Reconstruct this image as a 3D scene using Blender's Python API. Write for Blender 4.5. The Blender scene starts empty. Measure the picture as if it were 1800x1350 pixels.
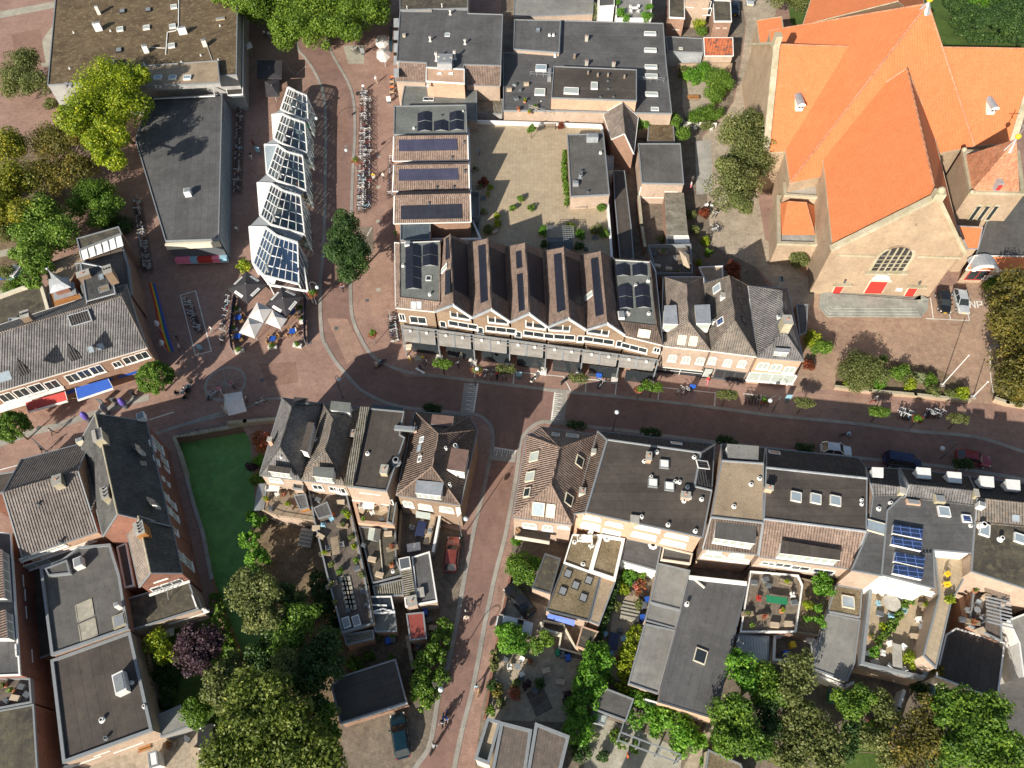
import bpy,math,random
import numpy as np
from mathutils import Vector as V,Matrix
R=math.radians
random.seed(7);rng=np.random.default_rng(7)
# ------------------------------------------------------------------ camera, sky, sun, exposure
sc=bpy.context.scene
F,CX,CY,CH=1260.0,900.0,675.0,84.0 # focal length in pixels of the 1800x1350 picture, flying height
_n=V((908-CX,-(1510-CY),-F)).normalized() # where straight down falls in the picture
_Z=-_n;_X=(V((1,0,0))-_Z.x*_Z).normalized();_Y=_Z.cross(_X)
MR=Matrix((_X,_Y,_Z)) # camera axes -> world axes
cam=bpy.data.cameras.new('camera');camo=bpy.data.objects.new('camera',cam);sc.collection.objects.link(camo)
cam.sensor_fit='HORIZONTAL';cam.sensor_width=36;cam.lens=36*F/1800
cam.clip_start=1;cam.clip_end=3000
camo.matrix_world=Matrix.Translation((0,0,CH))@MR.to_4x4()
sc.camera=camo
SUN_AZ,SUN_EL=31.5,27.0 # shadows fall towards this bearing (clockwise from +Y)
w=bpy.data.worlds.new('World');sc.world=w;w.use_nodes=True
nt=w.node_tree;bg=nt.nodes['Background']
sky=nt.nodes.new('ShaderNodeTexSky');sky.sky_type='NISHITA';sky.sun_disc=False
sky.sun_elevation=R(SUN_EL);sky.sun_rotation=R(180+SUN_AZ);sky.air_density=1.2;sky.dust_density=1.5
nt.links.new(sky.outputs[0],bg.inputs[0]);bg.inputs[1].default_value=0.07
sl=bpy.data.lights.new('sun','SUN');sl.energy=4.9;sl.angle=R(0.5);sl.color=(1,.93,.82)
so=bpy.data.objects.new('sun',sl);sc.collection.objects.link(so)
_d=V((math.sin(R(SUN_AZ))*math.cos(R(SUN_EL)),math.cos(R(SUN_AZ))*math.cos(R(SUN_EL)),-math.sin(R(SUN_EL))))
so.rotation_euler=_d.to_track_quat('-Z','Y').to_euler()
sc.view_settings.view_transform='Standard';sc.view_settings.look='None'
sc.view_settings.exposure=0.67;sc.view_settings.gamma=1
sc.render.engine='CYCLES';sc.cycles.max_bounces=6;sc.cycles.transparent_max_bounces=8

# ------------------------------------------------------------------ reading positions
def P(px,py,z=0.0):
 v=MR@V((px-CX,-(py-CY),-F));t=(z-CH)/v.z
 return V((v.x*t,v.y*t,z))
def rayd(px,py):
 p=P(px,py,0);return(p-V((0,0,CH))).normalized()
TX={'A':0,'B':450,'C':900,'D':1350};TY={'0':0,'1':340,'2':670,'3':1010}
def q(t,*a):
 x0,y0=TX[t[0]],TY[t[1]]
 return[(x0+a[i]/3.971,y0+a[i+1]/3.971)for i in range(0,len(a),2)]
def q1(t,u,v):return q(t,u,v)[0]

# ------------------------------------------------------------------ materials
MATS={}
def _m(name):
 m=bpy.data.materials.new(name);m.use_nodes=True
 return m,m.node_tree,m.node_tree.nodes['Principled BSDF']
def N(nt,t,**k):
 n=nt.nodes.new(t)
 for a,b in k.items():
  if a.startswith('i_'):n.inputs[int(a[2:])].default_value=b
  else:setattr(n,a,b)
 return n
def mix(nt,fac,a,b,blend='MIX'):
 n=nt.nodes.new('ShaderNodeMix');n.data_type='RGBA';n.blend_type=blend
 for s,v in((0,fac),(6,a),(7,b)):
  if hasattr(v,'links'):nt.links.new(v,n.inputs[s])
  elif s==0:n.inputs[0].default_value=v
  else:n.inputs[s].default_value=(*v,1)
 return n.outputs[2]
def ramp(nt,src,a,b):
 n=nt.nodes.new('ShaderNodeMapRange');n.inputs[1].default_value=a;n.inputs[2].default_value=b
 nt.links.new(src,n.inputs[0]);return n.outputs[0]
def noise(nt,vec,sc_,det=4,rough=.6):
 n=N(nt,'ShaderNodeTexNoise');n.inputs['Scale'].default_value=sc_;n.inputs['Detail'].default_value=det;n.inputs['Roughness'].default_value=rough
 nt.links.new(vec,n.inputs['Vector']);return n.outputs['Fac']
def bump(nt,bs,h,st=.5,dist=.05):
 b=N(nt,'ShaderNodeBump');b.inputs['Strength'].default_value=st;b.inputs['Distance'].default_value=dist
 nt.links.new(h,b.inputs['Height']);nt.links.new(b.outputs[0],bs.inputs['Normal'])
def surf(name,c1,c2=None,rough=.85,s1=.35,s2=3.0,spot=None,spot_t=(.55,.7),brick=None,bst=.3,metal=0,spec=.3,grain=.25,wave=None,weather=.16):
 """general outdoor surface: two colours mixed by large noise, fine grain, optional stains and a brick / tile / seam grid laid along the UVs"""
 if name in MATS:return MATS[name]
 m,nt,bs=_m(name);c2=c2 or tuple(x*.72 for x in c1)
 uv=N(nt,'ShaderNodeUVMap').outputs[0]
 geo=N(nt,'ShaderNodeNewGeometry').outputs['Position']
 big=noise(nt,geo,s1,5,.65);f=ramp(nt,big,.35,.65)
 col=mix(nt,f,c1,c2)
 mid=noise(nt,geo,s2,4,.7)
 g=mix(nt,ramp(nt,mid,.3,.7),(1-grain,)*3,(1+grain,)*3)
 col=mix(nt,1.0,col,g,'MULTIPLY')
 if weather:col=mix(nt,1.0,col,mix(nt,ramp(nt,noise(nt,geo,.22,7,.72),.33,.67),(1-weather,)*3,(1+weather*.9,)*3),'MULTIPLY');col=mix(nt,ramp(nt,noise(nt,geo,.7,5,.8),.57,.64),col,mix(nt,1.0,col,(1-weather*1.1,)*3,'MULTIPLY'))
 fine=noise(nt,geo,14,2,.6)
 g=mix(nt,ramp(nt,fine,.3,.7),(1-grain*.8,)*3,(1+grain*.8,)*3)
 col=mix(nt,1.0,col,g,'MULTIPLY')
 h=fine
 if brick:
  bw,bh,off,mort,dark,var=brick
  b=N(nt,'ShaderNodeTexBrick');b.offset=off;b.inputs['Scale'].default_value=1
  b.inputs['Brick Width'].default_value=bw;b.inputs['Row Height'].default_value=bh
  b.inputs['Mortar Size'].default_value=mort;b.inputs['Mortar Smooth'].default_value=.4;b.inputs['Bias'].default_value=0
  b.inputs['Color1'].default_value=(1-var,)*3+(1,);b.inputs['Color2'].default_value=(1+var,)*3+(1,)
  b.inputs['Mortar'].default_value=(dark,)*3+(1,)
  nt.links.new(uv,b.inputs['Vector']);col=mix(nt,1.0,col,b.outputs['Color'],'MULTIPLY')
 if spot:
  sp=noise(nt,geo,1.1,6,.75);col=mix(nt,ramp(nt,sp,*spot_t),col,spot)
 if wave:
  sx=N(nt,'ShaderNodeSeparateXYZ');nt.links.new(uv,sx.inputs[0])
  mt=N(nt,'ShaderNodeMath',operation='MULTIPLY');mt.inputs[1].default_value=2*math.pi/wave[0];nt.links.new(sx.outputs[0],mt.inputs[0])
  sn=N(nt,'ShaderNodeMath',operation='SINE');nt.links.new(mt.outputs[0],sn.inputs[0])
  h=sn.outputs[0];bump(nt,bs,h,wave[1],wave[2])
 else:bump(nt,bs,h,bst,.03)
 nt.links.new(col,bs.inputs['Base Color']);bs.inputs['Roughness'].default_value=rough
 bs.inputs['Metallic'].default_value=metal;bs.inputs['Specular IOR Level'].default_value=spec
 MATS[name]=m;return m
def tile(name,c1,c2,spot=None,spot_t=(.58,.75),pw=.3,wst=.9,var=.18,grain=.2,wt=.16):
 return surf(name,c1,c2,.75,.5,2.2,spot,spot_t,(pw,.34,0,.012,.55,var),grain=grain,weather=wt,wave=(pw,wst,.06))
def plain(name,c,rough=.5,metal=0,spec=.5,emit=0):
 if name in MATS:return MATS[name]
 m,nt,bs=_m(name)
 geo=N(nt,'ShaderNodeNewGeometry').outputs['Position']
 g=mix(nt,ramp(nt,noise(nt,geo,2.5,5,.7),.3,.7),tuple(x*.86 for x in c),tuple(min(1,x*1.08)for x in c))
 nt.links.new(g,bs.inputs['Base Color']);bs.inputs['Roughness'].default_value=rough
 bs.inputs['Metallic'].default_value=metal;bs.inputs['Specular IOR Level'].default_value=spec
 MATS[name]=m;return m
def leafmat(name,c1,c2,c3=None):
 """each leaf face carries its own tint value"""
 if name in MATS:return MATS[name]
 m,nt,bs=_m(name);at=N(nt,'ShaderNodeAttribute',attribute_name='tint')
 c2=tuple(min(.5,x*1.18)for x in c2);c3=tuple(min(.6,x*1.15)for x in c3)if c3 else None;col=mix(nt,ramp(nt,at.outputs['Fac'],.0,.75),c1,c2)
 if c3:col=mix(nt,ramp(nt,at.outputs['Fac'],.7,1),col,c3)
 nt.links.new(col,bs.inputs['Base Color']);bs.inputs['Roughness'].default_value=.55
 bs.inputs['Specular IOR Level'].default_value=.35
 tr=N(nt,'ShaderNodeBsdfTranslucent');nt.links.new(mix(nt,1.0,col,(1.3,1.5,.5),'MULTIPLY'),tr.inputs[0])
 ms=N(nt,'ShaderNodeMixShader');ms.inputs[0].default_value=.3
 nt.links.new(bs.outputs[0],ms.inputs[1]);nt.links.new(tr.outputs[0],ms.inputs[2])
 nt.links.new(ms.outputs[0],nt.nodes['Material Output'].inputs[0])
 MATS[name]=m;return m

M={}
def setmats():
 t=M
 t['tile_grey']=tile('grey roof tiles',(.20,.19,.185),(.115,.11,.11),(.05,.05,.05),(.62,.8))
 t['tile_taupe']=tile('taupe roof tiles',(.185,.16,.145),(.14,.12,.11),(.09,.08,.07),(.6,.8));t['felt_brown']=surf('brown felt roof',(.20,.125,.10),(.15,.095,.08),.85,.4,2,grain=.15)
 t['tile_slate']=tile('slate roof',(.095,.095,.09),(.055,.055,.055),(.13,.12,.09),(.62,.8),.22,.4)
 t['tile_beige']=tile('faded tiles',(.27,.225,.19),(.19,.155,.13),(.09,.08,.07),(.6,.8))
 t['tile_brown']=tile('brown roof tiles',(.15,.11,.088),(.095,.07,.058),(.22,.17,.13),(.62,.8))
 t['tile_red']=tile('rosy brown roof tiles',(.27,.195,.155),(.205,.145,.115),(.34,.28,.22),(.6,.8))
 t['tile_mix']=tile('weathered tiles',(.22,.19,.16),(.13,.115,.10),(.32,.18,.09),(.55,.75))
 t['tile_dark']=tile('dark roof tiles',(.055,.052,.052),(.036,.034,.035),None)  # dark tiles; also puts the shade of north slopes into their colour
 t['tile_orange']=tile('orange church tiles',(.66,.215,.085),(.62,.195,.075),(.66,.26,.12),(.6,.85),.28,.3,.05,.08,.03)
 t['tile_bright']=tile('mottled orange tiles',(.62,.19,.08),(.5,.14,.06),(.1,.08,.08),(.52,.6))
 t['tile_pink']=tile('pale orange tiles',(.55,.26,.15),(.45,.2,.11),(.32,.26,.18),(.55,.75),.25,.5)
 t['roof_dark']=surf('dark bitumen roof',(.115,.113,.112),(.088,.086,.086),.8,.25,1.5,(.14,.135,.125),(.58,.72),(60,1.0,0,.025,.62,.07),grain=.14)
 t['roof_black']=surf('black bitumen roof',(.088,.073,.061),(.062,.053,.046),.75,.2,1.5,(.12,.10,.075),(.6,.8),(60,1.1,0,.03,.6,.1),grain=.14)
 t['roof_mid']=surf('grey bitumen roof',(.125,.12,.112),(.09,.086,.08),.85,.2,1.5,(.16,.15,.13),(.6,.8),(60,1.0,0,.02,.7,.06),grain=.15)
 t['roof_light']=surf('pale grey felt roof',(.25,.245,.225),(.2,.195,.18),.9,.25,1.5,(.13,.12,.10),(.62,.8),(60,1.0,0,.018,.75,.05),grain=.12)
 t['roof_speckle']=surf('speckled brown roof sheets',(.15,.12,.10),(.115,.095,.08),.8,.4,2,(.42,.40,.37),(.655,.70),(60,.3,0,.02,.75,.06),grain=.2)
 t['roof_green']=surf('grey green felt roof',(.17,.18,.165),(.135,.14,.13),.9,.3,2,(.22,.22,.2),(.6,.8),(60,1.0,0,.018,.75,.05),grain=.12)
 t['roof_olive']=surf('worn felt roof',(.10,.088,.065),(.05,.045,.038),.9,.3,1.5,(.15,.13,.08),(.5,.7),(60,1.0,0,.02,.75,.08),grain=.2)
 t['roof_moss']=surf('mossy gravel roof',(.15,.108,.062),(.092,.064,.036),.95,.35,6,(.29,.225,.13),(.52,.72),grain=.5,bst=.8)
 t['roof_sand']=surf('sandy gravel roof',(.36,.28,.19),(.29,.22,.15),.95,.4,6,(.2,.15,.1),(.62,.75),grain=.3,bst=.6)
 t['roof_gravel']=surf('pebble moss roof',(.24,.19,.12),(.16,.125,.075),.95,.4,5,(.10,.085,.04),(.52,.7),grain=.45,bst=.8)
 t['zinc']=surf('zinc sheet',(.42,.44,.46),(.34,.36,.38),.45,.6,3,metal=.3,grain=.1)
 t['corr']=surf('corrugated sheet',(.33,.30,.25),(.2,.18,.14),.9,.5,3,(.12,.11,.05),(.5,.7),grain=.25,wave=(.25,1,.08))
 t['corr_grey']=surf('standing seam roof',(.10,.125,.14),(.085,.105,.12),.5,.5,3,brick=(.32,60,0,.03,.5,.04),grain=.08)
 t['corr_light']=surf('light corrugated sheet',(.5,.5,.48),(.42,.42,.4),.6,.5,3,brick=(.3,60,0,.04,.6,.04),grain=.1)
 bk=(.21,.065,.5,.01,.8,.13)
 t['brick_tan']=surf('tan brick',(.29,.205,.14),(.25,.175,.12),.9,.4,3,brick=bk,grain=.08)
 t['brick_pink']=surf('pink brick',(.45,.345,.265),(.40,.30,.23),.9,.4,3,brick=bk,grain=.1)
 t['brick_red']=surf('red brick',(.27,.13,.09),(.22,.105,.075),.9,.4,3,brick=bk,grain=.12)
 t['brick_orange']=surf('orange brick',(.54,.36,.25),(.49,.32,.22),.9,.4,3,brick=bk,grain=.08)
 t['brick_brown']=surf('brown brick',(.33,.20,.14),(.27,.165,.115),.9,.4,3,brick=bk,grain=.12)
 t['brick_church']=surf('church brick',(.42,.315,.215),(.365,.265,.18),.9,.3,2,(.30,.225,.16),(.6,.8),bk,grain=.1)
 t['stone']=surf('pale stone',(.45,.40,.30),(.35,.31,.2),.85,.6,3,(.4,.34,.1),(.6,.8),grain=.15)
 t['step']=surf('blue grey steps',(.33,.335,.30),(.26,.265,.235),.85,.4,1.5,brick=(1.1,.9,.5,.012,.8,.12),grain=.12)
 t['render']=surf('cream render',(.66,.58,.46),(.58,.5,.4),.85,.5,3,grain=.08)
 t['render_grey']=surf('grey render',(.35,.34,.32),(.28,.27,.26),.85,.5,3,grain=.1)
 t['conc']=surf('concrete',(.40,.38,.34),(.31,.295,.26),.9,.5,3,grain=.15)
 t['white']=plain('white paint',(.80,.79,.75),.45)
 t['white_wall']=surf('white plaster',(.76,.74,.7),(.70,.68,.64),.8,.5,3,grain=.05)
 t['trim']=plain('pale blue grey trim',(.23,.245,.255),.5)
 t['trim_d']=plain('dark trim',(.10,.11,.12),.5)
 t['cream']=plain('cream paint',(.68,.62,.48),.5)
 t['glass']=plain('window glass',(.028,.034,.038),.08,0,.8)
 t['glass_pale']=plain('curtained window glass',(.42,.46,.42),.12,0,.8)
 t['glass_sky']=plain('skylight glass',(.30,.36,.40),.1,0,.9)
 t['solar_b']=surf('black solar cells',(.018,.020,.032),(.014,.016,.026),.5,.4,2,brick=(1.0,1.7,0,.025,1.8,.06),grain=.05,spec=.25,bst=.02)
 t['solar_p']=surf('purple sheen solar cells',(.045,.045,.078),(.035,.036,.065),.28,.4,2,brick=(1.65,1.0,0,.02,.6,.08),grain=.05,spec=.6,bst=.02)
 t['solar_blue']=surf('blue solar cells',(.028,.045,.105),(.022,.038,.09),.25,.4,2,brick=(1.0,.5,0,.03,6,.1),grain=.05,spec=.7,bst=.02)
 t['wood']=surf('weathered wood',(.30,.235,.165),(.22,.17,.12),.8,.5,3,brick=(60,.14,0,.012,.6,.15),grain=.15)
 t['wood_dark']=surf('dark decking',(.17,.14,.115),(.11,.09,.075),.8,.5,3,brick=(60,.14,0,.012,.6,.2),grain=.2)
 t['wood_warm']=surf('orange brown wood',(.42,.20,.07),(.32,.14,.05),.6,.5,3,brick=(60,.3,0,.02,.5,.2),grain=.15)
 t['louvre']=surf('grey louvre boards',(.27,.25,.225),(.22,.205,.185),.8,.8,4,brick=(60,.16,0,.014,.6,.1),grain=.12)
 t['tan_tile']=surf('tan terrace tiles',(.43,.345,.235),(.385,.305,.205),.9,.3,1.5,(.37,.295,.2),(.62,.8),(.6,.6,0,.02,.72,.06),grain=.1,weather=.05)
 t['pave']=surf('red clinker paving',(.335,.215,.17),(.285,.175,.138),.9,.12,.9,(.36,.24,.175),(.55,.8),(.21,.1,.5,.01,.8,.14),grain=.14)
 t['pave2']=surf('relaid clinker paving',(.27,.165,.125),(.235,.14,.105),.9,.12,.9,(.33,.23,.175),(.55,.8),(.21,.1,.5,.01,.8,.14),grain=.12);t['pave3']=surf('sandy clinker paving',(.37,.235,.175),(.31,.20,.15),.9,.12,.9,(.3,.19,.14),(.55,.8),(.21,.1,.5,.01,.8,.14),grain=.14)
 t['road']=surf('dark red clinker road',(.245,.152,.122),(.212,.13,.106),.9,.15,.9,(.28,.17,.13),(.58,.8),(.2,.08,.5,.008,.85,.1),grain=.12)
 t['square']=surf('church square clinkers',(.39,.265,.185),(.31,.20,.145),.9,.15,.9,(.42,.33,.22),(.5,.75),(.21,.1,.5,.01,.8,.15),grain=.2)
 t['kerb']=surf('grey kerb stone',(.33,.31,.27),(.27,.255,.225),.9,.4,3,brick=(1.0,20,0,.012,.7,.08),grain=.1)
 t['mark']=surf('white road paint',(.74,.72,.66),(.62,.6,.54),.7,.8,5,grain=.12)
 t['yard']=surf('yard paving',(.225,.185,.14),(.16,.13,.10),.95,.35,1.6,(.10,.10,.05),(.6,.75),(.3,.3,.5,.015,.75,.12),grain=.25)
 t['yard_pale']=surf('pale yard paving',(.42,.35,.265),(.34,.28,.21),.95,.35,1.6,(.22,.19,.12),(.6,.75),(.5,.5,0,.02,.8,.08),grain=.18)
 t['soil']=surf('dry soil',(.21,.155,.10),(.125,.09,.055),.98,.5,2.5,(.32,.26,.15),(.55,.75),grain=.4,bst=.8)
 t['grass_soil']=surf('dark green lawn',(.075,.125,.025),(.05,.09,.018),.95,.4,3,(.12,.16,.03),(.55,.7),grain=.3,bst=.8)  # dark lawn green mottled by noise with lighter patches
 t['duckweed']=surf('green duckweed water',(.17,.38,.09),(.11,.28,.06),.6,.12,.6,(.22,.43,.12),(.5,.8),grain=.14,bst=.1,spec=.5)
 t['slab']=surf('pale concrete slabs',(.40,.375,.30),(.34,.315,.255),.9,.4,2,brick=(.5,.5,.5,.014,.75,.08),grain=.1)
 for n,c in dict(blue=(.02,.09,.42),red=(.46,.04,.03),yellow=(.8,.55,.03),orange=(.75,.12,.02),green=(.02,.2,.09),black=(.02,.02,.022),navy=(.02,.03,.08),grey=(.22,.23,.24),
                     lightblue=(.28,.48,.58),purple=(.13,.09,.40),pink=(.8,.2,.3),tan=(.42,.26,.13),silver=(.6,.62,.63),darkred=(.30,.025,.03),maroon=(.26,.06,.045),teal=(.006,.03,.045),offwhite=(.68,.64,.58),beige=(.48,.38,.27),brown=(.13,.07,.04)).items():
  t[n]=plain(n+' finish',c,.5)
 t['canvas_grey']=surf('charcoal canvas',(.055,.05,.055),(.045,.042,.046),.9,.8,3,grain=.05)
 t['canvas_white']=surf('off white canvas',(.66,.62,.57),(.62,.58,.54),.9,.8,3,grain=.04)
 t['lamp']=plain('globe of a lamp',(.55,.6,.62),.2)
 t['steel']=plain('painted steel',(.16,.18,.19),.4,.3)
 t['pot']=plain('terracotta',(.5,.2,.1),.8)
 t['skin']=plain('skin',(.5,.3,.21),.6);t['hair_d']=plain('dark hair',(.03,.02,.015),.6);t['hair_b']=plain('fair hair',(.4,.28,.14),.6);t['hair_g']=plain('grey hair',(.42,.4,.38),.6)
 L=leafmat
 t['lf_green']=L('green leaves',(.045,.10,.012),(.12,.21,.022),(.24,.32,.045))
 t['lf_bright']=L('fresh green leaves',(.055,.14,.015),(.12,.27,.02),(.24,.38,.05))
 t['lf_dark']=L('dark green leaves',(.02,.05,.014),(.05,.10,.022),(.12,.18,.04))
 t['lf_olive']=L('olive leaves',(.07,.09,.025),(.16,.18,.055),(.27,.26,.10))
 t['lf_yellow']=L('yellow green leaves',(.10,.16,.008),(.25,.30,.012),(.42,.40,.03))
 t['lf_autumn']=L('turning leaves',(.06,.065,.014),(.16,.14,.03),(.32,.21,.03));t['lf_gold']=L('golden green leaves',(.08,.11,.012),(.22,.22,.02),(.45,.34,.03))
 t['lf_purple']=L('purple leaves',(.025,.014,.022),(.07,.035,.05),(.14,.09,.09))
 t['lf_plane']=L('plane tree leaves',(.05,.10,.010),(.14,.22,.02),(.26,.34,.05))
 t['lf_giant']=L('dull yellow green leaves',(.05,.08,.010),(.13,.165,.025),(.24,.26,.06))
 t['lf_flower']=L('red and pink flowers',(.09,.14,.02),(.42,.08,.06),(.75,.28,.28))
 t['lf_rust']=L('rust red leaves',(.06,.02,.01),(.22,.05,.02),(.4,.12,.04))
 t['lf_cream']=L('cream blossom',(.1,.14,.05),(.3,.32,.18),(.6,.58,.42))
 t['lf_willow']=L('willow leaves',(.05,.11,.015),(.15,.24,.03),(.3,.36,.07))
 t['bark']=surf('bark',(.16,.12,.085),(.1,.075,.055),.95,1,5,grain=.3)
 def glassy(name,c,tint,refl):
  m,nt,bs=_m(name);tr=N(nt,'ShaderNodeBsdfTransparent');tr.inputs[0].default_value=(*tint,1);gl=N(nt,'ShaderNodeBsdfGlossy');gl.inputs['Roughness'].default_value=.03;gl.inputs[0].default_value=(*c,1)
  ms=N(nt,'ShaderNodeMixShader');lf=N(nt,'ShaderNodeLayerWeight');lf.inputs[0].default_value=.5;lw=N(nt,'ShaderNodeMath',operation='POWER');lw.inputs[1].default_value=4;nt.links.new(lf.outputs['Facing'],lw.inputs[0])
  mp=N(nt,'ShaderNodeMath',operation='ADD');mp.inputs[1].default_value=refl+.05;mp.use_clamp=True;nt.links.new(lw.outputs[0],mp.inputs[0]);nt.links.new(mp.outputs[0],ms.inputs[0])
  nt.links.new(tr.outputs[0],ms.inputs[1]);nt.links.new(gl.outputs[0],ms.inputs[2]);nt.links.new(ms.outputs[0],nt.nodes['Material Output'].inputs[0]);return m
 t['pav_glass']=glassy('pavilion glass',(.9,.95,1),(.5,.57,.58),.13);t['pav_glass2']=glassy('coated pavilion glass',(.8,.9,1),(.25,.33,.38),.5)
 for c in('silver','navy','white','darkred','maroon','black','teal'):
  m=M[c].copy();m.name=c+' car paint';b=m.node_tree.nodes['Principled BSDF'];b.inputs['Roughness'].default_value=.25;b.inputs['Coat Weight'].default_value=.8;b.inputs['Coat Roughness'].default_value=.05;b.inputs['Metallic'].default_value=.35;t['car_'+c]=m
setmats()

# ------------------------------------------------------------------ mesh helpers
class MB:
 """collects faces in world space; build() links them as ONE mesh object"""
 def __init__(s,ang=None):s.v=[];s.f=[];s.m=[];s.ang=ang
 def poly(s,pts,m=0):
  b=len(s.v);s.v+=[V(p)for p in pts];s.f.append(list(range(b,b+len(pts))));s.m.append(m)
 def prism(s,top,z0,m=0,mt=None,cap=True,bot=False):
  top=[V(p)for p in top]
  a=sum(top[i].x*top[(i+1)%len(top)].y-top[(i+1)%len(top)].x*top[i].y for i in range(len(top)))
  if a<0:top=top[::-1]
  n=len(top);lo=[V((p.x,p.y,z0[i]if isinstance(z0,list)else z0))for i,p in enumerate(top)]
  if cap:s.poly(top,m if mt is None else mt)
  if bot:s.poly(lo[::-1],m)
  for i in range(n):
   j=(i+1)%n;s.poly([lo[i],lo[j],top[j],top[i]],m)
 def box(s,c,sx,sy,sz,ang=0,m=0,ax=None):
  """c = centre of the base; ax = (u, v, n) axes"""
  if ax:u,v,n=ax
  else:u=V((math.cos(ang),math.sin(ang),0));v=V((-math.sin(ang),math.cos(ang),0));n=V((0,0,1))
  c=V(c);k=[c+u*(a*sx/2)+v*(b*sy/2)+n*(h*sz)for h in(0,1)for a,b in((-1,-1),(1,-1),(1,1),(-1,1))]
  for f in((3,2,1,0),(4,5,6,7),(0,1,5,4),(1,2,6,5),(2,3,7,6),(3,0,4,7)):s.poly([k[i]for i in f],m)
 def bar(s,a,b,w,h=None,m=0):
  a,b=V(a),V(b);d=b-a;L=d.length
  if L<1e-5:return
  d/=L;u=d.cross(V((0,0,1)))
  u=u.normalized()if u.length>1e-3 else V((1,0,0));n=u.cross(d);h=h or w
  s.box(a-n*0,w,h,L,m=m,ax=(u,n,d))
 def cyl(s,a,b,r,r2=None,n=8,m=0,cap=True):
  a,b=V(a),V(b);d=(b-a).normalized();u=d.cross(V((0,0,1)))
  u=u.normalized()if u.length>1e-3 else V((1,0,0));w_=d.cross(u);r2=r if r2 is None else r2
  A=[a+(u*math.cos(t)+w_*math.sin(t))*r for t in[2*math.pi*i/n for i in range(n)]]
  B=[b+(u*math.cos(t)+w_*math.sin(t))*r2 for t in[2*math.pi*i/n for i in range(n)]]
  for i in range(n):
   j=(i+1)%n;s.poly([A[i],A[j],B[j],B[i]][::-1],m)
  if cap:s.poly(B,m);s.poly(A[::-1],m)
 def tube(s,pts,r,n=6,m=0):
  for i in range(len(pts)-1):s.cyl(pts[i],pts[i+1],r,n=n,m=m)
 def ball(s,c,r,n=10,k=6,m=0,sz=1):
  c=V(c)
  P_=[[c+V((r*math.sin(math.pi*j/k)*math.cos(2*math.pi*i/n),r*math.sin(math.pi*j/k)*math.sin(2*math.pi*i/n),r*sz*math.cos(math.pi*j/k)))for i in range(n)]for j in range(k+1)]
  for j in range(k):
   for i in range(n):
    i2=(i+1)%n;a=[P_[j][i],P_[j+1][i],P_[j+1][i2],P_[j][i2]]
    if j==0:a=[a[0],a[1],a[2]]
    elif j==k-1:a=[a[0],a[1],a[3]]
    s.poly(a,m)
 def torus(s,c,ax,R_,r,n=16,k=5,m=0):
  u,v,w_=ax;c=V(c)
  G=[[c+(u*math.cos(a)+v*math.sin(a))*(R_+r*math.cos(b))+w_*(r*math.sin(b))for b in[2*math.pi*j/k for j in range(k)]]for a in[2*math.pi*i/n for i in range(n)]]
  for i in range(n):
   for j in range(k):s.poly([G[i][j],G[(i+1)%n][j],G[(i+1)%n][(j+1)%k],G[i][(j+1)%k]],m)
 def build(s,name,mats,parent=None,smooth=False,bevel=0):
  if not isinstance(mats,(list,tuple)):mats=[mats]
  org=parent['_o']if parent is not None and '_o' in parent else(0,0,0);org=V(org)
  me=bpy.data.meshes.new(name);me.from_pydata([p-org for p in s.v],[],s.f)
  for m in mats:me.materials.append(m)
  me.polygons.foreach_set('material_index',s.m)
  if smooth:me.polygons.foreach_set('use_smooth',[True]*len(s.f))
  uvl=me.uv_layers.new(name='UVMap');uv=np.zeros(sum(len(f)for f in s.f)*2);k=0
  for f in s.f:
   a,b,c=s.v[f[0]],s.v[f[1]],s.v[f[2]];n=(b-a).cross(c-a)
   if len(f)>3 and n.length<1e-6:n=(c-a).cross(s.v[f[3]]-a)
   n=n.normalized()if n.length>1e-9 else V((0,0,1))
   if abs(n.z)>.985:
    an=s.ang or 0;u=V((math.cos(an),math.sin(an),0));v_=V((-math.sin(an),math.cos(an),0))
   else:u=V((-n.y,n.x,0)).normalized();v_=n.cross(u)
   for i in f:uv[k]=s.v[i].dot(u);uv[k+1]=s.v[i].dot(v_);k+=2
  uvl.data.foreach_set('uv',uv);me.update()
  o=bpy.data.objects.new(name,me);sc.collection.objects.link(o)
  if parent is not None:o.parent=parent
  if bevel:
   bv=o.modifiers.new('bevel','BEVEL');bv.width=bevel;bv.segments=1;bv.limit_method='ANGLE'
  return o
def tag(o,label,cat,group=None,kind=None):
 if label:o['label']=label
 if cat:o['category']=cat
 if group:o['group']=group
 if kind:o['kind']=kind
 return o
def thing(name,label,cat,loc=(0,0,0),group=None,rz=0):
 o=bpy.data.objects.new(name,None);sc.collection.objects.link(o);o.location=loc;o.empty_display_size=.3
 o['_o']=tuple(loc);o.rotation_euler=(0,0,rz);return tag(o,label,cat,group)
KIDS={}
def copy_tree(o,label,loc,rz,group=None,scale=1):
 """a thing, its parts and their sub-parts"""
 if o.name not in KIDS:
  ch=[x for x in sc.collection.objects if x.parent==o];KIDS[o.name]=[(c,[g for g in sc.collection.objects if g.parent==c])for c in ch]
 r=o.copy();sc.collection.objects.link(r);r.location=loc;r.rotation_euler=(0,0,rz);r.scale=(scale,)*3
 if label:r['label']=label
 if group:r['group']=group
 for c,gs in KIDS[o.name]:
  d=c.copy();sc.collection.objects.link(d);d.parent=r
  for g in gs:e=g.copy();sc.collection.objects.link(e);e.parent=d
 return r
def adopt(objs,parent):
 """make parts built in world space follow their thing"""
 for o in objs:o.parent=parent

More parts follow.
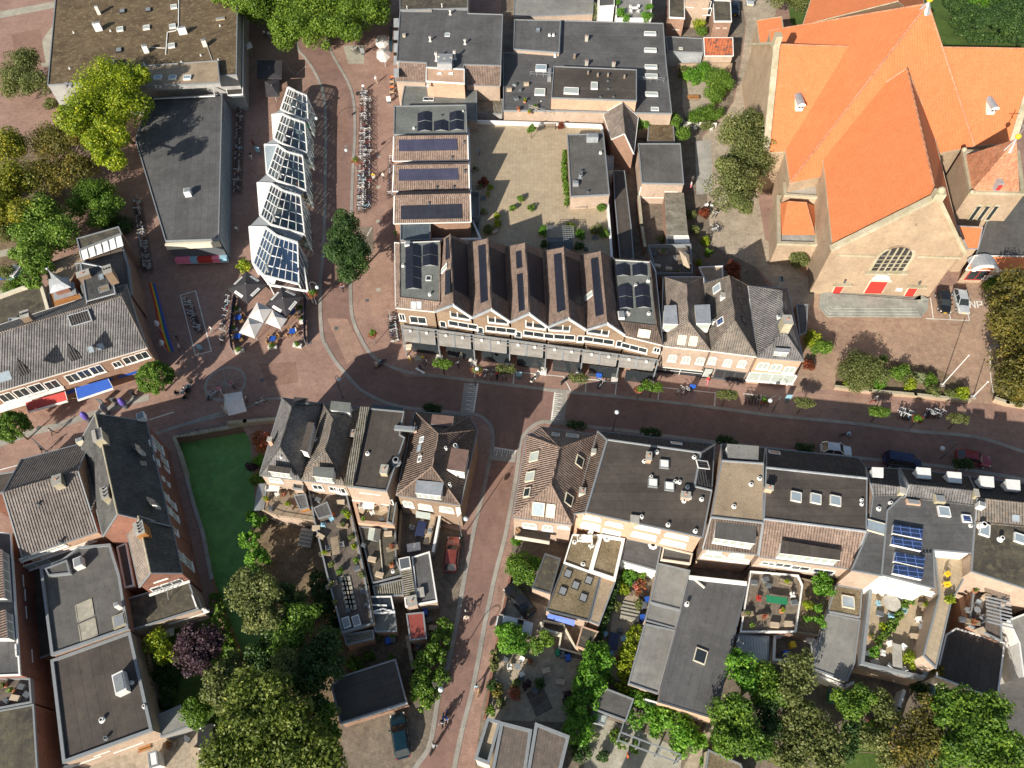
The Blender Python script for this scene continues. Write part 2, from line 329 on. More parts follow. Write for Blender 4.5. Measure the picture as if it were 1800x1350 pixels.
def sheet(name,pts,z,mat,ang=0,kind='structure',label=None,cat=None):
 mb=MB(ang);pp=[P(x,y,z)for x,y in pts]
 a=sum(pp[i].x*pp[(i+1)%len(pp)].y-pp[(i+1)%len(pp)].x*pp[i].y for i in range(len(pp)))
 mb.poly(pp if a>0 else pp[::-1]);o=mb.build(name,mat);o['kind']=kind
 if label:tag(o,label,cat)
 return o
def smooth_line(pts,k=6):
 pts=[V(p)for p in pts];out=[]
 for i in range(len(pts)-1):
  p0=pts[max(i-1,0)];p1=pts[i];p2=pts[i+1];p3=pts[min(i+2,len(pts)-1)]
  for j in range(k):
   t=j/k;out.append(.5*((2*p1)+(p2-p0)*t+(2*p0-5*p1+4*p2-p3)*t*t+(-p0+3*p1-3*p2+p3)*t**3))
 return out+[pts[-1]]
def ribbon(name,pts,width,z,mat,h=.0,smooth=True,mb=None,build=True):
 w_=[P(x,y,z)for x,y in pts];w_=smooth_line(w_)if smooth else w_
 own=mb is None;mb=mb or MB();L=[];Rr=[]
 for i,p in enumerate(w_):
  d=(w_[min(i+1,len(w_)-1)]-w_[max(i-1,0)]);d.z=0;d.normalize();n=V((-d.y,d.x,0))
  L.append(p+n*width/2);Rr.append(p-n*width/2)
 for i in range(len(w_)-1):
  mb.poly([Rr[i],Rr[i+1],L[i+1],L[i]])
  if h:
   for a,b in((L[i+1],L[i]),(Rr[i],Rr[i+1])):
    mb.poly([V((a.x,a.y,0)),V((b.x,b.y,0)),b,a])
 if build:
  o=mb.build(name,mat);o['kind']='structure';return o
 return mb
def inset(pts,d):
 a=sum(pts[i].x*pts[(i+1)%len(pts)].y-pts[(i+1)%len(pts)].x*pts[i].y for i in range(len(pts)))
 s_=1 if a>0 else-1;n=len(pts);out=[]
 for i in range(n):
  p0,p1,p2=pts[i-1],pts[i],pts[(i+1)%n]
  d1=(p1-p0);d1.z=0;d1.normalize();d2=(p2-p1);d2.z=0;d2.normalize()
  n1=V((-d1.y,d1.x,0))*s_;n2=V((-d2.y,d2.x,0))*s_;b=n1+n2
  k=b.length_squared
  if k<.05:out.append(p1+n1*d);continue
  out.append(p1+b*(2*d/k)if k>.6 else p1+b.normalized()*d*1.5)
 return out
# ------------------------------------------------------------------ buildings
def inpoly(x,y,pts):
 c=False;n=len(pts)
 for i in range(n):
  a,b=pts[i],pts[i-1]
  if(a[1]>y)!=(b[1]>y)and x<(b[0]-a[0])*(y-a[1])/(b[1]-a[1])+a[0]:c=not c
 return c
def normal(pts):
 n=V((0,0,0))
 for i in range(len(pts)):n+=pts[i].cross(pts[(i+1)%len(pts)])
 n.normalize();return n if n.z>=0 else-n
class Bld:
 """eave: outline of the eaves in picture positions, at height z; roof 'flat' or extra points + faces"""
 def __init__(s,label,cat,eave,z,wall,rmat,extra=(),faces=None,zb=0,name=None,trim='trim',group=None,rim=.14,rimw=.13,gut=True,cap=None,parent=None,wmat2=None,capr=.1,part='annex'):
  s.z=z;s.zb=zb;E=[p.copy()if isinstance(p,V)else P(p[0],p[1],p[2]if len(p)>2 else z)for p in eave];s.E=E
  rl=[M[r]for r in(rmat if isinstance(rmat,list)else[rmat])]
  c=sum(E,V((0,0,0)))/len(E)
  s.ang=math.atan2(*(lambda d:(d.y,d.x))(max([E[(i+1)%len(E)]-E[i]for i in range(len(E))],key=lambda d:d.length)))
  if parent is None:
   s.root=thing(name or 'house',label,cat,(c.x,c.y,zb),group)
  else:s.root=parent
  s.rf=[]
  wm=M[wall];base=E
  if faces is None:
   mb=MB(s.ang);top=[V((p.x,p.y,z))for p in E];mb.prism(top,z-.12);s.roof=mb.build('roof',rl,s.root);s.rf.append((E,V((0,0,1))))
   mb=MB(s.ang);mb.prism([V((p.x,p.y,z-.125))for p in inset(E,.03)],zb,cap=False);s.wall=mb.build('wall',wm,s.root)
   if rim:
    I=inset(E,rimw);mb=MB(s.ang);n=len(E)
    a=sum(E[i].x*E[(i+1)%n].y-E[(i+1)%n].x*E[i].y for i in range(n));O_=inset(E,-.03)
    for i in range(n):
     j=(i+1)%n;o1,o2,i1,i2=[V((p.x,p.y,z+rim))for p in(O_[i],O_[j],I[i],I[j])]
     dz=V((0,0,rim-.004));dz2=V((0,0,rim+.14))
     qs=[[o1,o2,i2,i1],[i1,i2,i2-dz,i1-dz],[o2,o1,o1-dz2,o2-dz2]]
     for k in qs:mb.poly(k if a>0 else k[::-1])
    mb.build('roof_edge',M[trim],s.root)
  else:
   A=E+[p.copy()if isinstance(p,V)else P(*p)for p in extra];mb=MB();wb=MB();edges={}
   for fc in faces:
    kind='r'
    if isinstance(fc[-1],str):kind=fc[-1];fc=fc[:-1]
    pts=[A[i]for i in fc]
    if kind=='w':wb.poly(pts if(pts[1]-pts[0]).cross(pts[2]-pts[0]).dot(sum(pts,V((0,0,0)))/len(pts)-c)>0 else pts[::-1]);continue
    n=V((0,0,0))
    for i in range(len(pts)):n+=pts[i].cross(pts[(i+1)%len(pts)])
    if n.z<0:pts=pts[::-1]
    mb.poly(pts,{'b':1,'c':2}.get(kind,0));s.rf.append((pts,normal(pts)))  # kind c: darker tile colour standing in for shade on the slope
    for i in range(len(fc)):edges.setdefault(tuple(sorted((fc[i],fc[(i+1)%len(fc)]))),[]).append(normal(pts))
   s.roof=mb.build('roof',rl,s.root)
   tb=[V((p.x,p.y,p.z-.02))for p in inset(E,.12)];n=len(E)
   a=sum(tb[i].x*tb[(i+1)%n].y-tb[(i+1)%n].x*tb[i].y for i in range(n))
   for i in range(n):
    j=(i+1)%n;k=[V((tb[i].x,tb[i].y,zb)),V((tb[j].x,tb[j].y,zb)),tb[j],tb[i]]
    wb.poly(k if a>0 else k[::-1])
   s.wall=wb.build('wall',wm,s.root)
   cb=MB();gb=MB();ng=nc=0
   for(i,j),ns in edges.items():
    if len(ns)==2 and ns[0].dot(ns[1])<.985:
     cb.cyl(A[i]+V((0,0,.02)),A[j]+V((0,0,.02)),capr,n=6);nc+=1
    elif len(ns)==1 and i<len(E)and j<len(E)and abs(A[i].z-A[j].z)<.05:
     gb.bar(A[i]-V((0,0,.04)),A[j]-V((0,0,.04)),.17,.12);ng+=1
    elif len(ns)==1:gb.bar(A[i]-V((0,0,.03)),A[j]-V((0,0,.03)),.14,.14);ng+=1
   if nc:cb.build('ridge_cap',M[cap or(rmat[min(1,len(rmat)-1)]if isinstance(rmat,list)else rmat)],s.root)
   if ng and gut:gb.build('gutter',M[trim],s.root)
 def hit(s,px,py):
  o=V((0,0,CH));d=rayd(px,py);best=None
  for pts,n in s.rf:
   dn=d.dot(n)
   if abs(dn)<1e-6:continue
   t=(pts[0]-o).dot(n)/dn;p=o+d*t
   if inpoly(p.x,p.y,pts)and(best is None or t<best[0]):best=(t,p,n)
  if best is None:
   p=P(px,py,s.z)
   bb=min(s.rf,key=lambda f:(sum(f[0],V((0,0,0)))/len(f[0])-p).length);t=(bb[0][0]-o).dot(bb[1])/d.dot(bb[1]);return o+d*t,bb[1]
  return best[1],best[2]
 def axes(s,n):
  if n.z>.985:return V((math.cos(s.ang),math.sin(s.ang),0)),V((-math.sin(s.ang),math.cos(s.ang),0)),n
  u=V((-n.y,n.x,0)).normalized();return u,n.cross(u),n
 def sky(s,px,py,w_=.8,h=1.1,frame='white',pane='glass_sky',lift=.12,ang=None):
  p,n=s.hit(px,py);ax=s.axes(n)
  if ang is not None:ax=(V((math.cos(ang),math.sin(ang),0)),V((-math.sin(ang),math.cos(ang),0)),n)
  mb=MB();u,v,n=ax
  for a,b,c_,d in((-1,0,.1,h),(1,0,.1,h),(0,-1,w_,.1),(0,1,w_,.1)):
   mb.box(p+u*a*(w_/2)+v*b*(h/2),c_+(.1 if b else 0),d,lift,ax=ax)
  f=mb.build('skylight',M[frame],s.root);mb=MB();mb.box(p,w_-.1,h-.1,lift-.03,ax=ax);g=mb.build('pane',M[pane]);s._sub(g,f);return f
 def _sub(s,g,f):
  o=V(s.root['_o'])
  for v in g.data.vertices:v.co-=o
  g.parent=f
 def solar(s,quad,mat='solar_b',lift=.12,frame='trim_d'):
  c,n=s.hit(sum(p[0]for p in quad)/len(quad),sum(p[1]for p in quad)/len(quad))
  pts=[]
  for p in[P(*x)for x in quad]:
   d=(p-V((0,0,CH))).normalized();o=V((0,0,CH));t=(c-o).dot(n)/d.dot(n);pts.append(o+d*t)
  if normal(pts).dot((pts[1]-pts[0]).cross(pts[2]-pts[1]))<0:pts=pts[::-1]
  mb=MB(s.ang);tp=[p+n*lift for p in pts];mb.poly(tp)
  for i in range(len(pts)):j=(i+1)%len(pts);mb.poly([pts[i]+n*.01,pts[j]+n*.01,tp[j],tp[i]],1)
  return mb.build('solar_panel',[M[mat],M[frame]],s.root)
 def tent(s,quad,mat='solar_b',hi=.35):
  """pair of low solar rows leaning on each other, ridge along the long way of the quad a,b,c,d (a-b short)"""
  a,b,c,d=[s.hit(*p)[0]+V((0,0,.08))for p in quad];m1=(a+b)/2+V((0,0,hi));m2=(c+d)/2+V((0,0,hi));mb=MB(s.ang)
  for k in([a,m1,m2,d],[m1,b,c,m2]):mb.poly(k if(k[1]-k[0]).cross(k[2]-k[0]).z>0 else k[::-1])
  mb.poly([a,b,m1],1);mb.poly([d,m2,c],1);return mb.build('solar_panel',[M[mat],M['trim']],s.root)
 def base(s,px,py,hgt):
  """roof point under a thing whose top (height hgt above the roof) shows at px,py"""
  p,n=s.hit(px,py)
  for k in range(4):
   t=P(px,py,p.z+hgt);z=None
   for pts,nn in s.rf:
    if inpoly(t.x,t.y,pts):zz=pts[0].z-((t.x-pts[0].x)*nn.x+(t.y-pts[0].y)*nn.y)/nn.z;z=zz if z is None else max(z,zz)
   if z is None:break
   p=V((t.x,t.y,z))
  return p
 def chim(s,px,py,a=.9,b=.6,hgt=1.1,mat='brick_brown',pots=2,ang=None):
  p=s.base(px,py,hgt);an=s.ang if ang is None else ang;mb=MB(an)
  mb.box(p-V((0,0,.9)),a,b,hgt+.8,an);mb.box(p+V((0,0,hgt-.1)),a+.12,b+.12,.1,an,1)
  c=mb.build('chimney',[M[mat],M['conc']],s.root)
  if pots:
   mb=MB();u=V((math.cos(an),math.sin(an),0))
   for i in range(pots):k=(i+.5)/pots-.5;mb.cyl(p+u*k*a+V((0,0,hgt)),p+u*k*a+V((0,0,hgt+.22)),.1,.08)
   g=mb.build('chimney_pot',M['pot']if pots<3 else M['black']);s._sub(g,c)
 def vent(s,px,py,r=.12,hgt=.45,mat='white',cowl=True):
  r*=.72;hgt*=.85;p=s.base(px,py,hgt);mb=MB();mb.cyl(p-V((0,0,.05)),p+V((0,0,hgt)),r*.7,n=8)
  if cowl:mb.cyl(p+V((0,0,hgt*.7)),p+V((0,0,hgt)),r*1.2,r*1.1,n=8)
  mb.cyl(p-V((0,0,.02)),p+V((0,0,.05)),r*1.7,r*1.5,n=8)
  return mb.build('vent_pipe',M[mat],s.root)
 def unit(s,px,py,a,b,h,mat='white',name='roof_unit',ang=None):
  p=s.base(px,py,h);an=s.ang if ang is None else ang;mb=MB(an);mb.box(p,a,b,h,an);mb.box(p+V((0,0,h)),a*.8,b*.8,.06,an,1)
  return mb.build(name,[M[mat],M['trim']],s.root)
 def dormer(s,quad,z,depth=1.6,side='white',top='zinc',front=None,fw=.9,n=2,rim='white',pane='glass_pale'):
  """flat roofed box standing out of the roof: quad = its top outline, front = index of the edge that carries the windows"""
  T=[P(x,y,z)for x,y in quad];mb=MB(s.ang);mb.prism([V((p.x,p.y,z-.1))for p in inset(T,.08)],z-depth,cap=False);mb.prism(T,z-.16,1,2)
  d=mb.build('dormer',[M[side],M[rim],M[top]],s.root)
  if front is not None:
   a,b=T[front],T[(front+1)%len(T)];c=sum(T,V((0,0,0)))/len(T);u=(b-a);L=u.length;u.normalize();nn=V((u.y,-u.x,0))
   if nn.dot(a-c)<0:nn=-nn
   mb=MB()
   for i in range(n):
    t=(i+.5)/n;p=a+u*L*t+nn*-.06;p.z=z-.2-min(depth-.3,1.0)
    mb.box(p,L/n*fw-.15,.06,min(depth-.4,.9),math.atan2(u.y,u.x))
   g=mb.build('window',M[pane]);s._sub(g,d)
  return d
 def win(s,e,pts,w_=1.1,h=1.3,frame='white',pane='glass',mull=1,sill=True,name='window',trans=0,out=0.0):
  """windows on the wall under eave edge e, centred where they show in the picture"""
  n_=len(s.E);I=inset(s.E,.12-out);a,b=I[e],I[(e+1)%n_];c=sum(s.E,V((0,0,0)))/n_
  u=V((b.x-a.x,b.y-a.y,0)).normalized();nn=V((u.y,-u.x,0))
  # outward side
  ar=sum(s.E[i].x*s.E[(i+1)%n_].y-s.E[(i+1)%n_].x*s.E[i].y for i in range(n_))
  if ar<0:nn=-nn
  o=V((0,0,CH))
  for p in pts:
   ww,hh=(p[2],p[3])if len(p)>3 else(w_,h)
   d=rayd(p[0],p[1]);t=(a-o).dot(nn)/d.dot(nn);c0=o+d*t;c0=c0-V((0,0,hh/2))
   ax=(u,nn,V((0,0,1)));mb=MB()
   for k in[-1,1]:mb.box(c0+u*k*(ww/2-.05),.12,.16,hh,ax=ax)
   for z_ in(0,hh-.1):mb.box(c0+V((0,0,z_)),ww,.16,.1,ax=ax)
   for k in range(1,mull+1):mb.box(c0+u*(ww*k/(mull+1)-ww/2),.07,.14,hh,ax=ax)
   if trans:mb.box(c0+V((0,0,hh*.7)),ww,.14,.07,ax=ax)
   if sill:mb.box(c0-V((0,0,.08)),ww+.2,.36,.08,ax=ax)
   f=mb.build(name,M[frame],s.root);mb=MB();mb.box(c0+V((0,0,.08)),ww-.18,.06,hh-.16,ax=ax);g=mb.build('pane',M[pane]);s._sub(g,f)
 def sign(s,e,px,py,ww,hh,mat,name='shop_sign',th=.12):
  n_=len(s.E);I=inset(s.E,.12);a,b=I[e],I[(e+1)%n_];u=V((b.x-a.x,b.y-a.y,0)).normalized();nn=V((u.y,-u.x,0))
  if sum(s.E[i].x*s.E[(i+1)%n_].y-s.E[(i+1)%n_].x*s.E[i].y for i in range(n_))<0:nn=-nn
  o=V((0,0,CH));d=rayd(px,py);c0=o+d*((a-o).dot(nn)/d.dot(nn))-V((0,0,hh/2));mb=MB();mb.box(c0,ww,th*2,hh,ax=(u,nn,V((0,0,1))));return mb.build(name,M[mat],s.root)
def strip(root,pts,z,wd,h,mat,name='wall',z0=None):
 """low wall, fence or rail along picture points at top height z"""
 w_=[P(x,y,z)for x,y in pts];mb=MB()
 for i in range(len(w_)-1):
  a,b=w_[i],w_[i+1];d=(b-a).normalized();mb.bar(a-V((0,0,h/2))-d*(wd/2 if i else 0),b-V((0,0,h/2)),wd,h)
 return mb.build(name,M[mat],root)
def wallthing(name,label,cat,pts,z,wd,mat,z0=0,capm=None,group=None):
 mb=MB();w_=[P(x,y,z)for x,y in pts]
 for i in range(len(w_)-1):
  a,b=w_[i],w_[i+1];d=(b-a);L=d.length;d.normalize();an=math.atan2(d.y,d.x);c=(a+b)/2
  mb.box(V((c.x,c.y,z0)),L+wd,wd,z-z0-(.06 if capm else 0),an)
  if capm:mb.box(V((c.x,c.y,z-.06)),L+wd+.06,wd+.1,.06,an,1)
 o=mb.build(name,[M[mat],M[capm or mat]]);return tag(o,label,cat,group)
def railing(root,pts,z,h,mat='steel',name='railing',step=1.2,rails=(1,.55)):
 """posts and rails standing on height z along points seen at the top"""
 w_=[P(x,y,z+h)for x,y in pts];mb=MB()
 for i in range(len(w_)-1):
  a,b=w_[i],w_[i+1]
  for r_ in rails:k=V((0,0,h*(r_-1)));mb.bar(a+k,b+k,.05)
  n=max(1,int((b-a).length/step))
  for j in range(n+1):p=a.lerp(b,j/n);mb.bar(V((p.x,p.y,z)),p,.05)
 return mb.build(name,M[mat],root)

def gable(label,cat,ra,rb,ea,eb,zr,z,wall,rmat,zb=0,sym=True,**k):
 """ridge ra-rb, visible eave ea-eb (ea below ra); the other slope mirrors it"""
 A,B,C_,D_=P(*ra,zr),P(*rb,zr),P(*ea,z),P(*eb,z)
 c2=V((2*A.x-C_.x,2*A.y-C_.y,z));d2=V((2*B.x-D_.x,2*B.y-D_.y,z))
 return Bld(label,cat,[C_,D_,d2,c2],z,wall,rmat,[A,B],[(0,1,5,4),(2,3,4,5),(1,2,5,'w'),(3,0,4,'w')],zb,**k)
# ------------------------------------------------------------------ the ground
from mathutils.geometry import tessellate_polygon
rr0=random.Random(3)
hole=[P(x,y,0)for x,y in[(307,770),(426,750),(440,775),(446,850),(450,905),(436,940),(446,1010),(476,1100),(496,1180),(440,1200),(398,1090),(368,1010),(352,930),(336,880),(320,822)]]
outer=[V((-500,-250,0)),V((500,-250,0)),V((500,700,0)),V((-500,700,0))]
mb=MB(R(8));allp=outer+hole
for t in tessellate_polygon([outer,hole]):
 k=[allp[i]for i in t];n=(k[1]-k[0]).cross(k[2]-k[0]);mb.poly(k if n.z>0 else k[::-1])
o=mb.build('ground',M['pave']);o['kind']='structure'
mb=MB()
for i in range(len(hole)):
 a,b=hole[i],hole[(i+1)%len(hole)];lo=V((0,0,-2.5));mb.poly([a,b,b+lo,a+lo])
o=mb.build('canal_bank',M['brick_brown']);o['kind']='structure'
mb=MB();c=sum(hole,V((0,0,0)))/len(hole);mb.poly([V((c.x-40,c.y-45,-1.6)),V((c.x+40,c.y-45,-1.6)),V((c.x+40,c.y+45,-1.6)),V((c.x-40,c.y+45,-1.6))])
o=mb.build('water',M['duckweed']);o['kind']='structure'
# stone coping round the canal head
ribbon('coping',[(330,840),(318,800),(306,768),(340,762),(426,746)],.55,.12,M['stone'],h=.1,smooth=False)
ribbon('coping',[(372,1018),(356,935),(340,885),(324,825),(310,778)],.45,.10,M['conc'],h=.1,smooth=False)

K1=[(515,-60),(520,40),(523,83),(536,101),(551,123),(566,156),(572,200),(572,300),(570,400),(567,461),(564,480),(562.5,529),(566,589),(573,607),(591,637),(624,675),(637,687),(671,705),(714,716.5),(747,720),(800,725),(838,729),(853,738),(864,752),(866,783),(858,821),(848,871),(835,922),(817.6,1010),(803,1093),(787,1170),(772,1217),(756,1307),(732,1347),(705,1400),(640,1560)]
K3=[(745,1560),(790,1400),(799,1347),(812.6,1282),(827.7,1224),(838,1174),(853,1093),(870.5,1010),(888,942),(899,884),(905,851),(911,811),(915,778),(927,757),(950,742),(975,743),(1026,749),(1101,757),(1240,775),(1400,794),(1520,806),(1640,818),(1703,826),(1800,843),(1900,868),(2300,960)]
K2=[(2300,912),(1900,820),(1798,793),(1753,778),(1703,766),(1602,757),(1501,744),(1350,729),(1257,716.6),(1159,705),(1076,696),(1000,689),(900,677),(777,662),(722,655),(677,640),(649,619),(629,584),(624,572),(618,549),(616,501),(617.5,378),(620,302),(623.8,226),(621,174),(611,143),(593,111),(581,88),(575,60),(570,0),(565,-60)]
def dense(pts,z):return smooth_line([P(x,y,z)for x,y in pts],5)
rp=dense(K1,.006)+dense(K3,.006)+dense(K2,.006)
mb=MB(R(20));a=sum(rp[i].x*rp[(i+1)%len(rp)].y-rp[(i+1)%len(rp)].x*rp[i].y for i in range(len(rp)))
for t in tessellate_polygon([rp]):
 k=[rp[i]for i in t];n=(k[1]-k[0]).cross(k[2]-k[0]);mb.poly(k if n.z>0 else k[::-1])
o=mb.build('road',M['road']);o['kind']='structure'
for k in(K1,K3,K2):ribbon('kerb',k,.5,.05,M['kerb'],h=.05)
ribbon('kerb',[(500,700),(468,702),(430,718),(400,728),(330,745)],.35,.03,M['kerb'],h=.03)
ribbon('kerb',[(-40,795),(0,780),(50,762),(105,747),(150,732),(176,724),(230,706),(262,698)],1.1,.02,M['kerb'])
ribbon('gutter_line',[(-40,836),(0,826),(60,809),(140,782)],.16,.02,M['mark']);ribbon('gutter_line',[(262,738),(306,724)],.16,.02,M['mark'])
ribbon('gutter_line',[(275,762),(310,750),(395,723)],.5,.016,M['kerb'])
S=sheet
S('church_square',[(1395,690),(1388,650),(1410,560),(1400,500),(1440,500),(1640,515),(1760,470),(2200,440),(2200,790),(1900,740),(1760,712),(1460,684)],.004,M['square'],R(-5))
S('alley',[(1296,-40),(1380,-60),(1346,110),(1330,330),(1345,420),(1440,505),(1412,560),(1330,470),(1250,430),(1235,240),(1262,215),(1290,180),(1305,100),(1312,40)],.008,M['yard_pale'],R(-5))
S('backyard',[(880,-20),(1294,-60),(1310,40),(1303,100),(1288,180),(1260,213),(1233,238),(1250,430),(1330,470),(1400,590),(1150,520),(1080,520),(1075,220),(885,210)],.003,M['yard'],R(-3))
S('garden_ground',[(456,880),(480,850),(814,935),(816,1010),(801,1090),(783,1165),(766,1217),(752,1300),(690,1600),(500,1600),(500,1185),(480,1100),(450,1010),(441,945),(454,905)],.004,M['soil'])
S('drive',[(722,925),(816,938),(819,1010),(803,1092),(775,1090),(768,1040)],.008,M['yard'],R(10))
S('drive',[(600,1275),(716,1240),(770,1217),(757,1300),(732,1345),(690,1600),(600,1600)],.008,M['yard'],R(15))
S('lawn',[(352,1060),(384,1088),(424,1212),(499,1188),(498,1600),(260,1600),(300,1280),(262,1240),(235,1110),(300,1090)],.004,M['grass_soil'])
S('yard',[(112,1345),(280,1290),(310,1270),(380,1290),(380,1600),(100,1600)],.008,M['yard_pale'],R(20))
S('yard',[(-400,1240),(80,1190),(112,1340),(100,1600),(-400,1600)],.005,M['yard'],R(20))
S('garden_ground',[(902,925),(1256,900),(2400,900),(2400,1600),(806,1600),(846,1250),(874,1130),(897,1010)],.003,M['yard'],R(-12))
S('patio',[(885,1040),(960,1065),(975,1150),(1025,1160),(1005,1270),(850,1265),(870,1150)],.008,M['yard_pale'],R(20))
S('patio',[(1085,1010),(1130,1020),(1125,1100),(1095,1200),(1065,1190),(1075,1090)],.008,M['yard_pale'],R(-15))
S('patio',[(1040,1250),(1100,1270),(1200,1320),(1190,1400),(1020,1400)],.008,M['slab'],R(-15))
S('path',[(1248,1262),(1262,1265),(1222,1360),(1195,1360)],.008,M['yard_pale'],R(-15))
S('patio',[(1755,1130),(1830,1100),(1830,1360),(1770,1330),(1756,1230)],.008,M['roof_mid'],R(-15))
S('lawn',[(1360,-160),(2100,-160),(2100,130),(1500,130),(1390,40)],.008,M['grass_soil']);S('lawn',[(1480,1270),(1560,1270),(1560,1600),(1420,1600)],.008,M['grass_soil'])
S('park_ground',[(-400,180),(10,235),(60,240),(112,330),(140,405),(60,470),(30,560),(-400,600)],.004,M['soil'])
S('path',[(-60,452),(0,440),(50,430),(60,442),(0,452),(-60,470)],.01,M['slab']);S('path',[(-60,530),(0,510),(60,500),(62,512),(0,540),(-60,560)],.01,M['slab'])
S('path',[(0,20),(98,2),(100,13),(0,32)],.006,M['slab'],R(10));S('path',[(75,70),(95,40),(92,120),(72,115)],.006,M['slab'],R(10))
S('garden_bed',[(1468,660),(1480,640),(1540,630),(1640,645),(1690,668),(1705,700),(1640,697),(1470,683)],.01,M['soil'])
S('garden_bed',[(1740,690),(1752,610),(1760,560),(1900,560),(1900,712),(1760,706)],.01,M['soil'])
S('garden_bed',[(1200,118),(1280,118),(1262,200),(1210,220),(1200,190)],.008,M['yard_pale']);S('bare_roof_slab',[(1222,248),(1250,246),(1252,340),(1224,342)],.02,M['conc'])
S('paving_patch',[(603,80),(641,80),(640,112),(612,112)],.012,M['slab'],R(5));S('paving_patch',[(628,400),(655,398),(657,440),(650,455),(632,430)],.012,M['yard'],R(5))
for i,pts in enumerate(([(455,640),(520,636),(524,672),(470,680)],[(300,470),(330,462),(350,500),(318,510)],[(640,420),(690,425),(690,540),(660,560),(640,520)],[(580,180),(612,176),(612,250),(585,250)],[(20,60),(70,50),(80,110),(30,120)],[(160,700),(260,670),(262,690),(170,722)],[(1420,690),(1560,704),(1560,728),(1420,712)],[(700,652),(800,652),(800,664),(712,662)],[(480,160),(520,150),(540,200),(490,210)],[(575,560),(610,560),(640,620),(610,640)],[(880,760),(905,760),(890,860),(868,860)],[(1300,735),(1420,745),(1420,785),(1300,772)])):S('paving_repair',pts,.0105,M[('pave2','pave3','pave3','pave2','pave2','pave3','pave3','pave3','pave2','pave3','pave2','pave2')[i]],R(rr0.uniform(-20,20)))
# white painted outlines and the comb markings
def outline(pts,wd=.14,close=True):
 mb=MB();w_=[P(x,y,.022)for x,y in pts];n=len(w_)
 for i in range(n if close else n-1):
  a,b=w_[i],w_[(i+1)%n];d=(b-a).normalized();nn=V((-d.y,d.x,0))*wd/2;z=V((0,0,.0006*i));mb.poly([a-nn-d*wd/2+z,b-nn+d*wd/2+z,b+nn+d*wd/2+z,a+nn-d*wd/2+z])
 o=mb.build('road_marking',M['mark']);o['kind']='structure'
outline([(317,519),(343.7,511),(371.4,617),(343.7,625)])
outline([(904,653.5),(990.5,662),(1003.4,687),(902,676)]);outline([(1030.5,666),(1084,672),(1081,696),(1029,689.6)]);outline([(1159.5,680.5),(1257.6,690.5),(1256,715),(1156.5,702.7)])
outline([(1635.6,524),(1640.6,560)],close=False);outline([(1628,560),(1704,563.5)],close=False);outline([(1668,548),(1671,561)],close=False);outline([(1700.5,545),(1704,563)],close=False)
outline([(1740,608),(1741,660),(1746,690)],.1,False);outline([(1740,608),(1760,609)],.1,False)
outline([(1705.3,540.5),(1704.4,529.5),(1714.4,540.5),(1712.8,529.5)],.2,False);outline([(1719.4,540.5),(1716.7,530),(1725.5,530.5),(1725.8,535.5),(1718.4,536.7)],.2,False)
def comb(a,b,c,d,n,long_,short):
 """grey band a-b-c-d with a line along a..d and teeth towards b"""
 sheet('raised_crossing',[a,b,c,d],.014,M['kerb']);A,B,C_,D_=[P(x,y,.022)for x,y in(a,b,c,d)];mb=MB()
 def seg(p,q_,wd,z=0):
  t=(q_-p).normalized();m_=V((-t.y,t.x,0))*wd/2;k=V((0,0,z));k4=[p-m_+k,q_-m_+k,q_+m_+k,p+m_+k];mb.poly(k4)
 seg(A,D_,.22)
 for i in range(n):
  t=(i+.5)/n;p=A.lerp(D_,t);q_=B.lerp(C_,t);seg(p,p.lerp(q_,long_ if i%2==0 else short),.1,.002)
 o=mb.build('road_marking',M['mark']);o['kind']='structure'
comb((840,674),(816,673),(809,723),(832,726),14,.62,.3);comb((975.5,689.5),(998,692),(992,744),(969,741),14,.62,.3);comb((864,786),(859,808),(905,813),(908,793),10,.62,.3)
# round wheel pattern set in the plaza
mb=MB();c=P(396,674,.02);u=V((1,0,0))
def ring(mb,c,r1,r2,z,n=48):
 for i in range(n):
  a,b=2*math.pi*i/n,2*math.pi*(i+1)/n
  mb.poly([c+V((r1*math.cos(a),r1*math.sin(a),z)),c+V((r2*math.cos(a),r2*math.sin(a),z)),c+V((r2*math.cos(b),r2*math.sin(b),z)),c+V((r1*math.cos(b),r1*math.sin(b),z))])
ring(mb,c,2.55,2.95,0);ring(mb,c,0,.35,.002)
for i in range(14):
 a=2*math.pi*i/14+.1;d=V((math.cos(a),math.sin(a),0));n_=V((-d.y,d.x,0))*.06;z=V((0,0,.004));mb.poly([c+d*.3-n_+z,c+d*2.6-n_+z,c+d*2.6+n_+z,c+d*.3+n_+z])
o=mb.build('plaza_wheel_inlay',M['kerb']);o['kind']='structure'
# tactile studs and covers
mb=MB()
for a,b,n in(((653,401),(640,424),9),((640,424),(651,452),9),((537,117),(519,133),8),((507,120),(519,133),5)):
 for i in range(n):t=i/n;p=P(a[0]+(b[0]-a[0])*t,a[1]+(b[1]-a[1])*t,.012);mb.box(p,.2,.2,.02,.6)
o=mb.build('paving_studs',M['mark']);o['kind']='structure'
mb=MB();mk=MB()
for x,y in((665.3,274),(665.3,329),(665,389),(664.8,509)):mb.box(P(x,y,.01),.75,.75,.01,R(3))
for x,y in((645.5,528),(591,577),(544,602),(461,668),(595,115),(551,122),(68,752),(618,160)):mk.box(P(x,y,.012),.55,.55,.01,R(3))
mb.build('paving_plate',M['slab'])['kind']='structure';mk.build('drain_cover',M['trim_d'])['kind']='structure'
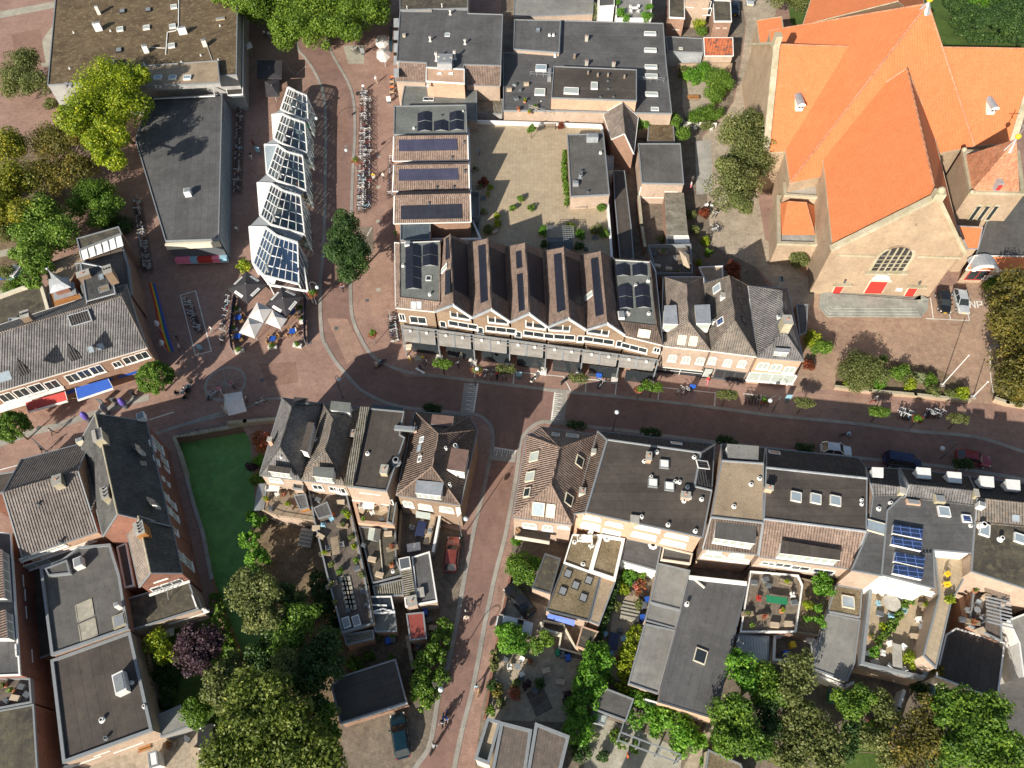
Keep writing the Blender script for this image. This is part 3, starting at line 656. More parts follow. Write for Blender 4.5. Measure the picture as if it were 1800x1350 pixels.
# ------------------------------------------------------------------ left: library hall with its lower wing
b=Bld('long hall under a flat mossy gravel roof dotted with skylights and vents','hall',[(103,-60),(419,-60),(416,132),(385,134),(84,150)],7.2,'render_grey','roof_moss',name='public_hall',trim='trim')
for x,y in((168,10.5),):b.unit(x,y,.6,.6,1.6,'offwhite')
for x,y in((214.5,18.5),(260,16),(208.5,87)):b.unit(x,y,1.4,1.1,.25,'black','roof_hatch')
for x,y in((306,13),(211.5,52.5),(258,49.6),(303.8,47.5),(302,81.6)):b.sky(x,y,1.25,1.1,'white','glass_pale',.3)
b.unit(168,40,.7,1.3,1.5,'white');b.unit(318,48,.6,1.5,1.3,'white');b.unit(253,80,.8,.9,1.3,'white');b.unit(357,70,.8,.8,1.2,'offwhite');b.unit(387,32,.8,1.7,.2,'beige')
for x,y in((128,55),(193,52),(386,43),(121,118),(252.5,110.5),(318,107),(383,103),(141,136),(352,95)):b.vent(x,y,.16,.4)
strip(b.root,[(314,-10),(313.5,45),(309,53),(294,56),(291,95)],7.35,.14,.12,'white','pipe');strip(b.root,[(262,83),(290,84)],7.35,.1,.1,'offwhite','pipe');strip(b.root,[(362,76),(373,106)],7.35,.08,.08,'offwhite','pipe')
mb=MB()
for x in(116,124):mb.cyl(P(x,147,7.4),P(x+9,169,3.6),.3,n=10)
mb.build('duct',M['trim'],b.root)
g=Bld('','',[(178,108),(200,105),(203,119),(181,121)],8.2,'zinc','roof_olive',zb=7.15,parent=b.root)
g=Bld('','',[(224,118),(383,107),(387,146),(224,154)],7.9,'render_grey','roof_sand',zb=7.1,parent=b.root,trim='trim')
for x in(255,278,304,330):g.sky(x,137.5,1.2,1.1,'white','glass_sky',.3)
c=Bld('','',[(414,-60),(429,-60),(427,166),(400,168),(392,134),(414,132)],4.4,'trim_d','roof_black',parent=b.root,trim='white',zb=3.9,rim=.1)
b=Bld('low shop wing with a plain dark grey flat roof and a glazed east front','shop wing',[(268,172),(391,166),(385,421),(291,424),(238,246),(262,178)],4.9,'trim_d','roof_dark',name='shop_wing',trim='trim')
b.unit(328,334,1.1,1.0,1.0,'white');b.unit(375,118,.6,.6,.2,'trim')if 0 else None
strip(b.root,[(270,173),(377,168),(374,150)],5.5,.16,.16,'white','pipe')
strip(b.root,[(290,429),(385,424)],4.6,.5,1.0,'cream','fascia')
mb=MB(R(92))
e0,e1=P(407,196,.35),P(403,452,.35)
for i in range(26):
 t=i/25;p=e0.lerp(e1,t);mb.bar(V((p.x,p.y,0)),p,.1);qd=P(391,168,4.8).lerp(P(386.5,422,4.8),t);mb.bar(p,qd,.08)
mb.bar(e0,e1,.3,.2);mb.build('glazing_bars',M['trim'],b.root)
mb=MB();A=[P(391,168,4.75),P(386.5,422,4.75),e1,e0];mb.poly([p-V((0,0,.06))for p in A]);mb.poly([V((e0.x,e0.y,.02)),V((e1.x,e1.y,.02)),e1-V((.05,0,0)),e0-V((.05,0,0))]);mb.build('shop_glazing',M['glass_sky'],b.root)
mb=MB();bz0,bz1=[V((p.x,p.y-.35,.7))for p in(P(293,424,4.9),P(386,421,4.9))];mb.bar(bz0,bz1,.5,.5,0)
for i,m in enumerate((1,1,2,3,3,1,2)):
 a=bz0.lerp(bz1,i/7)+V((0,0,.35));e=bz0.lerp(bz1,(i+1)/7)+V((0,0,.35));mb.bar(a,e,.7,.9,m)
mb.build('shop_banner',[M['white'],M['pink'],M['lightblue'],M['red']],b.root)

# ------------------------------------------------------------------ top centre block
b=Bld('wide dark flat roofed building with an air handling cluster and rosy tiled skirt roofs','building',[(703,20),(758.5,21),(758.5,16),(822.7,18),(822.7,24),(884,26),(880.5,116),(816,114),(815,121),(750,118),(750,111),(697,108)],8.0,'brick_pink','roof_dark',name='town_building')
for x,y in((755.5,64),(817,69),(791,17)):b.vent(x,y,.28,1.1,'offwhite')
b.sky(786.5,61.5,1.0,.9,'white','glass_sky')
h=b.unit(782,103,3.0,2.6,1.5,'zinc','air_handling_unit')
for x,y in((766,92),(798.5,89),(771.5,98),(781.5,102),(793,100)):b.vent(x,y,.32,1.9,'offwhite')
k=Bld('','',[(703,108.5,8.1),(750,110.5,8.1),(748,144),(695,142)],6.3,'brick_pink','tile_red',[],[(0,1,2,3)],parent=b.root);
k=Bld('','',[(816,113.5,8.1),(880.5,115.5,8.1),(879.5,151),(819,149)],6.3,'brick_pink','tile_red',[],[(0,1,2,3)],parent=b.root)
k=Bld('','',[(749,119),(816.5,122),(816.5,147),(749,143)],8.2,'brick_orange','brick_orange',parent=b.root,trim='white',rim=.1)
for x in(772.5,792.5):k.sky(x,129.5,.7,.4,'white','white',.1)
b.vent(752.5,151,.25,.6);b.chim(710,60,.5,.5,.5,'stone',0)
mb=MB();
for i in range(5):mb.poly([P(692,32+i*22,6.4),P(701,32+i*22,7.9),P(701,48+i*22,7.9),P(692,48+i*22,6.4)])
mb.build('zinc_slope',M['zinc'],b.root)
aw=MB();aw.poly([P(684,45,2.4),P(690,45,3.1),P(690,91,3.1),P(684,92,2.4)]);tag(aw.build('awning',M['teal']),'green shop awning at the street side of the dark roofed town building','awning')
b=Bld('building at the top edge with a stained brown flat roof','building',[(702,-50),(823,-50),(822.5,15),(703,18)],7.2,'brick_pink','roof_olive',name='town_building')
b.vent(715,10,.12,.9,'white');b.vent(777,12,.14,.8)
b=Bld('low building with a grey green flat roof behind two white framed skylights','building',[(711,151),(838,155),(839,213),(706,205),(706,178)],5.2,'brick_pink','roof_green',name='shop_house')
b.sky(749,174.5,.9,.9,'white','glass');b.sky(758,174.5,.9,.9,'white','glass');b.vent(752,152,.16,.5);b.unit(783.5,150,.9,.7,.5,'beige')
b=Bld('corrugated grey lean-to beside the town building','canopy',[(840,173),(884,175),(883,201),(840,200)],3.2,'render_grey','corr',zb=0,name='canopy')
b=Bld('flat roofed house with three small black solar tents','house',[(693,187),(819,185),(821.5,237),(692,237)],7.3,'brick_brown','roof_green',name='row_house')
for a in([(734,200),(759,198),(759,214),(734,215)],[(734,216),(759,215),(759,231),(734,232)],[(763,214),(788,214),(788,231),(763,231)],[(790,199),(815,197),(815,212),(790,214)],[(790,215),(815,213),(815,229),(790,231)]):b.tent([a[0],a[1],a[2],a[3]])
b.vent(727,223,.2,.4);b.vent(776,201,.2,.4,'trim_d');b.vent(814,194,.2,.4)
for i,(r0,r1,e0,e1,pq,lb)in enumerate((((692,240),(822,238),(690.5,283),(823,281),[(701,246),(803,244),(804,264),(701,266)],'northernmost'),((692,291),(824,289),(690,336),(825,333.5),[(701,298),(805,296),(806,316),(701,318)],'middle'),((693,344),(826.5,341),(692,393),(828,390),[(704.5,362),(811,358.5),(813,384),(704.5,386)],'southernmost'))):
 b=gable(f'{lb} of three narrow gabled houses, {"black" if i == 2 else "purplish"} solar strip on rosy tiles','house',r0,r1,e0,e1,8.9,6.6,'brick_brown','tile_red',name='row_house',trim='white',group='gabled row houses beside the tiled terrace')
 b.solar(pq,'solar_b' if i==2 else 'solar_p')
 for x,y in(((816,250),(795,278)),((817,300),(768,331),(798,330)),((754,356),))[i]:b.vent(x,y,.2,.5,'trim_d')
b=Bld('small shed with a blue grey seamed metal roof beside the corner building','shed',[(704,389),(757,387),(756,422),(703.5,423)],6.4,'brick_brown','corr_grey',name='shed')
b=Bld('roof garden strip with plants behind the solar gabled house','roof garden',[(757,392),(843,390),(843,424),(757,423)],3.4,'brick_brown','wood_dark',name='roof_garden')
b=Bld('narrow grey balcony block beside the tiled terrace','balcony',[(828.5,344),(843,344),(843,388),(829,388)],3.6,'render_grey','conc',name='balcony',rim=.9,rimw=.12)

# tiled roof terrace
b=Bld('large roof terrace paved with tan square tiles','roof terrace',[(822,216),(1056,224),(1059,229),(1076,452),(1076,480),(1056,500),(760,470),(758,424),(843,424),(828,390)],3.1,'brick_red','tan_tile',name='roof_terrace',trim='white',rim=.7,rimw=.3)
terr=b
b=Bld('stair block with a grey flat roof and vents standing on the tan terrace','stair block',[(997,237),(1061,235.5),(1071.5,342.5),(1003,346)],5.8,'brick_pink','roof_mid',name='stair_block',zb=3.1)
b.unit(1041.5,238,1.2,1.9,1.0,'zinc');b.vent(1056,266,.25,.5);b.vent(1021,306,.38,.9,'trim');b.vent(1023,299,.3,.4,'trim_d');b.unit(1012,320,.8,.9,.6,'zinc');b.vent(1034,335,.25,.4,'trim_d')
b.win(2,[(1044.5,357)],1.9,2.0,'white','glass',name='door',sill=False)
b=Bld('pale low annex on the east side of the stair block','annex',[(1065,274),(1079,276),(1078,297),(1067,298)],3.6,'render','conc',name='annex')

# flat roofs at the top right of centre
b=Bld('very wide dark flat roof with a column of white rectangular skylights','commercial building',[(987,36.5),(1165.7,41.5),(1171,110),(1181,200),(1120,199),(970,195),(885,195),(884,93),(984,95)],5.2,'brick_pink','roof_dark',name='commercial_building')
for x,y in((1142.5,60.5),(1143,89.5),(1144,119),(1144.5,135),(1145,167)):b.sky(x,y,2.2,.9,'white','glass_pale',.35)
b.sky(951,190-12,.1,.1);b.sky(1151,192,1.3,.9,'white','glass_pale');b.sky(949,163,1.8,1.7,'white','glass_pale',.3);b.sky(951,122,1.9,1.6,'white','glass_sky',.5)
b.unit(966,128,.7,2.8,.9,'trim','duct')
for x,y in((1031.5,63),(1031.5,107),(1079,110)):b.chim(x,y,.6,.5,1.0,'conc',1)
b.vent(976,94,.25,.8);b.unit(1010,95,.4,.4,.9,'wood','vent_box')
railing(b.root,[(932,126),(1168,137)],5.2,.9,'zinc');railing(b.root,[(930,184),(965,197)],5.2,1.0,'zinc')
b2=Bld('','',[(904,35),(985.6,36.5),(983,93),(902.5,87)],5.9,'brick_pink','roof_dark',parent=b.root,zb=5.1)
b2.sky(945.5,54,1.0,.8,'trim_d','glass_sky',.3);b2.vent(966,59,.28,.5);b2.vent(973,59,.28,.5)
b3=Bld('','',[(973,117),(1119,123),(1119,177.5),(969,172.5)],7.4,'brick_orange','roof_black',parent=b.root,zb=1)
b3.sky(1004,161,2.5,1.6,'white','glass_pale',.3);b3.sky(1044.5,152,1.1,1.8,'white','glass_pale',.3)
for x,y in((1034,125),(1051,129),(1069,129),(1098,132)):b3.unit(x,y,.3,.3,.6,'wood','vent_box')
for x,y in((1069,140),(1070,154),(1056,168),(1079,168)):b3.vent(x,y,.25,.3,'trim_d')
b=gable('small brick house with a dark tiled gable roof and white verge boards','house',(1094,180),(1097.7,235),(1060,200),(1075,245),7.2,4.6,'brick_brown','tile_beige',name='garden_house',trim='white')
b=Bld('square flat roofed garden house with white doors along its front','garden house',[(1121.6,253),(1196,253),(1202,323.6),(1128,322.4)],4.3,'brick_pink','roof_mid',name='garden_house')
b.win(2,[(1136,337,2.2,2.3),(1157.5,337,2.2,2.3),(1181,331,2.0,1.2)],mull=2,pane='glass_pale')
b=Bld('narrow shed with a mossy corrugated roof south of the garden house','shed',[(1168,340),(1202,339),(1209.7,413),(1172,413)],2.7,'brick_brown','corr',name='shed',rim=0)
Bld('grey end bay of the mossy shed with a white roof panel','shed',[(1172,414),(1209.7,414),(1211,432),(1172,432)],2.5,'brick_brown','roof_mid',name='shed',rim=.05).sky(1198,421,2.3,1.6,'white','white')
Bld('rusty brown low roof between two green trees','shed',[(1141,205),(1183,210),(1186,250),(1138,249)],2.9,'render','roof_moss',name='shed',rim=.1)
b=Bld('low grey annex with a zinc sloped front beside the small orange roof','annex',[(1170,64.5),(1235,68),(1236,93),(1173,91)],3.0,'zinc','roof_mid',name='annex');b.sky(1196.5,85.5,.7,.6,'cream','glass_sky')
A_,B_=P(1239,72,3.6),P(1288,72,3.6)
Bld('small garage under a mottled orange tile roof with white verges','garage',[(1237,66,3.9),(1288,66,3.9),(1289,98,2.8),(1238.5,98,2.8)],2.8,'brick_pink','tile_bright',[],[(0,1,2,3)],name='garage',trim='white')
for e,lb,w0 in(([(1176,-20),(1203,-20),(1203.5,32.6),(1176,31)],'brick back extension with one large white window under a brown flat roof',[(1189,45)]),([(1253,1),(1284,2),(1286,38),(1255,38)],'brick back extension with two tiny white windows under a dark flat roof',[(1262.5,45,.6,.8),(1275,45,.6,.8)])):
 b=Bld(lb,'extension',e,4.2,'brick_brown','roof_olive',name='house_extension',trim='white');b.win(2,w0,1.3,1.5)
b=Bld('white roof terrace crowded with pale garden furniture at the top edge','roof terrace',[(1082,-20),(1146,-20),(1144,36),(1083,36)],5.6,'white_wall','roof_light',name='roof_terrace',trim='white',rim=.5);tr_top=b
Bld('pale gravel yard roof left of the white terrace','yard roof',[(905,-30),(1045,-30),(1042,24),(903,30)],2.6,'brick_pink','roof_light',name='yard_roof',rim=.1)
Bld('white wall of a house at the top edge behind the terrace','house',[(1053,-30),(1080,-30),(1080,10),(1053,12)],6.5,'white_wall','roof_mid',name='house',trim='white')
Bld('dark house at the top edge between the brick extensions','house',[(1204,-40),(1250,-40),(1249,-2),(1206,-2)],6.0,'brick_pink','tile_dark',name='house').win(2,[(1214,6),(1243,8),(1244,20)],1.5,1.5)

# ------------------------------------------------------------------ the gabled row with its pergola
ze,zr=7.7,10.9
Fa,Fb=P(695.5,541,ze),P(1165,607,ze)
b=Bld('corner building of the gabled row with grey flat roof, solar tents and a tiled skirt','shop house',[(694,426),(776,423),(764.8,548),(695.5,541)],ze,'brick_tan',['roof_green','tile_red'],[(703,427,8.9),(774,424,8.9),(773,531,8.9),(703,523,8.9)],[(4,5,6,7),(0,4,7,3,'b'),(3,7,6,2,'b'),(1,2,6,5,'b'),(0,1,5,4,'w')],name='shop_house',trim='white',group='shops of the gabled row')
for y0 in(433,452,471,490):b.tent([(712.5,y0),(739.5,y0),(740.5,y0+19),(713,y0+19)])
for y0 in(432,450.5):b.tent([(743,y0),(769,y0),(769,y0+18),(743,y0+18)])
b.sky(753.5,489.5,.8,.7,'white','glass');b.vent(755,515,.22,.5);b.vent(708,465,.22,.4);b.unit(716,427,.9,.7,.4,'white')
b.win(2,[(707,557,.9,1.5),(735,562,2.4,1.5)],pane='glass');b.sky(727.5,536,.7,1.0,'trim','glass_pale',.15);b.sky(736.5,536,.7,1.0,'trim','glass_pale',.15)
G=[((791,412),(796.3,534),(764.8,545.7),(830,556.6),(776,421),(825,426)),((857,419),(863.3,541.5),(830,556.6),(897,564),(825,426),(890.7,433)),((922.7,427),(930.3,549),(897,564),(963,573),(890.7,433),(956.7,440.7)),((990.7,434.4),(999.8,558),(963,573),(1031,578),(956.7,440.7),(1022,448)),((1054.9,442),(1067.7,566.6),(1031,578),(1100,588),(1022,448),(1078,453))]
for i,(rn,rs,fl,fr,bl,br)in enumerate(G):
 b=Bld(f'gabled shop house with solar strips, {["first", "second", "third", "fourth", "fifth"][i]} gable from the left in the row','shop house',[fl,fr,br,bl],ze,'brick_tan','tile_red',[(rn[0],rn[1],zr),(rs[0],rs[1],zr)],[(0,5,4,3),(1,2,4,5),(0,1,5,'w'),(2,3,4,'w')],name='shop_house',trim='trim',group='shops of the gabled row',gut=False,capr=.13)
 def lerp(a,c,t):return(a[0]+(c[0]-a[0])*t,a[1]+(c[1]-a[1])*t)
 def on(u,v,left=True): # u along ridge 0 back..1 front, v 0 ridge..1 eave
  return lerp(lerp(rn,rs,u),lerp(bl if left else br,fl if left else fr,u),v)
 segs=[(.03,.34),(.5,.84)]if i==0 else([(.08,.88)]if i in(1,3,4)else[(.1,.34),(.42,.94)])
 for a,c in segs:b.solar([on(a,.12 if i!=2 else .2),on(a,.5 if i else .42),on(c,.5 if i else .42),on(c,.12 if i!=2 else .2)])
 if i<4:b.solar([on(.12 if i else .05,.1,False),on(.12 if i else .05,.86,False),on(.78-.02*i,.86,False),on(.78-.02*i,.1,False)])
 if i in(0,4):b.sky(*((781.5,472)if i==0 else(1035.5,520)),.8,1.5,'white','glass_pale')
 mb=MB();n_=(Fb-Fa).normalized();nn=V((n_.y,-n_.x,0));A,Bp,R_=P(*fl,ze)+nn*.12,P(*fr,ze)+nn*.12,P(*rs,zr)+nn*.12
 mb.bar(A-V((0,0,.1)),R_-V((0,0,.1)),.3,.34,1);mb.bar(R_-V((0,0,.1)),Bp-V((0,0,.1)),.26,.34,0)
 mb.build('verge_board',[M['white'],M['zinc']],b.root)
 # white framed glazing in the gable, triangular upper light
 w0=lambda x,y:P(x,y,0)
 left=i in(0,1,2)
 def wp(t,z,o=.1):q_=P(*fl,ze).lerp(P(*fr,ze),t);return V((q_.x,q_.y,z))+nn*o
 t0,t1=(.42,.94)if left else(.03,.57)
 mb=MB();pn=MB();zb_=ze-.75
 apex=.49
 def zr_(t):return ze+(zr-ze)*(1-abs(t-apex)/(apex if t<apex else 1-apex))-.45
 ts=[t0,t0+.02,(t0+t1)/2-.04,t1]if left else[t0,(t0+t1)/2+.04,t1]
 ts=[t0,t0+(.19 if left else .36),t1]
 for t in ts:mb.bar(wp(t,zb_),wp(t,max(zr_(t),zb_+.15)),.14,.16)
 mb.bar(wp(t0,zb_),wp(t1,zb_),.16,.22)
 pk=[t for t in(t0,apex,t1)if t0<=t<=t1]
 pn.poly([wp(t0,zb_,.04),wp(t1,zb_,.04)]+[wp(t,max(zr_(t),zb_+.1),.04)for t in pk[::-1]])
 mb2=mb
 f=mb.build('gable_window',M['white'],b.root);pv=pn.build('pane',M['glass' if left else 'glass']);b._sub(pv,f)
 wx=lerp(fl,fr,.76 if left else .3)
 yoff=26
 b.win(0,[(wx[0]-(0 if left else 0),wx[1]+17,4.3,1.15)],mull=2);s_=lerp(fl,fr,.17 if left else .8);b.win(0,[(s_[0]+3,s_[1]+22-(0 if left else 4),.95,1.35)],mull=0)
b=Bld('end building of the gabled row with four solar tents and two cream roof windows','shop house',[(1078,453),(1143,458),(1152,476),(1165,607),(1100,591)],ze,'brick_tan',['roof_green','tile_brown'],[(1080,457,8.9),(1142,461,8.9),(1154,573,8.9),(1088,565.5,8.9)],[(5,6,7,8),(4,8,7,3,'b'),(1,2,3,7,6,'b'),(4,0,5,8,'b'),(0,1,6,5,'w')],name='shop_house',trim='white',group='shops of the gabled row')
for x0,y0 in((1081,467),(1111,466.5),(1085,504),(1115,503),(1086,524),(1117,523)):b.tent([(x0,y0),(x0+26,y0),(x0+27,y0+19),(x0+1,y0+19)])
for x,y in((1140,491.5),(1118,500),(1141,549)):b.vent(x,y,.24,.4)
b.unit(1092,553,1.2,.8,.4,'white');b.vent(1103,549,.4,.3,'offwhite',False);b.sky(1127.5,586,.8,1.0,'cream','cream');b.sky(1137,587,.8,1.0,'cream','cream')  # last two roof windows are cream, frame and pane
b.win(3,[(1115,611,3.6,1.1)],mull=2);b.win(3,[(1154.5,615,.9,1.1)])
# pergola: louvred bays on white posts
pg=thing('pergola','long white framed pergola with grey louvred panels along the gabled shops','pergola',tuple(P(930,640,0)))
u0,u1=P(705.5,573,4.4),P(1157,634,4.4);l0,l1=P(709,600,3.5),P(1151.5,653,3.5)
N_=7
for i in range(N_):
 for j in range(2):
  t0=(i+.02+j*.46)/N_;t1=(i+.02+j*.46+.43)/N_
  mb=MB();k=[u0.lerp(u1,t0),u0.lerp(u1,t1),l0.lerp(l1,t1),l0.lerp(l1,t0)];nz=(k[1]-k[0]).cross(k[3]-k[0]).normalized()
  if nz.z<0:nz=-nz
  mb.poly(k[::-1]);mb.poly([p+nz*.06 for p in k]);mb.build('louvre_panel',M['louvre'],pg)
mb=MB()
for i in range(N_+1):
 for j in(0,.47):
  t=min((i+.005+j)/N_,1)if(i<N_ or j==0)else None
  if t is None:continue
  a,c=u0.lerp(u1,t),l0.lerp(l1,t);up=V((0,0,.1));mb.bar(a+up,c+up,.11,.1)
  if j==0:mb.bar(V((c.x,c.y,0)),c,.16);mb.bar(V((a.x,a.y,0)),a,.12)
  if i<N_:t2=(i+(.45 if j==0 else .92))/N_;mb.bar(u0.lerp(u1,t2)+up,l0.lerp(l1,t2)+up,.11,.1)
mb.bar(u0+V((0,0,.2)),u1+V((0,0,.2)),.12,.14);mb.bar(u0.lerp(l0,.22)+V((0,0,.2)),u1.lerp(l1,.22)+V((0,0,.2)),.08)
mb.build('frame',M['trim'],pg)
for i in range(2*N_):
 t=(i//2+.25+(i%2)*.46)/N_;p=u0.lerp(u1,t).lerp(l0.lerp(l1,t),.33);mb=MB();mb.cyl(p+V((0,0,.25)),p+V((0,0,.6)),.03,n=5);mb.ball(p+V((0,0,.3)),.24,8,5,sz=.7);mb.build('spot_lamp',M['white'],pg)
mb=MB()
for i in range(N_):
 p=l0.lerp(l1,(i+.97)/N_);mb.box(V((p.x,p.y,0)),.9,.9,.7,R(-9))
mb.build('planter_base',M['offwhite'],pg)
sf=MB(R(-8));a,c=P(712,607,3.2),P(1160,668,3.2);dn=(c-a).normalized()
for i in range(7):
 p0,p1=a.lerp(c,(i+.08)/7),a.lerp(c,(i+.9)/7);sf.bar(V((p0.x,p0.y,0))+V((.3,1.2,1.5)),V((p1.x,p1.y,0))+V((.3,1.2,1.5)),.1,2.6)
o=sf.build('shop_window',M['glass'],pg)
mb=MB();k=[P(709,606,.5),P(713.5,612,.5),P(757,606,.5),P(752,601,.5)];mb.prism(k,0);tag(mb.build('bench_wall',M['cream']),'long cream wedge shaped seat wall under the first pergola bay','seat wall')

# ------------------------------------------------------------------ two hipped houses and the grey one, right of the row
Z=6.3
b=Bld('pink brick shop house with a weathered hipped roof and two grey topped dormers','shop house',[(1166,487),(1236,487),(1249,617),(1163,608)],Z,'brick_pink','tile_beige',[(1206.5,500,10),(1210,566,10)],[(0,4,5,3),(1,2,5,4),(0,1,4),(3,5,2)],name='shop_house',trim='white')
b.dormer([(1168,537),(1189,536),(1192,570),(1166,569)],9.0,1.8,front=2,n=1);b.dormer([(1221,536),(1248,535),(1250,569),(1224,568)],9.2,2,front=2,n=1)
b.sky(1198.5,597,1.0,1.4,'cream','glass_pale');b.sky(1218.5,599,1.0,1.4,'cream','glass_pale')
b.win(2,[(1182,629,1.1,1.5),(1206,632,1.1,1.5),(1231,634,1.1,1.5)],pane='glass_pale');b.win(2,[(1194,656,6.6,2.2)],mull=1,name='shop_front',trans=1)
b=Bld('cream brick shop house with a hipped roof partly of orange brown tiles and roof windows','shop house',[(1237,500),(1314,502),(1330,627),(1249,617)],Z,'brick_pink','tile_mix',[(1282,485,10.2),(1292,565,10.2)],[(0,4,5,3),(1,2,5,4),(0,1,4),(3,5,2)],name='shop_house',trim='white')
b.sky(1260.5,507,1.2,1.3,'white','glass_sky');b.sky(1266.5,565,1.0,1.1,'white','solar_blue');b.chim(1271.5,518,.8,.5,.6,'white',0);b.vent(1255,563,.3,.7);b.sky(1300,507,.8,1,'tile_dark','glass');b.sky(1302,530,.8,1,'tile_dark','glass');b.sky(1307,563,.8,1,'tile_dark','glass')
b.win(2,[(1252,633.5,1.0,1.5),(1279,637,1.0,1.5),(1304.5,639,1.0,1.5)],pane='glass_pale');b.win(2,[(1244,655,1.3,2.2)],mull=0,frame='black',name='door',pane='glass_pale');b.win(2,[(1282,659,4.2,2.1)],mull=2,frame='trim_d',name='shop_front')
b=Bld('corner house with a plain grey hipped roof, brick chimneys and a white dormer','shop house',[(1316,503),(1384,507),(1412.5,634.5),(1331,628)],Z,'brick_orange','tile_grey',[(1374,512,9.6),(1378,582,9.6)],[(0,4,5,3),(1,2,5,4),(0,1,4),(3,5,2)],name='shop_house',trim='zinc')
b.chim(1370,500,.9,.7,1.2,'render',4);b.chim(1380,572,1.4,1.1,1.2,'stone',1);b.dormer([(1363,611),(1389,613),(1387,620),(1361,618)],8.2,1.0,front=2,n=2);b.unit(1370,556,.5,.5,.4)
b.win(2,[(1341,643,1.5,1.5),(1364,646,1.5,1.5),(1387.5,650,1.5,1.5)],pane='glass_pale');b.win(2,[(1356,664,6.4,2.1)],mull=3,name='shop_front',pane='glass_pale')
Bld('grey lean-to beside the corner house wall','lean-to',[(1399,535),(1420,536),(1417,585),(1405,590)],3.0,'brick_brown','roof_dark',name='lean_to')
b=Bld('small roof terrace with parasol and outdoor seats behind the weathered house','roof terrace',[(1139,436),(1213,434),(1216,485),(1152,486)],3.4,'brick_brown','wood_dark',name='roof_terrace',rim=.7,rimw=.12,trim='trim');tr_mid=b
Bld('dark low roofs in the narrow passage east of the terrace','passage roof',[(1078,300),(1098,300),(1110,400),(1114,455),(1090,460),(1080,350)],2.6,'brick_red','roof_black',name='passage_roof',rim=.05)
Bld('small sandy gravel roof next to the red leaved shrub','shed',[(1228,470),(1270,468),(1271,490),(1241,498)],3.2,'brick_brown','roof_sand',name='shed',trim='white')
# ------------------------------------------------------------------ four houses south of the junction
Z=6.7;ZR=10.0
b=Bld('leftmost hipped house by the canal with a long black dormer','house',[(496.6,699.7),(567,710),(529.3,843.8),(456.3,835)],Z,'brick_pink','tile_grey',[(514,715.3,ZR),(492.8,784.6,ZR)],[(0,4,5,3),(1,2,5,4),(0,1,4),(3,5,2)],name='house',cap='tile_slate')
b.dormer([(472,817),(512,823),(509,833),(471,828)],9.0,1.5,top='roof_black',front=2,n=4);b.dormer([(541,742),(552,743),(540,795),(528,791)],9.3,1.6,top='roof_black',front=None)
b.dormer([(516.5,697.5),(541,700),(539,709),(516,706)],9.0,1.6,top='roof_black',rim='trim');b.chim(474,772,.5,.5,1.2,'brick_orange',0);b.vent(493,802,.14,.5);b.win(2,[(485,843.5,1.7,1.0)],pane='glass_pale')
b=Bld('second hipped house from the canal with rust tinted tiles','house',[(567.5,709),(638.9,717.8),(607.4,852.6),(529.8,844)],Z,'brick_pink','tile_mix',[(586,737.5,ZR),(572,791,ZR)],[(0,4,5,3),(1,2,5,4),(0,1,4),(3,5,2)],name='house',cap='tile_mix')
b.dormer([(550.7,820),(587,822),(584,841),(549.5,837)],9.2,1.6,top='roof_green',front=2,n=3);b.dormer([(582,704.5),(616.7,708),(615,725),(579.7,720)],9.3,1.8,top='roof_green',rim='trim')
b.chim(619.5,761,.9,.5,.9,'tile_dark',1);b.vent(555,771,.2,.4);b.win(2,[(559,856,1.3,1.3),(587,859,1.2,1.2),(600,862,1.2,1.5)])
b=Bld('tall narrow house with a black flat roof between the hipped houses','house',[(643.9,717.8),(710.6,724),(703,764.4),(711.9,769.5),(680.4,864),(609,855)],8.2,'brick_pink','roof_black',name='house',rim=.12)
strip(b.root,[(641,715),(612,852)],8.6,1.1,.5,'corr','parapet');b.vent(645.5,796,.25,.3);b.chim(675,824,1.0,.8,1.0,'stone',1);b.vent(697,813,.5,.9,'trim');b.dormer([(654.5,710),(710,717),(709,722),(654,717)],7.0,1.0,side='trim',rim='white',top='trim_d');b.unit(712,755,.6,2.5,.4,'trim')
b.win(4,[(649.6,863.5,2.4,.9),(637.5,876,2.6,1.3),(681,882,1.5,1.3)],pane='glass')
b=Bld('corner house with a large hipped brown tile roof and three flat dormers','house',[(729.5,723.4),(825.5,732),(839,755.6),(809,888),(696.8,870)],Z,'brick_tan','tile_brown',[(771,763,10.6),(759.7,821,10.6)],[(0,5,6,4),(0,1,5),(1,2,5),(2,3,6,5),(3,4,6)],name='house',cap='tile_red')
b.dormer([(732,844),(780,848),(775,871.5),(729.5,866.4)],9.2,1.4,top='zinc',front=2,n=4);b.dormer([(793.7,787),(824,791),(816.5,830),(785,825)],9.4,1.8,top='felt_brown',front=1,n=1);b.dormer([(759.7,728),(798,731.7),(795,748),(757,745.5)],9.4,1.8,top='felt_brown',rim='trim')
b.chim(726,752,.5,.9,1.0,'brick_orange',1);b.sky(742,773,.7,.7,'white','glass_sky');b.sky(737.5,788,1.0,.8,'tile_grey','glass_sky');b.sky(738.5,807,.7,.6,'white','trim_d');b.vent(738,800,.2,.5);b.vent(800,782,.3,.6);b.vent(783,786,.2,.5);b.vent(790,850,.2,.8)
b.win(3,[(717.8,885.6,1.3,1.5),(747.8,890.6,1.7,1.4),(785,895,1.7,1.4)],pane='glass_pale');mb=MB();mb.bar(P(805,893,5.9),P(810,918,.1),.55,.2);mb.build('corner_board',M['white'],b.root)

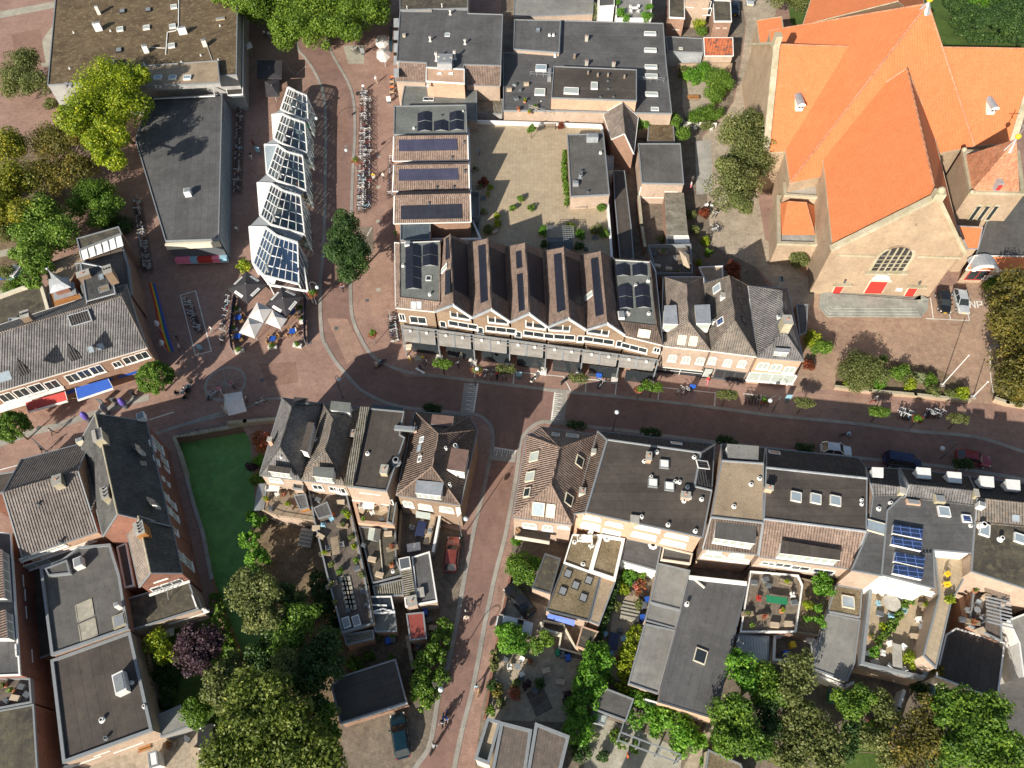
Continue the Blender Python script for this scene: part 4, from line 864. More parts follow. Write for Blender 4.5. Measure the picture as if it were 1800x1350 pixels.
# their yards and roofs at the back
b=Bld('roof deck with weathered railings behind the leftmost hipped house','roof deck',[(465,849),(538,858),(553,915),(487,905),(458,895)],3.0,'brick_pink','wood',name='roof_deck',rim=0)
railing(b.root,[(465,849),(458,895),(487,905),(553,915)],3.0,.9,'wood');b.win(2,[(523,925,4.5,1.5)],mull=2,frame='white',pane='white');k=Bld('','',[(516,846),(534,847),(532,861),(515,859)],5.0,'brick_pink','roof_mid',parent=b.root,zb=3)
k=Bld('','',[(516.5,871),(537,868),(543,892),(527,896)],4.0,'wood_warm','roof_dark',parent=b.root,zb=3,rim=.05);strip(b.root,[(462,850),(455,896)],3.1,1.2,.2,'trim','gutter')
b=Bld('long roof deck with plants, loungers and a picnic table behind the second hipped house','roof deck',[(543,862),(611,871),(622,920),(640,1000),(657,1098),(603,1114),(575,1010),(553,915)],3.1,'brick_brown','wood_dark',name='roof_deck',rim=.5,rimw=.15,trim='trim');deck2=b
strip(b.root,[(612,888),(625,940),(644,1030),(655,1098)],3.5,.5,.5,'wood','planter_edge')
k=Bld('','',[(551,893),(575,882),(584,905),(560,912)],4.2,'wood_dark','roof_dark',parent=b.root,zb=3.1,rim=.05)
mb=MB(R(-75))
for i in range(3):
 for j in range(7):mb.box(P(601+i*5.5+j*1.8,1018+j*8,3.16),.5,.7,.05,R(15))
mb.build('paving_slabs',M['slab'],b.root)
for x,y in((608.5,1094),(626,1091)):b.unit(x,y,1.2,.8,.5,'white','heat_pump')
Bld('short corrugated roof with a white upper edge at the end of the long deck','shed',[(603.6,1116),(656.5,1107),(657.7,1123),(608.6,1134)],2.7,'brick_brown','corr',name='shed',rim=.08)
b=Bld('walled brick roof terrace with white lounge seats behind the black roofed house','roof terrace',[(621,883),(698,887),(694,928),(631,922)],3.4,'brick_orange','tan_tile',name='roof_terrace',rim=.6,rimw=.35,trim='brick_orange');tr3=b
k=Bld('','',[(686,880),(697,884),(691,922),(680,918)],4.3,'render','roof_olive',parent=b.root,zb=3)
b=Bld('dark felt roof with a small glass lantern behind the walled terrace','annex',[(631,926),(695,930),(697,985),(707,1012),(655,1026)],3.0,'brick_pink','roof_olive',name='annex',trim='trim')
mb=MB();a=[P(651,927,4),P(668,930,4),P(664,951,4),P(648,947,4)];lo=[P(649,927,3.2),P(670,930,3.2),P(666,953,3.2),P(646,949,3.2)]
mb.poly([lo[0],lo[3],(a[3]+a[2])/2,(a[0]+a[1])/2]);mb.poly([lo[1],(a[0]+a[1])/2,(a[3]+a[2])/2,lo[2]]);mb.poly([lo[0],(a[0]+a[1])/2,lo[1]]);mb.poly([lo[3],lo[2],(a[3]+a[2])/2]);mb.build('roof_lantern',M['glass_pale'],b.root)
strip(b.root,[(667,930),(668,960),(673,1010)],3.2,.08,.08,'cream','cable');b.vent(690,1003,.2,.4)
Bld('pale corrugated roof between the felt roof and the conservatory','annex',[(655,1030),(708,1018),(709,1046),(660,1051)],2.9,'brick_pink','corr',name='annex',rim=.05)
b=Bld('lean-to with light ribbed tiles and a white roof window beside the dark annex','annex',[(702,985),(721,983),(731,1048),(711,1050)],3.2,'brick_pink','corr',name='annex',rim=0);b.sky(712,991,1.3,1.2,'white','trim_d',.25)
b=Bld('dark flat roofed annex with a brick chimney above the red shed','annex',[(724,980),(755,970),(768.6,1057),(735,1063),(713,1067),(711,1051),(732,1048)],2.9,'brick_pink','roof_dark',name='annex',trim='white');b.chim(724,1056,1.1,1.0,.7,'brick_pink',1);b.chim(740,1041,1.0,.6,.4,'roof_mid',0)
b=Bld('small garden shed with a brick red felt roof','shed',[(714,1079),(744.6,1076),(749.7,1122),(720.7,1126)],2.5,'wood','roof_red' if 'roof_red' in M else 'maroon',name='shed',rim=.06)
b=Bld('white framed conservatory with dark glass panels','conservatory',[(644,1049),(688,1048),(694,1077),(649,1079)],3.0,'trim_d','glass',name='conservatory',trim='white',rim=.1)
strip(b.root,[(646,1063),(680,1064)],3.12,.15,.12,'white','glazing_bar');strip(b.root,[(649,1077),(672,1070),(694,1075)],3.2,.15,.12,'white','glazing_bar')
Bld('green grey felt roof south of the conservatory','shed',[(651,1080),(694,1078),(698,1110),(660,1111)],2.6,'brick_brown','roof_green',name='shed',rim=.08)
b=Bld('fenced terrace with an oval blue table behind the corner house','roof terrace',[(704,895),(776,905),(764,972),(714,980),(700,975)],1.2,'brick_pink','wood_dark',name='roof_terrace',rim=0);tr4=b
railing(b.root,[(776,905),(764,972),(714,980)],1.2,1.0,'trim');strip(b.root,[(773,906),(761,970)],2.2,.3,.12,'white','handrail');strip(b.root,[(705,896),(700,975)],2.0,.3,.8,'wood','fence')
mb=MB();mb.prism([P(731,898,3.2),P(757,902,3.2),P(756,913,3.0),P(731,909,3.0)],2.9);mb.build('glass_roof',M['glass_pale'],b.root)
b=Bld('free standing garage with a black flat roof half shaded by trees','garage',[(582,1206),(601,1189),(695.5,1158.6),(715.7,1235),(598.6,1272)],2.7,'brick_brown','roof_black',name='garage',trim='trim')
strip(b.root,[(598.6,1272),(715.7,1235)],2.75,.3,.25,'white','fascia');b.win(3,[(640,1266,2.6,1.9),(680,1253,2.8,1.9)],mull=2,pane='trim_d')

# ------------------------------------------------------------------ right of the side street
b=Bld('corner house with ribbed brown hipped roof and cream framed roof windows','house',[(950,750.6),(926,765.7),(901,909),(1005.8,922),(1048.6,764)],6.2,'brick_pink','tile_red',[(984,787,9.8),(969,851,9.8)],[(0,1,5),(1,2,6,5),(2,3,6),(3,4,5,6),(4,0,5)],name='house',cap='tile_red')
for x,y,w_,h_,p_ in((940,803,1.2,1.3,'glass_pale'),(933,838,1.2,1.3,'glass_pale'),(927.5,866,1.1,.9,'glass'),(946.5,894,1.3,1.6,'glass_sky'),(968,897,.9,1.6,'glass_pale'),(1018,811,1.2,1.2,'glass'),(999,878,1.2,1.2,'glass'),(976.5,765,.9,.8,'glass_sky'),(1006,767,1.5,.8,'glass_sky')):b.sky(x,y,w_,h_,'cream',p_,.18)
b.win(2,[(931,923.5,1.7,1.3),(963,927.5,1.2,1.5),(991,926,1.3,.5)],pane='glass_pale')
k=thing('balcony','timber balcony with a lounge chair on the back of the ribbed roof house','balcony',tuple(P(936,940,0)));mb=MB(R(-8));mb.prism([P(907,926,3.0),P(969,934,3.0),P(966,953,3.0),P(905,943,3.0)],2.8);mb.build('floor',M['wood_dark'],k);strip(k,[(905,942),(966,952)],3.7,.12,.8,'render','parapet')
b=Bld('long house with a wide black flat roof, white domes and brick chimneys','house',[(1051,758,6.3),(1256,781,6.3),(1251,862,8.3),(1235,944.5,8.3),(1030,900.5,8.3),(1008,903,6.3)],6.3,'brick_orange',['roof_black','tile_brown','tile_dark'],[(1067.5,773,8.3),(1232,796,8.3),(1221,855,8.3)],[(6,7,8,2,3,4),(0,1,7,6,'c'),(0,6,4,5,'b'),(1,2,8,7,'c')],name='house',cap='trim',capr=.14)  # north and east slopes carry their shade in a darker tile
for x,y in((1167,817),(1147,850),(1176,856)):b.sky(x,y,1.0,1.0,'trim','white',.3)
b.chim(1141,801,.6,1.0,1.0,'brick_orange',1);b.chim(1206,869,1.0,.7,.9,'brick_pink',1);b.chim(1024,862,.7,.7,.8,'render',1);b.chim(1044,792,.5,.5,.8,'render',0)
for x,y in((1133,809),(1155,793),(1145,837),(1187,845),(1195,846),(1209,855),(1213,873),(1203,879),(1234,876),(1128,907),(1175,921),(1223,932),(1221,802)):b.vent(x,y,.24,.35)
b.chim(1116,912,.9,.8,.3,'stone',0);b.sky(1189,780,1.3,.6,'white','glass');b.sky(1235,817,1.0,1.6,'white','tile_dark')
b.win(3,[(1041.5,910,2.0,.9),(1038.5,924,2.2,1.6),(1080,921,2.0,.9),(1075,936,2.2,1.6),(1139,928,2.8,.9),(1132,941,2.8,1.3),(1190,942,2.6,.9),(1184,954,2.8,1.2)],pane='white',mull=1)
b=Bld('mossy roof terrace with a white table set behind the black flat roofed house','roof terrace',[(1006,940.5),(1054,940.5),(1036,1006),(991,989.6)],3.0,'brick_orange','roof_gravel',name='roof_terrace',rim=.2,trim='white');tr5=b;b.vent(1025,991,.25,.2);b.vent(1010,952,.25,.2)
b=Bld('mossy square roof with a white raised rim','annex',[(1055,941),(1098,948),(1081.5,1021),(1037,1006)],3.3,'brick_orange','roof_gravel',name='annex',rim=.25,rimw=.3,trim='white');b.vent(1067,946,.35,.2)
b=Bld('pebble covered flat roof with five dark hatches','annex',[(991,991),(1055,1013),(1035,1092),(960,1073)],2.8,'brick_pink','roof_gravel',name='annex',rim=.1,trim='trim_d')
for x,y in((998.5,1008),(1035,1019.5),(1012,1028.5),(989.5,1038.5),(1025.5,1050)):b.unit(x,y,.95,.85,.18,'black','roof_hatch')
Bld('narrow sandy concrete roof strip along the hedge','annex',[(1056,1013),(1082,1022),(1053,1099),(1036,1092)],2.7,'brick_pink','roof_sand',name='annex',rim=.05)
Bld('dark shed roof with an olive moss band beside the pebble roof','shed',[(958,973),(985.7,982),(968,1043.7),(935,1033.6)],2.5,'brick_pink','roof_olive',name='shed',rim=.08,trim='trim_d')
mb=MB(R(-14));mb.prism([P(963,1078,2.7),P(1011,1090.6,2.7),P(1009.5,1100.6,2.3),P(962,1086,2.3)],[2.2]*4);tag(mb.build('awning',M['blue']),'bright blue awning on the south wall of the pebble roofed annex','awning')
Bld('little dark roofed shed at the top end of the tall hedge','shed',[(1023,1100.6),(1052,1110.7),(1031,1143.5),(1013,1136)],2.4,'brick_orange','roof_olive',name='shed',rim=.06,trim='brick_orange')
b=Bld('sunken timber deck behind a pale wall south of the blue awning','deck',[(955,1092),(990,1098),(1012,1140),(1022,1152),(981,1142),(985,1118),(952,1106)],.4,'brick_brown','wood_dark',name='deck',rim=.5,rimw=.15,trim='cream')
b=Bld('dark flat roof over a conservatory behind the long house','annex',[(1101.5,947),(1163,959.6),(1154,1003),(1090,985)],3.0,'white','roof_dark',name='annex',rim=.06);b.win(2,[(1112,997,2.6,1.1),(1133,1003,2.4,1.1)],mull=3,pane='glass');b.vent(1148,957,.5,.2)
Bld('recessed grey roof between two white walls','annex',[(1166,962),(1217,974),(1213,992),(1161,985)],3.1,'render','roof_mid',name='annex',rim=.25,trim='render')
for e,z_,lb in(([(1157,990),(1213,1003),(1196,1073),(1142,1059)],2.9,'northern bay of the long pale grey flat roof'),([(1142,1060),(1196,1074),(1187,1106),(1133,1091)],2.7,'short middle bay of the long pale grey flat roof'),([(1133,1096),(1187,1108),(1157,1220),(1104,1202)],2.7,'southern bay of the long pale grey flat roof beside the yellow hedge')):Bld(lb,'annex',e,z_,'brick_pink','roof_light',name='annex',rim=.12)
b=Bld('long narrow hall under a plain black flat roof with one skylight','workshop',[(1212,1018),(1313,1029),(1257.6,1264),(1157,1234)],3.7,'brick_orange','roof_dark',name='workshop',rim=.05,trim='trim_d');b.sky(1231,1153.5,1.4,1.2,'cream','glass',.2);b.vent(1208.5,1060,.25,.6);b.win(2,[(1180,1245,6,1.2)],mull=3,pane='glass_sky');strip(b.root,[(1219,1016),(1239,1033)],4,.2,.2,'offwhite','beam');strip(b.root,[(1212,1014),(1313,1025)],4.1,.4,.4,'white','parapet')

ZE=6.4  # houses below: shade of the north slopes is painted by darker tiles
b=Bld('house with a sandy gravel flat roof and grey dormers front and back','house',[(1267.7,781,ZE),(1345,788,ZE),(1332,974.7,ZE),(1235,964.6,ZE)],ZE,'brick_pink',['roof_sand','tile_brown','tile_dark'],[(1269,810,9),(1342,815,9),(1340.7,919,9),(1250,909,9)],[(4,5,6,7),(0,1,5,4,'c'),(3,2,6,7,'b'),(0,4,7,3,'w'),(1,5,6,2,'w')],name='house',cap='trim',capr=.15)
b.dormer([(1278,780),(1334,784),(1333,809),(1280,805)],8.9,2,top='roof_light',rim='trim');b.dormer([(1258,917),(1330,922),(1328,956),(1256,946)],8.7,2,top='roof_mid',front=2,n=5)
for x,y in((1336,840),(1321,850),(1291,889)):b.vent(x,y,.25,.25)
b.win(2,[(1254,978,2.6,1.2),(1294,984,3.0,.9),(1296,975,1.6,.8),(1256,969,1.6,.8)],pane='glass_pale')
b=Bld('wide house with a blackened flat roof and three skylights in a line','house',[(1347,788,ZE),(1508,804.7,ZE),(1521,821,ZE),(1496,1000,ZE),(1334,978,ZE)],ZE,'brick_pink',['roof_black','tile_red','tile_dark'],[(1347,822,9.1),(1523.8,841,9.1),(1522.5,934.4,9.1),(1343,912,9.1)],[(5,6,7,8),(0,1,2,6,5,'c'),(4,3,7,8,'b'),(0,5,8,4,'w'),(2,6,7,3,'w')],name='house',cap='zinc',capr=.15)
for x in(1398.5,1433,1467.5):b.sky(x,874+(x-1398)*.1,1.1,1.1,'offwhite','glass_sky',.3)
b.chim(1353,856,.5,.8,1,'brick_orange',1);b.dormer([(1374,949.5),(1478,967),(1477,985),(1371,972.5)],8.4,1.9,top='roof_black',front=2,n=7)
for x in(1425,1486):b.sky(x,805-(6 if x<1450 else-5),1.3,.6,'offwhite','tile_red')
b.sky(1361,796,1.3,.7,'white','glass');b.vent(1516,878,.2,.3);b.vent(1516,885,.2,.3)
b.win(3,[(1351,990,1.6,.8),(1377,993,2.0,1.1),(1406,998,2.2,1.1),(1447,1004,2.4,1.1),(1354,1003,1,.8)],pane='glass')
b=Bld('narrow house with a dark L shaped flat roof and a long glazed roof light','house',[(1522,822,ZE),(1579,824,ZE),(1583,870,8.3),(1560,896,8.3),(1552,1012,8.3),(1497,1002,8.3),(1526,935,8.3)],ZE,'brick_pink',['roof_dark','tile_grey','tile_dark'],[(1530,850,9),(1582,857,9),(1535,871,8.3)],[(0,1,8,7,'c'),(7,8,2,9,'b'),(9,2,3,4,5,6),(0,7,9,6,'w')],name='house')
b.sky(1545,929,1.3,2.9,'cream','glass_sky',.25);b.vent(1546,893,.25,.3);b.vent(1567,883,.25,.3);b.chim(1585,864,.7,.6,.6,'stone',0);b.dormer([(1533,821),(1553,822),(1553,839),(1534,838)],8.6,1.6,top='white')
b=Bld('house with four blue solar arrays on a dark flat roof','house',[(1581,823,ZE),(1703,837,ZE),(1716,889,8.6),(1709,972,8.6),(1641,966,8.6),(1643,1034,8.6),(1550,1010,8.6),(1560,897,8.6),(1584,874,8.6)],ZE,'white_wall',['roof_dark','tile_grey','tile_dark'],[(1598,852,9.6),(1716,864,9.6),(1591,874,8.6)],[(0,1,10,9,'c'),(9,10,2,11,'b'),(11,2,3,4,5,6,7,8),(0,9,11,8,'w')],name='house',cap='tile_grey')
for a in([(1568,924),(1620,933),(1617.6,950.5),(1566,940)],[(1566,945),(1618,955),(1616,971),(1563,959)],[(1571,972.6),(1623,982.6),(1620,1001),(1568,989)],[(1569,994),(1621,1004),(1617,1021),(1566,1010)]):b.solar(a,'solar_blue',.45,'white')
b.sky(1658,900,1.2,1.1,'white','glass_sky',.3);b.sky(1698,912.5,.9,.8,'white','solar_blue',.25);b.unit(1653,876,1.1,.9,.6,'stone');b.unit(1606,882,1.5,.6,.3,'brick_orange');b.chim(1717,866,.4,.8,.6,'stone',0);b.vent(1708,923,.2,.3)
for x in(1624,1630,1636):b.vent(x,972,.14,.3,'trim_d')
for x,y in((1623,831),(1677,838.5),(1734,846),(1780,852)):b.dormer([(x-12,y-10),(x+13,y-8),(x+14,y+11),(x-9,y+9)],8.6,1.7,top='white',rim='white')
b.win(5,[(1571,1021,1.6,.5),(1592,1028,1.6,.5),(1610,1036,3.6,.9),(1580,1033,2.4,1.0)],pane='glass_pale',mull=3)
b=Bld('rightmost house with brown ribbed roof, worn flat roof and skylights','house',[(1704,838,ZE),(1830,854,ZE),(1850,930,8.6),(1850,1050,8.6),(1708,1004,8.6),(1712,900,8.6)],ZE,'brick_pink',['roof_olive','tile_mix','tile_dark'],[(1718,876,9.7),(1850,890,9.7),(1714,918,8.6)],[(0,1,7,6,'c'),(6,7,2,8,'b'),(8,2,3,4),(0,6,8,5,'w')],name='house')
b.unit(1727,886,.6,.7,.9,'white');b.sky(1729,932,1.4,1.0,'white','glass_sky',.3);b.vent(1731,921,.4,1.0);b.sky(1790,947,1.0,1.0,'white','glass_sky',.3);b.vent(1763,945,.3,.7);b.sky(1785,911,.7,.7,'zinc','glass_sky',.1)
# terraces behind them
def terr_(lb,e,z_,wm,rm,**k):return Bld(lb,k.pop('cat','roof terrace'),e,z_,wm,rm,name=k.pop('name','roof_terrace'),**k)
tA=terr_('brown roof terrace with green tables and a red chair',[(1318,1005),(1402,1012),(1410,1030),(1398,1112),(1300,1112)],3.0,'brick_brown','yard',rim=.3,trim='white')
tF=terr_('narrow terrace strip planted with young trees',[(1404,1016),(1467,1030),(1453,1072),(1438,1118),(1400,1112)],2.9,'brick_brown','soil',rim=.2,trim='wood')
tB=terr_('worn square roof with one skylight between the planted strip and white terrace',[(1469,1028),(1516,1036),(1512,1086),(1454,1075)],3.2,'brick_pink','roof_gravel',cat='annex',name='annex',rim=.08);tB.sky(1490,1058.5,1.3,1.3,'cream','glass_sky',.2)
tC=terr_('plain grey felt roof with brown water stains',[(1451,1077),(1512,1090),(1502,1166),(1489,1198),(1428,1176)],2.8,'white_wall','roof_light',cat='annex',name='annex',rim=.1)
tD=terr_('large paved terrace with a round table, white chairs and a slanting row of plants',[(1525,1024),(1560,1024),(1642,1042),(1648,1046),(1614,1150),(1640,1160),(1618,1196),(1508,1170)],3.0,'brick_pink','tan_tile',rim=.9,rimw=.3,trim='trim')
tE=terr_('long narrow green paved terrace with two yellow chairs',[(1642,967),(1702,982),(1692,1022),(1672,1058),(1660,1110),(1645,1175),(1622,1152),(1650,1046)],6.2,'brick_pink','tan_tile',rim=.1)
b=terr_('wide black flat roof beside the walled street at the right',[(1662,1116),(1680,1104),(1766,1130),(1753,1231.6),(1644.6,1189)],3.4,'render','roof_black',cat='annex',name='annex',rim=.1,trim='white')
tG=terr_('sunken yard with a striped dark pergola at the right edge',[(1712,1022),(1756,1036),(1760,1128),(1702,1100)],4.3,'brick_brown','wood_dark',cat='yard',name='sunken_yard',rim=.2);
b=Bld('brick wing with a black flat roof at the right edge','house wing',[(1700,1004),(1850,1050),(1850,1066),(1797,1028),(1768,1060),(1757,1038),(1700,1018)],5.0,'brick_pink','roof_black',name='house_wing')
b=Bld('white walled house corner cut off by the right edge','house',[(1772,1090),(1850,1060),(1850,1170),(1798,1190),(1790,1130)],4.5,'white_wall','roof_light',name='house',trim='white')
Bld('ribbed light metal roof speckled with leaf shade','canopy',[(1296,1114),(1352,1119),(1350,1166),(1291,1160)],2.5,'render','corr_light',name='canopy',rim=.05)
b=Bld('bin yard roof with a ladder like rack behind the green tables','yard',[(1354,1120),(1400,1116),(1428,1130),(1424,1172),(1352,1166)],.3,'white_wall','yard',name='bin_yard',rim=1.4,rimw=.25,trim='white')
# bottom edge
Bld('house roof of brown speckled tiles, left one of two at the bottom edge','house',[(880.6,1269),(935,1283),(918,1400),(855,1400)],6.0,'render','roof_speckle',name='house',trim='trim',rim=.15,rimw=.3,group=None)
Bld('house roof of brown speckled tiles, right one of two at the bottom edge','house',[(941,1270.6),(1001,1294),(975,1400),(919,1400)],6.4,'render','roof_speckle',name='house',trim='trim',rim=.15,rimw=.3)
Bld('small walled balcony of the bottom edge house beside the street','balcony',[(857,1264),(880,1270),(860,1345),(835,1335)],5.2,'render','tan_tile',name='balcony',rim=.8,rimw=.25)
b=Bld('garden shed with a plum grey square roof and glass annex','shed',[(1056,1206.5),(1114,1229),(1100,1268),(1042,1246.7)],2.5,'wood_dark','roof_mid',name='shed',rim=.12);k=Bld('','',[(1041,1249),(1068,1259),(1063,1275),(1037,1266)],1.9,'glass_pale','glass_pale',parent=b.root,rim=.05)
pg=thing('garden_pergola','long slim grey timber pergola over a planted bed near the bottom edge','pergola',tuple(P(1142,1305,0)))
mb=MB()
A=[P(1091,1287,2.2),P(1197,1327,2.2),P(1191,1340,2.2),P(1086,1301,2.2)]
for i in range(4):mb.bar(A[i],A[(i+1)%4],.14)
for t in(0,.33,.67,1):
 a,c=A[0].lerp(A[1],t),A[3].lerp(A[2],t);mb.bar(a,c,.12)
 for p in(a,c):mb.bar(V((p.x,p.y,0)),p,.12)
mb.bar(P(1097,1268,2.2),A[0],.12);mb.build('frame',M['trim'],pg)
Bld('moss covered green roof at the bottom edge right of the path','shed',[(1245,1318),(1302,1343),(1320,1400),(1232,1400)],2.6,'render','roof_gravel',name='shed',trim='trim')
# ------------------------------------------------------------------ old town hall by the canal and its annexes
b=Bld('long brick building with a steep black slate roof above the canal','town building',[(141,775),(257,740.5),(300,925),(181,943)],7.2,'brick_red','tile_slate',[(167.5,727.4,11.6),(206.5,903,11.6)],[(1,2,5,4),(0,4,5,3),(0,4,1,'w'),(3,5,2,'w')],name='town_building',cap='stone')
b.chim(170.5,764,1.5,1.0,1.3,'stone',6);b.chim(183,866,1.4,.7,1.3,'stone',3)
b.win(1,[(267,783,1,1.5),(276.5,783,1.5,3.2),(274,810,1,1.5),(288,810,1.1,2),(292,825,.5,1.4),(285,841,.6,.7),(294.5,851,.6,.7),(290,872,1,1.8),(303,887,1,1.7),(295,896,1,1.6),(308,909,1,1.6)],pane='glass_pale');b.win(3,[(209,932,1.4,1.0)],mull=1)
for x,y in((240,782),(266,877)):b.dormer([(x-12,y-7),(x+6,y+2),(x+8,y+10),(x-3,y+9)],10.0,1.6,side='white',top='tile_slate',rim='tile_slate',front=1,n=1)
b.sky(251.5,815,.5,.6,'stone','glass',.1);b.vent(246,799,.25,.4,'trim_d');b.unit(252,737,1.0,.9,.9,'white','corner_post');b.unit(139,773,.6,.8,.9,'cream','corner_post')
b=Bld('lower wing of the slate roofed building with a tawny west slope and red gable','town building wing',[(222,930),(302,925),(320,1007.5),(245,1032)],6.6,'brick_red',['tile_slate','tile_beige'],[(243,907,10.2),(264.5,1007,10.2)],[(1,2,5,4),(0,4,5,3,'b'),(0,4,1,'w'),(3,5,2,'w')],name='town_building_wing',cap='stone')
b.chim(243,927,1.5,.9,1.3,'wood_warm',4);b.win(1,[(317,978,1.2,1.8),(330,990,1.3,2.8),(307,934,.9,1.5)],pane='glass_pale');b.win(2,[(280,1017,1.4,.8),(293,1028,3.4,1.0)],mull=2)
strip(b.root,[(262,1046),(333,1021)],4.4,.25,.2,'white','fascia')
b=Bld('flat roofed annex with an antenna below the red gable','annex',[(221.6,1053),(332,1021),(350,1071),(233,1108)],3.6,'brick_pink','roof_olive',name='annex',trim='trim');mb=MB();p=P(296,1054,3.7);mb.cyl(p,p+V((.6,.5,2.2)),.04);mb.bar(p+V((-.4,.4,2.1)),p+V((1.4,.6,2.3)),.05);
for i in range(5):c_=p+V((-.4+i*.4,.5,2.2));mb.bar(c_-V((0,.4,0)),c_+V((0,.4,0)),.04)
mb.build('antenna',M['trim'],b.root);b.win(2,[(333,1081,3.8,1.0),(308,1089,1.6,.8)],pane='white');b.win(1,[(346,1060,1.8,1.6)],mull=1)
b=gable('brick house with a broad beige ribbed roof','house',(5,866.4),(137,827.4),(39,979),(171,934.4),9.9,6.2,'brick_orange','tile_taupe',name='house',cap='tile_taupe')
b.chim(99,843,1.2,.9,1.0,'stone',1);b.vent(66,884,.2,.4,'trim_d');b.vent(104,950,.2,.6,'trim_d')
b.win(0,[(76,971,5,.6),(97,981,7.2,1.3)],mull=4,pane='glass_pale');b.win(0,[(120,965,6,.4)],mull=0,pane='brick_orange')
b=Bld('small ribbed roof link between the beige roof and the slate roof','house link',[(138,828),(172,813),(180,850),(168,880),(160,900)],7.6,'brick_brown','tile_taupe',name='house_link',rim=0)
b=Bld('dark slate mansard edge behind the beige roof along the street','house',[(-30,838),(30,828),(132,800),(148,806),(137,826),(5,866),(-30,880)],5.2,'brick_red','roof_black',name='house',trim='trim');b.chim(69.5,826,.8,1.4,1.8,'stone',0);b.unit(42,842,1.3,.7,.3,'trim')
b=Bld('big grey felt roof with two pale patches and a shaded west half','commercial building',[(72,1000),(110,985),(140,962),(195,957),(212,1012),(227,1106),(92,1153)],5.0,'brick_brown','roof_mid',name='commercial_building',rim=.25,rimw=.25);b.sky(149,1073,2.0,1.7,'slab','slab',.06);b.sky(155,1107,2.0,1.7,'slab','slab',.06);b.unit(204,1062,.5,.5,1.2,'white','mast_head');b.unit(209,1091,1.5,1.3,.3,'stone','roof_hatch');b.unit(136,988,1.2,.9,.9,'white','stair_head')
k=Bld('','',[(80,1000),(118,985),(124,1008),(86,1012)],5.6,'trim','roof_mid',parent=b.root,zb=5)
Bld('narrow dark light well with a white frame between the two flat roofs','light well',[(206,962),(223,955),(237,1030),(220,1034)],4.2,'brick_red','roof_dark',name='light_well',trim='white',rim=.2)
b=Bld('large flat bitumen roof with a white box vent, above the cargo yard','warehouse',[(90.7,1161),(230,1110.7),(269.5,1284.5),(112,1342)],4.3,'brick_pink','roof_black',name='warehouse',trim='trim',rim=.22,rimw=.28)
b.unit(209,1200,2.2,1.1,1.1,'white','box_vent');b.vent(229,1199,.2,.5);b.vent(177,1265,.28,.4);b.vent(184,1297,.22,.4,'trim');b.vent(252,1241,.22,.4);b.win(2,[(143,1338,3.4,.5),(222,1311,2.8,1.0),(177,1322,1.4,.5)],mull=0,pane='cream')
b=Bld('left edge house with a dark mansard roof and long white dormer windows','house',[(-60,930),(20,938),(36,1187),(-60,1190)],6.0,'brick_red','roof_dark',name='house',trim='white',rim=.1)
for y0,y1 in((965,1052),(1072,1122)):b.dormer([(-60,y0),(3+(y0-965)*.06,y0),(8+(y0-965)*.05,y1),(-60,y1)],7.6,1.6,top='tile_red',front=1,n=5 if y0<1000 else 3)
b.win(1,[(29,977,1.3,2.0),(31,1017,1.3,1.7),(34,1042,1.3,1.7),(36,1073,1.3,1.7),(41,1148,1.3,2.8)],pane='glass_pale')
b=Bld('cluttered roof terrace below the left edge house','roof terrace',[(-60,1190),(57,1194),(60,1236),(-60,1258)],4.2,'brick_red','wood_dark',name='roof_terrace',rim=.5);tW=b
b=Bld('worn flat roof with a round stain at the bottom left corner','house',[(-60,1260),(60,1238),(70,1400),(-60,1400)],4.4,'brick_red','roof_olive',name='house',trim='trim')
Bld('low service roofs in the narrow alley beside the left edge house','passage roof',[(55,1000),(78,992),(90,1150),(64,1160),(60,1080)],1.8,'brick_red','roof_black',name='passage_roof',rim=.1)
b=Bld('grey panelled garden shed against the warehouse wall','shed',[(272,1259),(318,1239),(330,1278),(283,1296)],2.3,'render_grey','roof_light',name='shed',rim=.05);b=Bld('narrow white garden cabinet in the sandy yard','cabinet',[(260,1324),(275,1319),(279,1345),(263,1350)],1.8,'white','white',name='cabinet',rim=.04)

# ------------------------------------------------------------------ shops with grey tiles above the market street
b=Bld('shop building with a long grey ribbed roof, two pointed dormers and awnings','shop house',[(-60,706),(41.5,675.5),(259,611.5),(240,560),(222,500),(-60,590)],5.9,'brick_brown','tile_grey',[(-60,603,9.9),(214,521,9.9)],[(0,1,2,7,6),(2,3,4,7),(4,5,6,7)],name='shop_house',trim='offwhite',cap='tile_beige')
W=[(250,625,1.7,1.5),(228.5,632,1.7,1.5),(206,640,1.1,1.2),(170.6,649.5,1.6,1.7),(149,657,1.6,1.7),(128,664,1.6,1.7),(92.5,676,1.7,1.7),(64.5,682,1.7,1.7),(38.5,690,1.7,1.7),(12,698,1.6,1.7)]
b.win(1,W[:8]);b.win(0,W[8:])
for x,y in((33,638),(123,612)):
 ap=P(x-3,y-9,10.3)
 mb=MB();q4=[P(x-6,y+13,8.7),P(x+15,y+6,8.7),P(x+22,y+17,8.7),P(x+3,y+24,8.7)]
 for i in range(4):mb.poly([q4[i],q4[(i+1)%4],ap])
 d=mb.build('pointed_dormer',M['tile_dark'],b.root);mb=MB();mb.prism([V((v.x,v.y,8.68))for v in inset(q4,.1)],6.4,cap=False);g=mb.build('dormer_wall',M['white'],b.root);b._sub(g,d)
b.sky(8,662,1.5,1.2,'trim','glass_sky',.1);b.sky(159.5,614.5,.7,.8,'trim','glass_sky');b.sky(177,609,.8,.8,'trim','glass_sky');b.chim(45,555,1.0,1.2,1.4,'brick_tan',4);b.chim(210,505,1.0,1.4,1.4,'brick_tan',3)
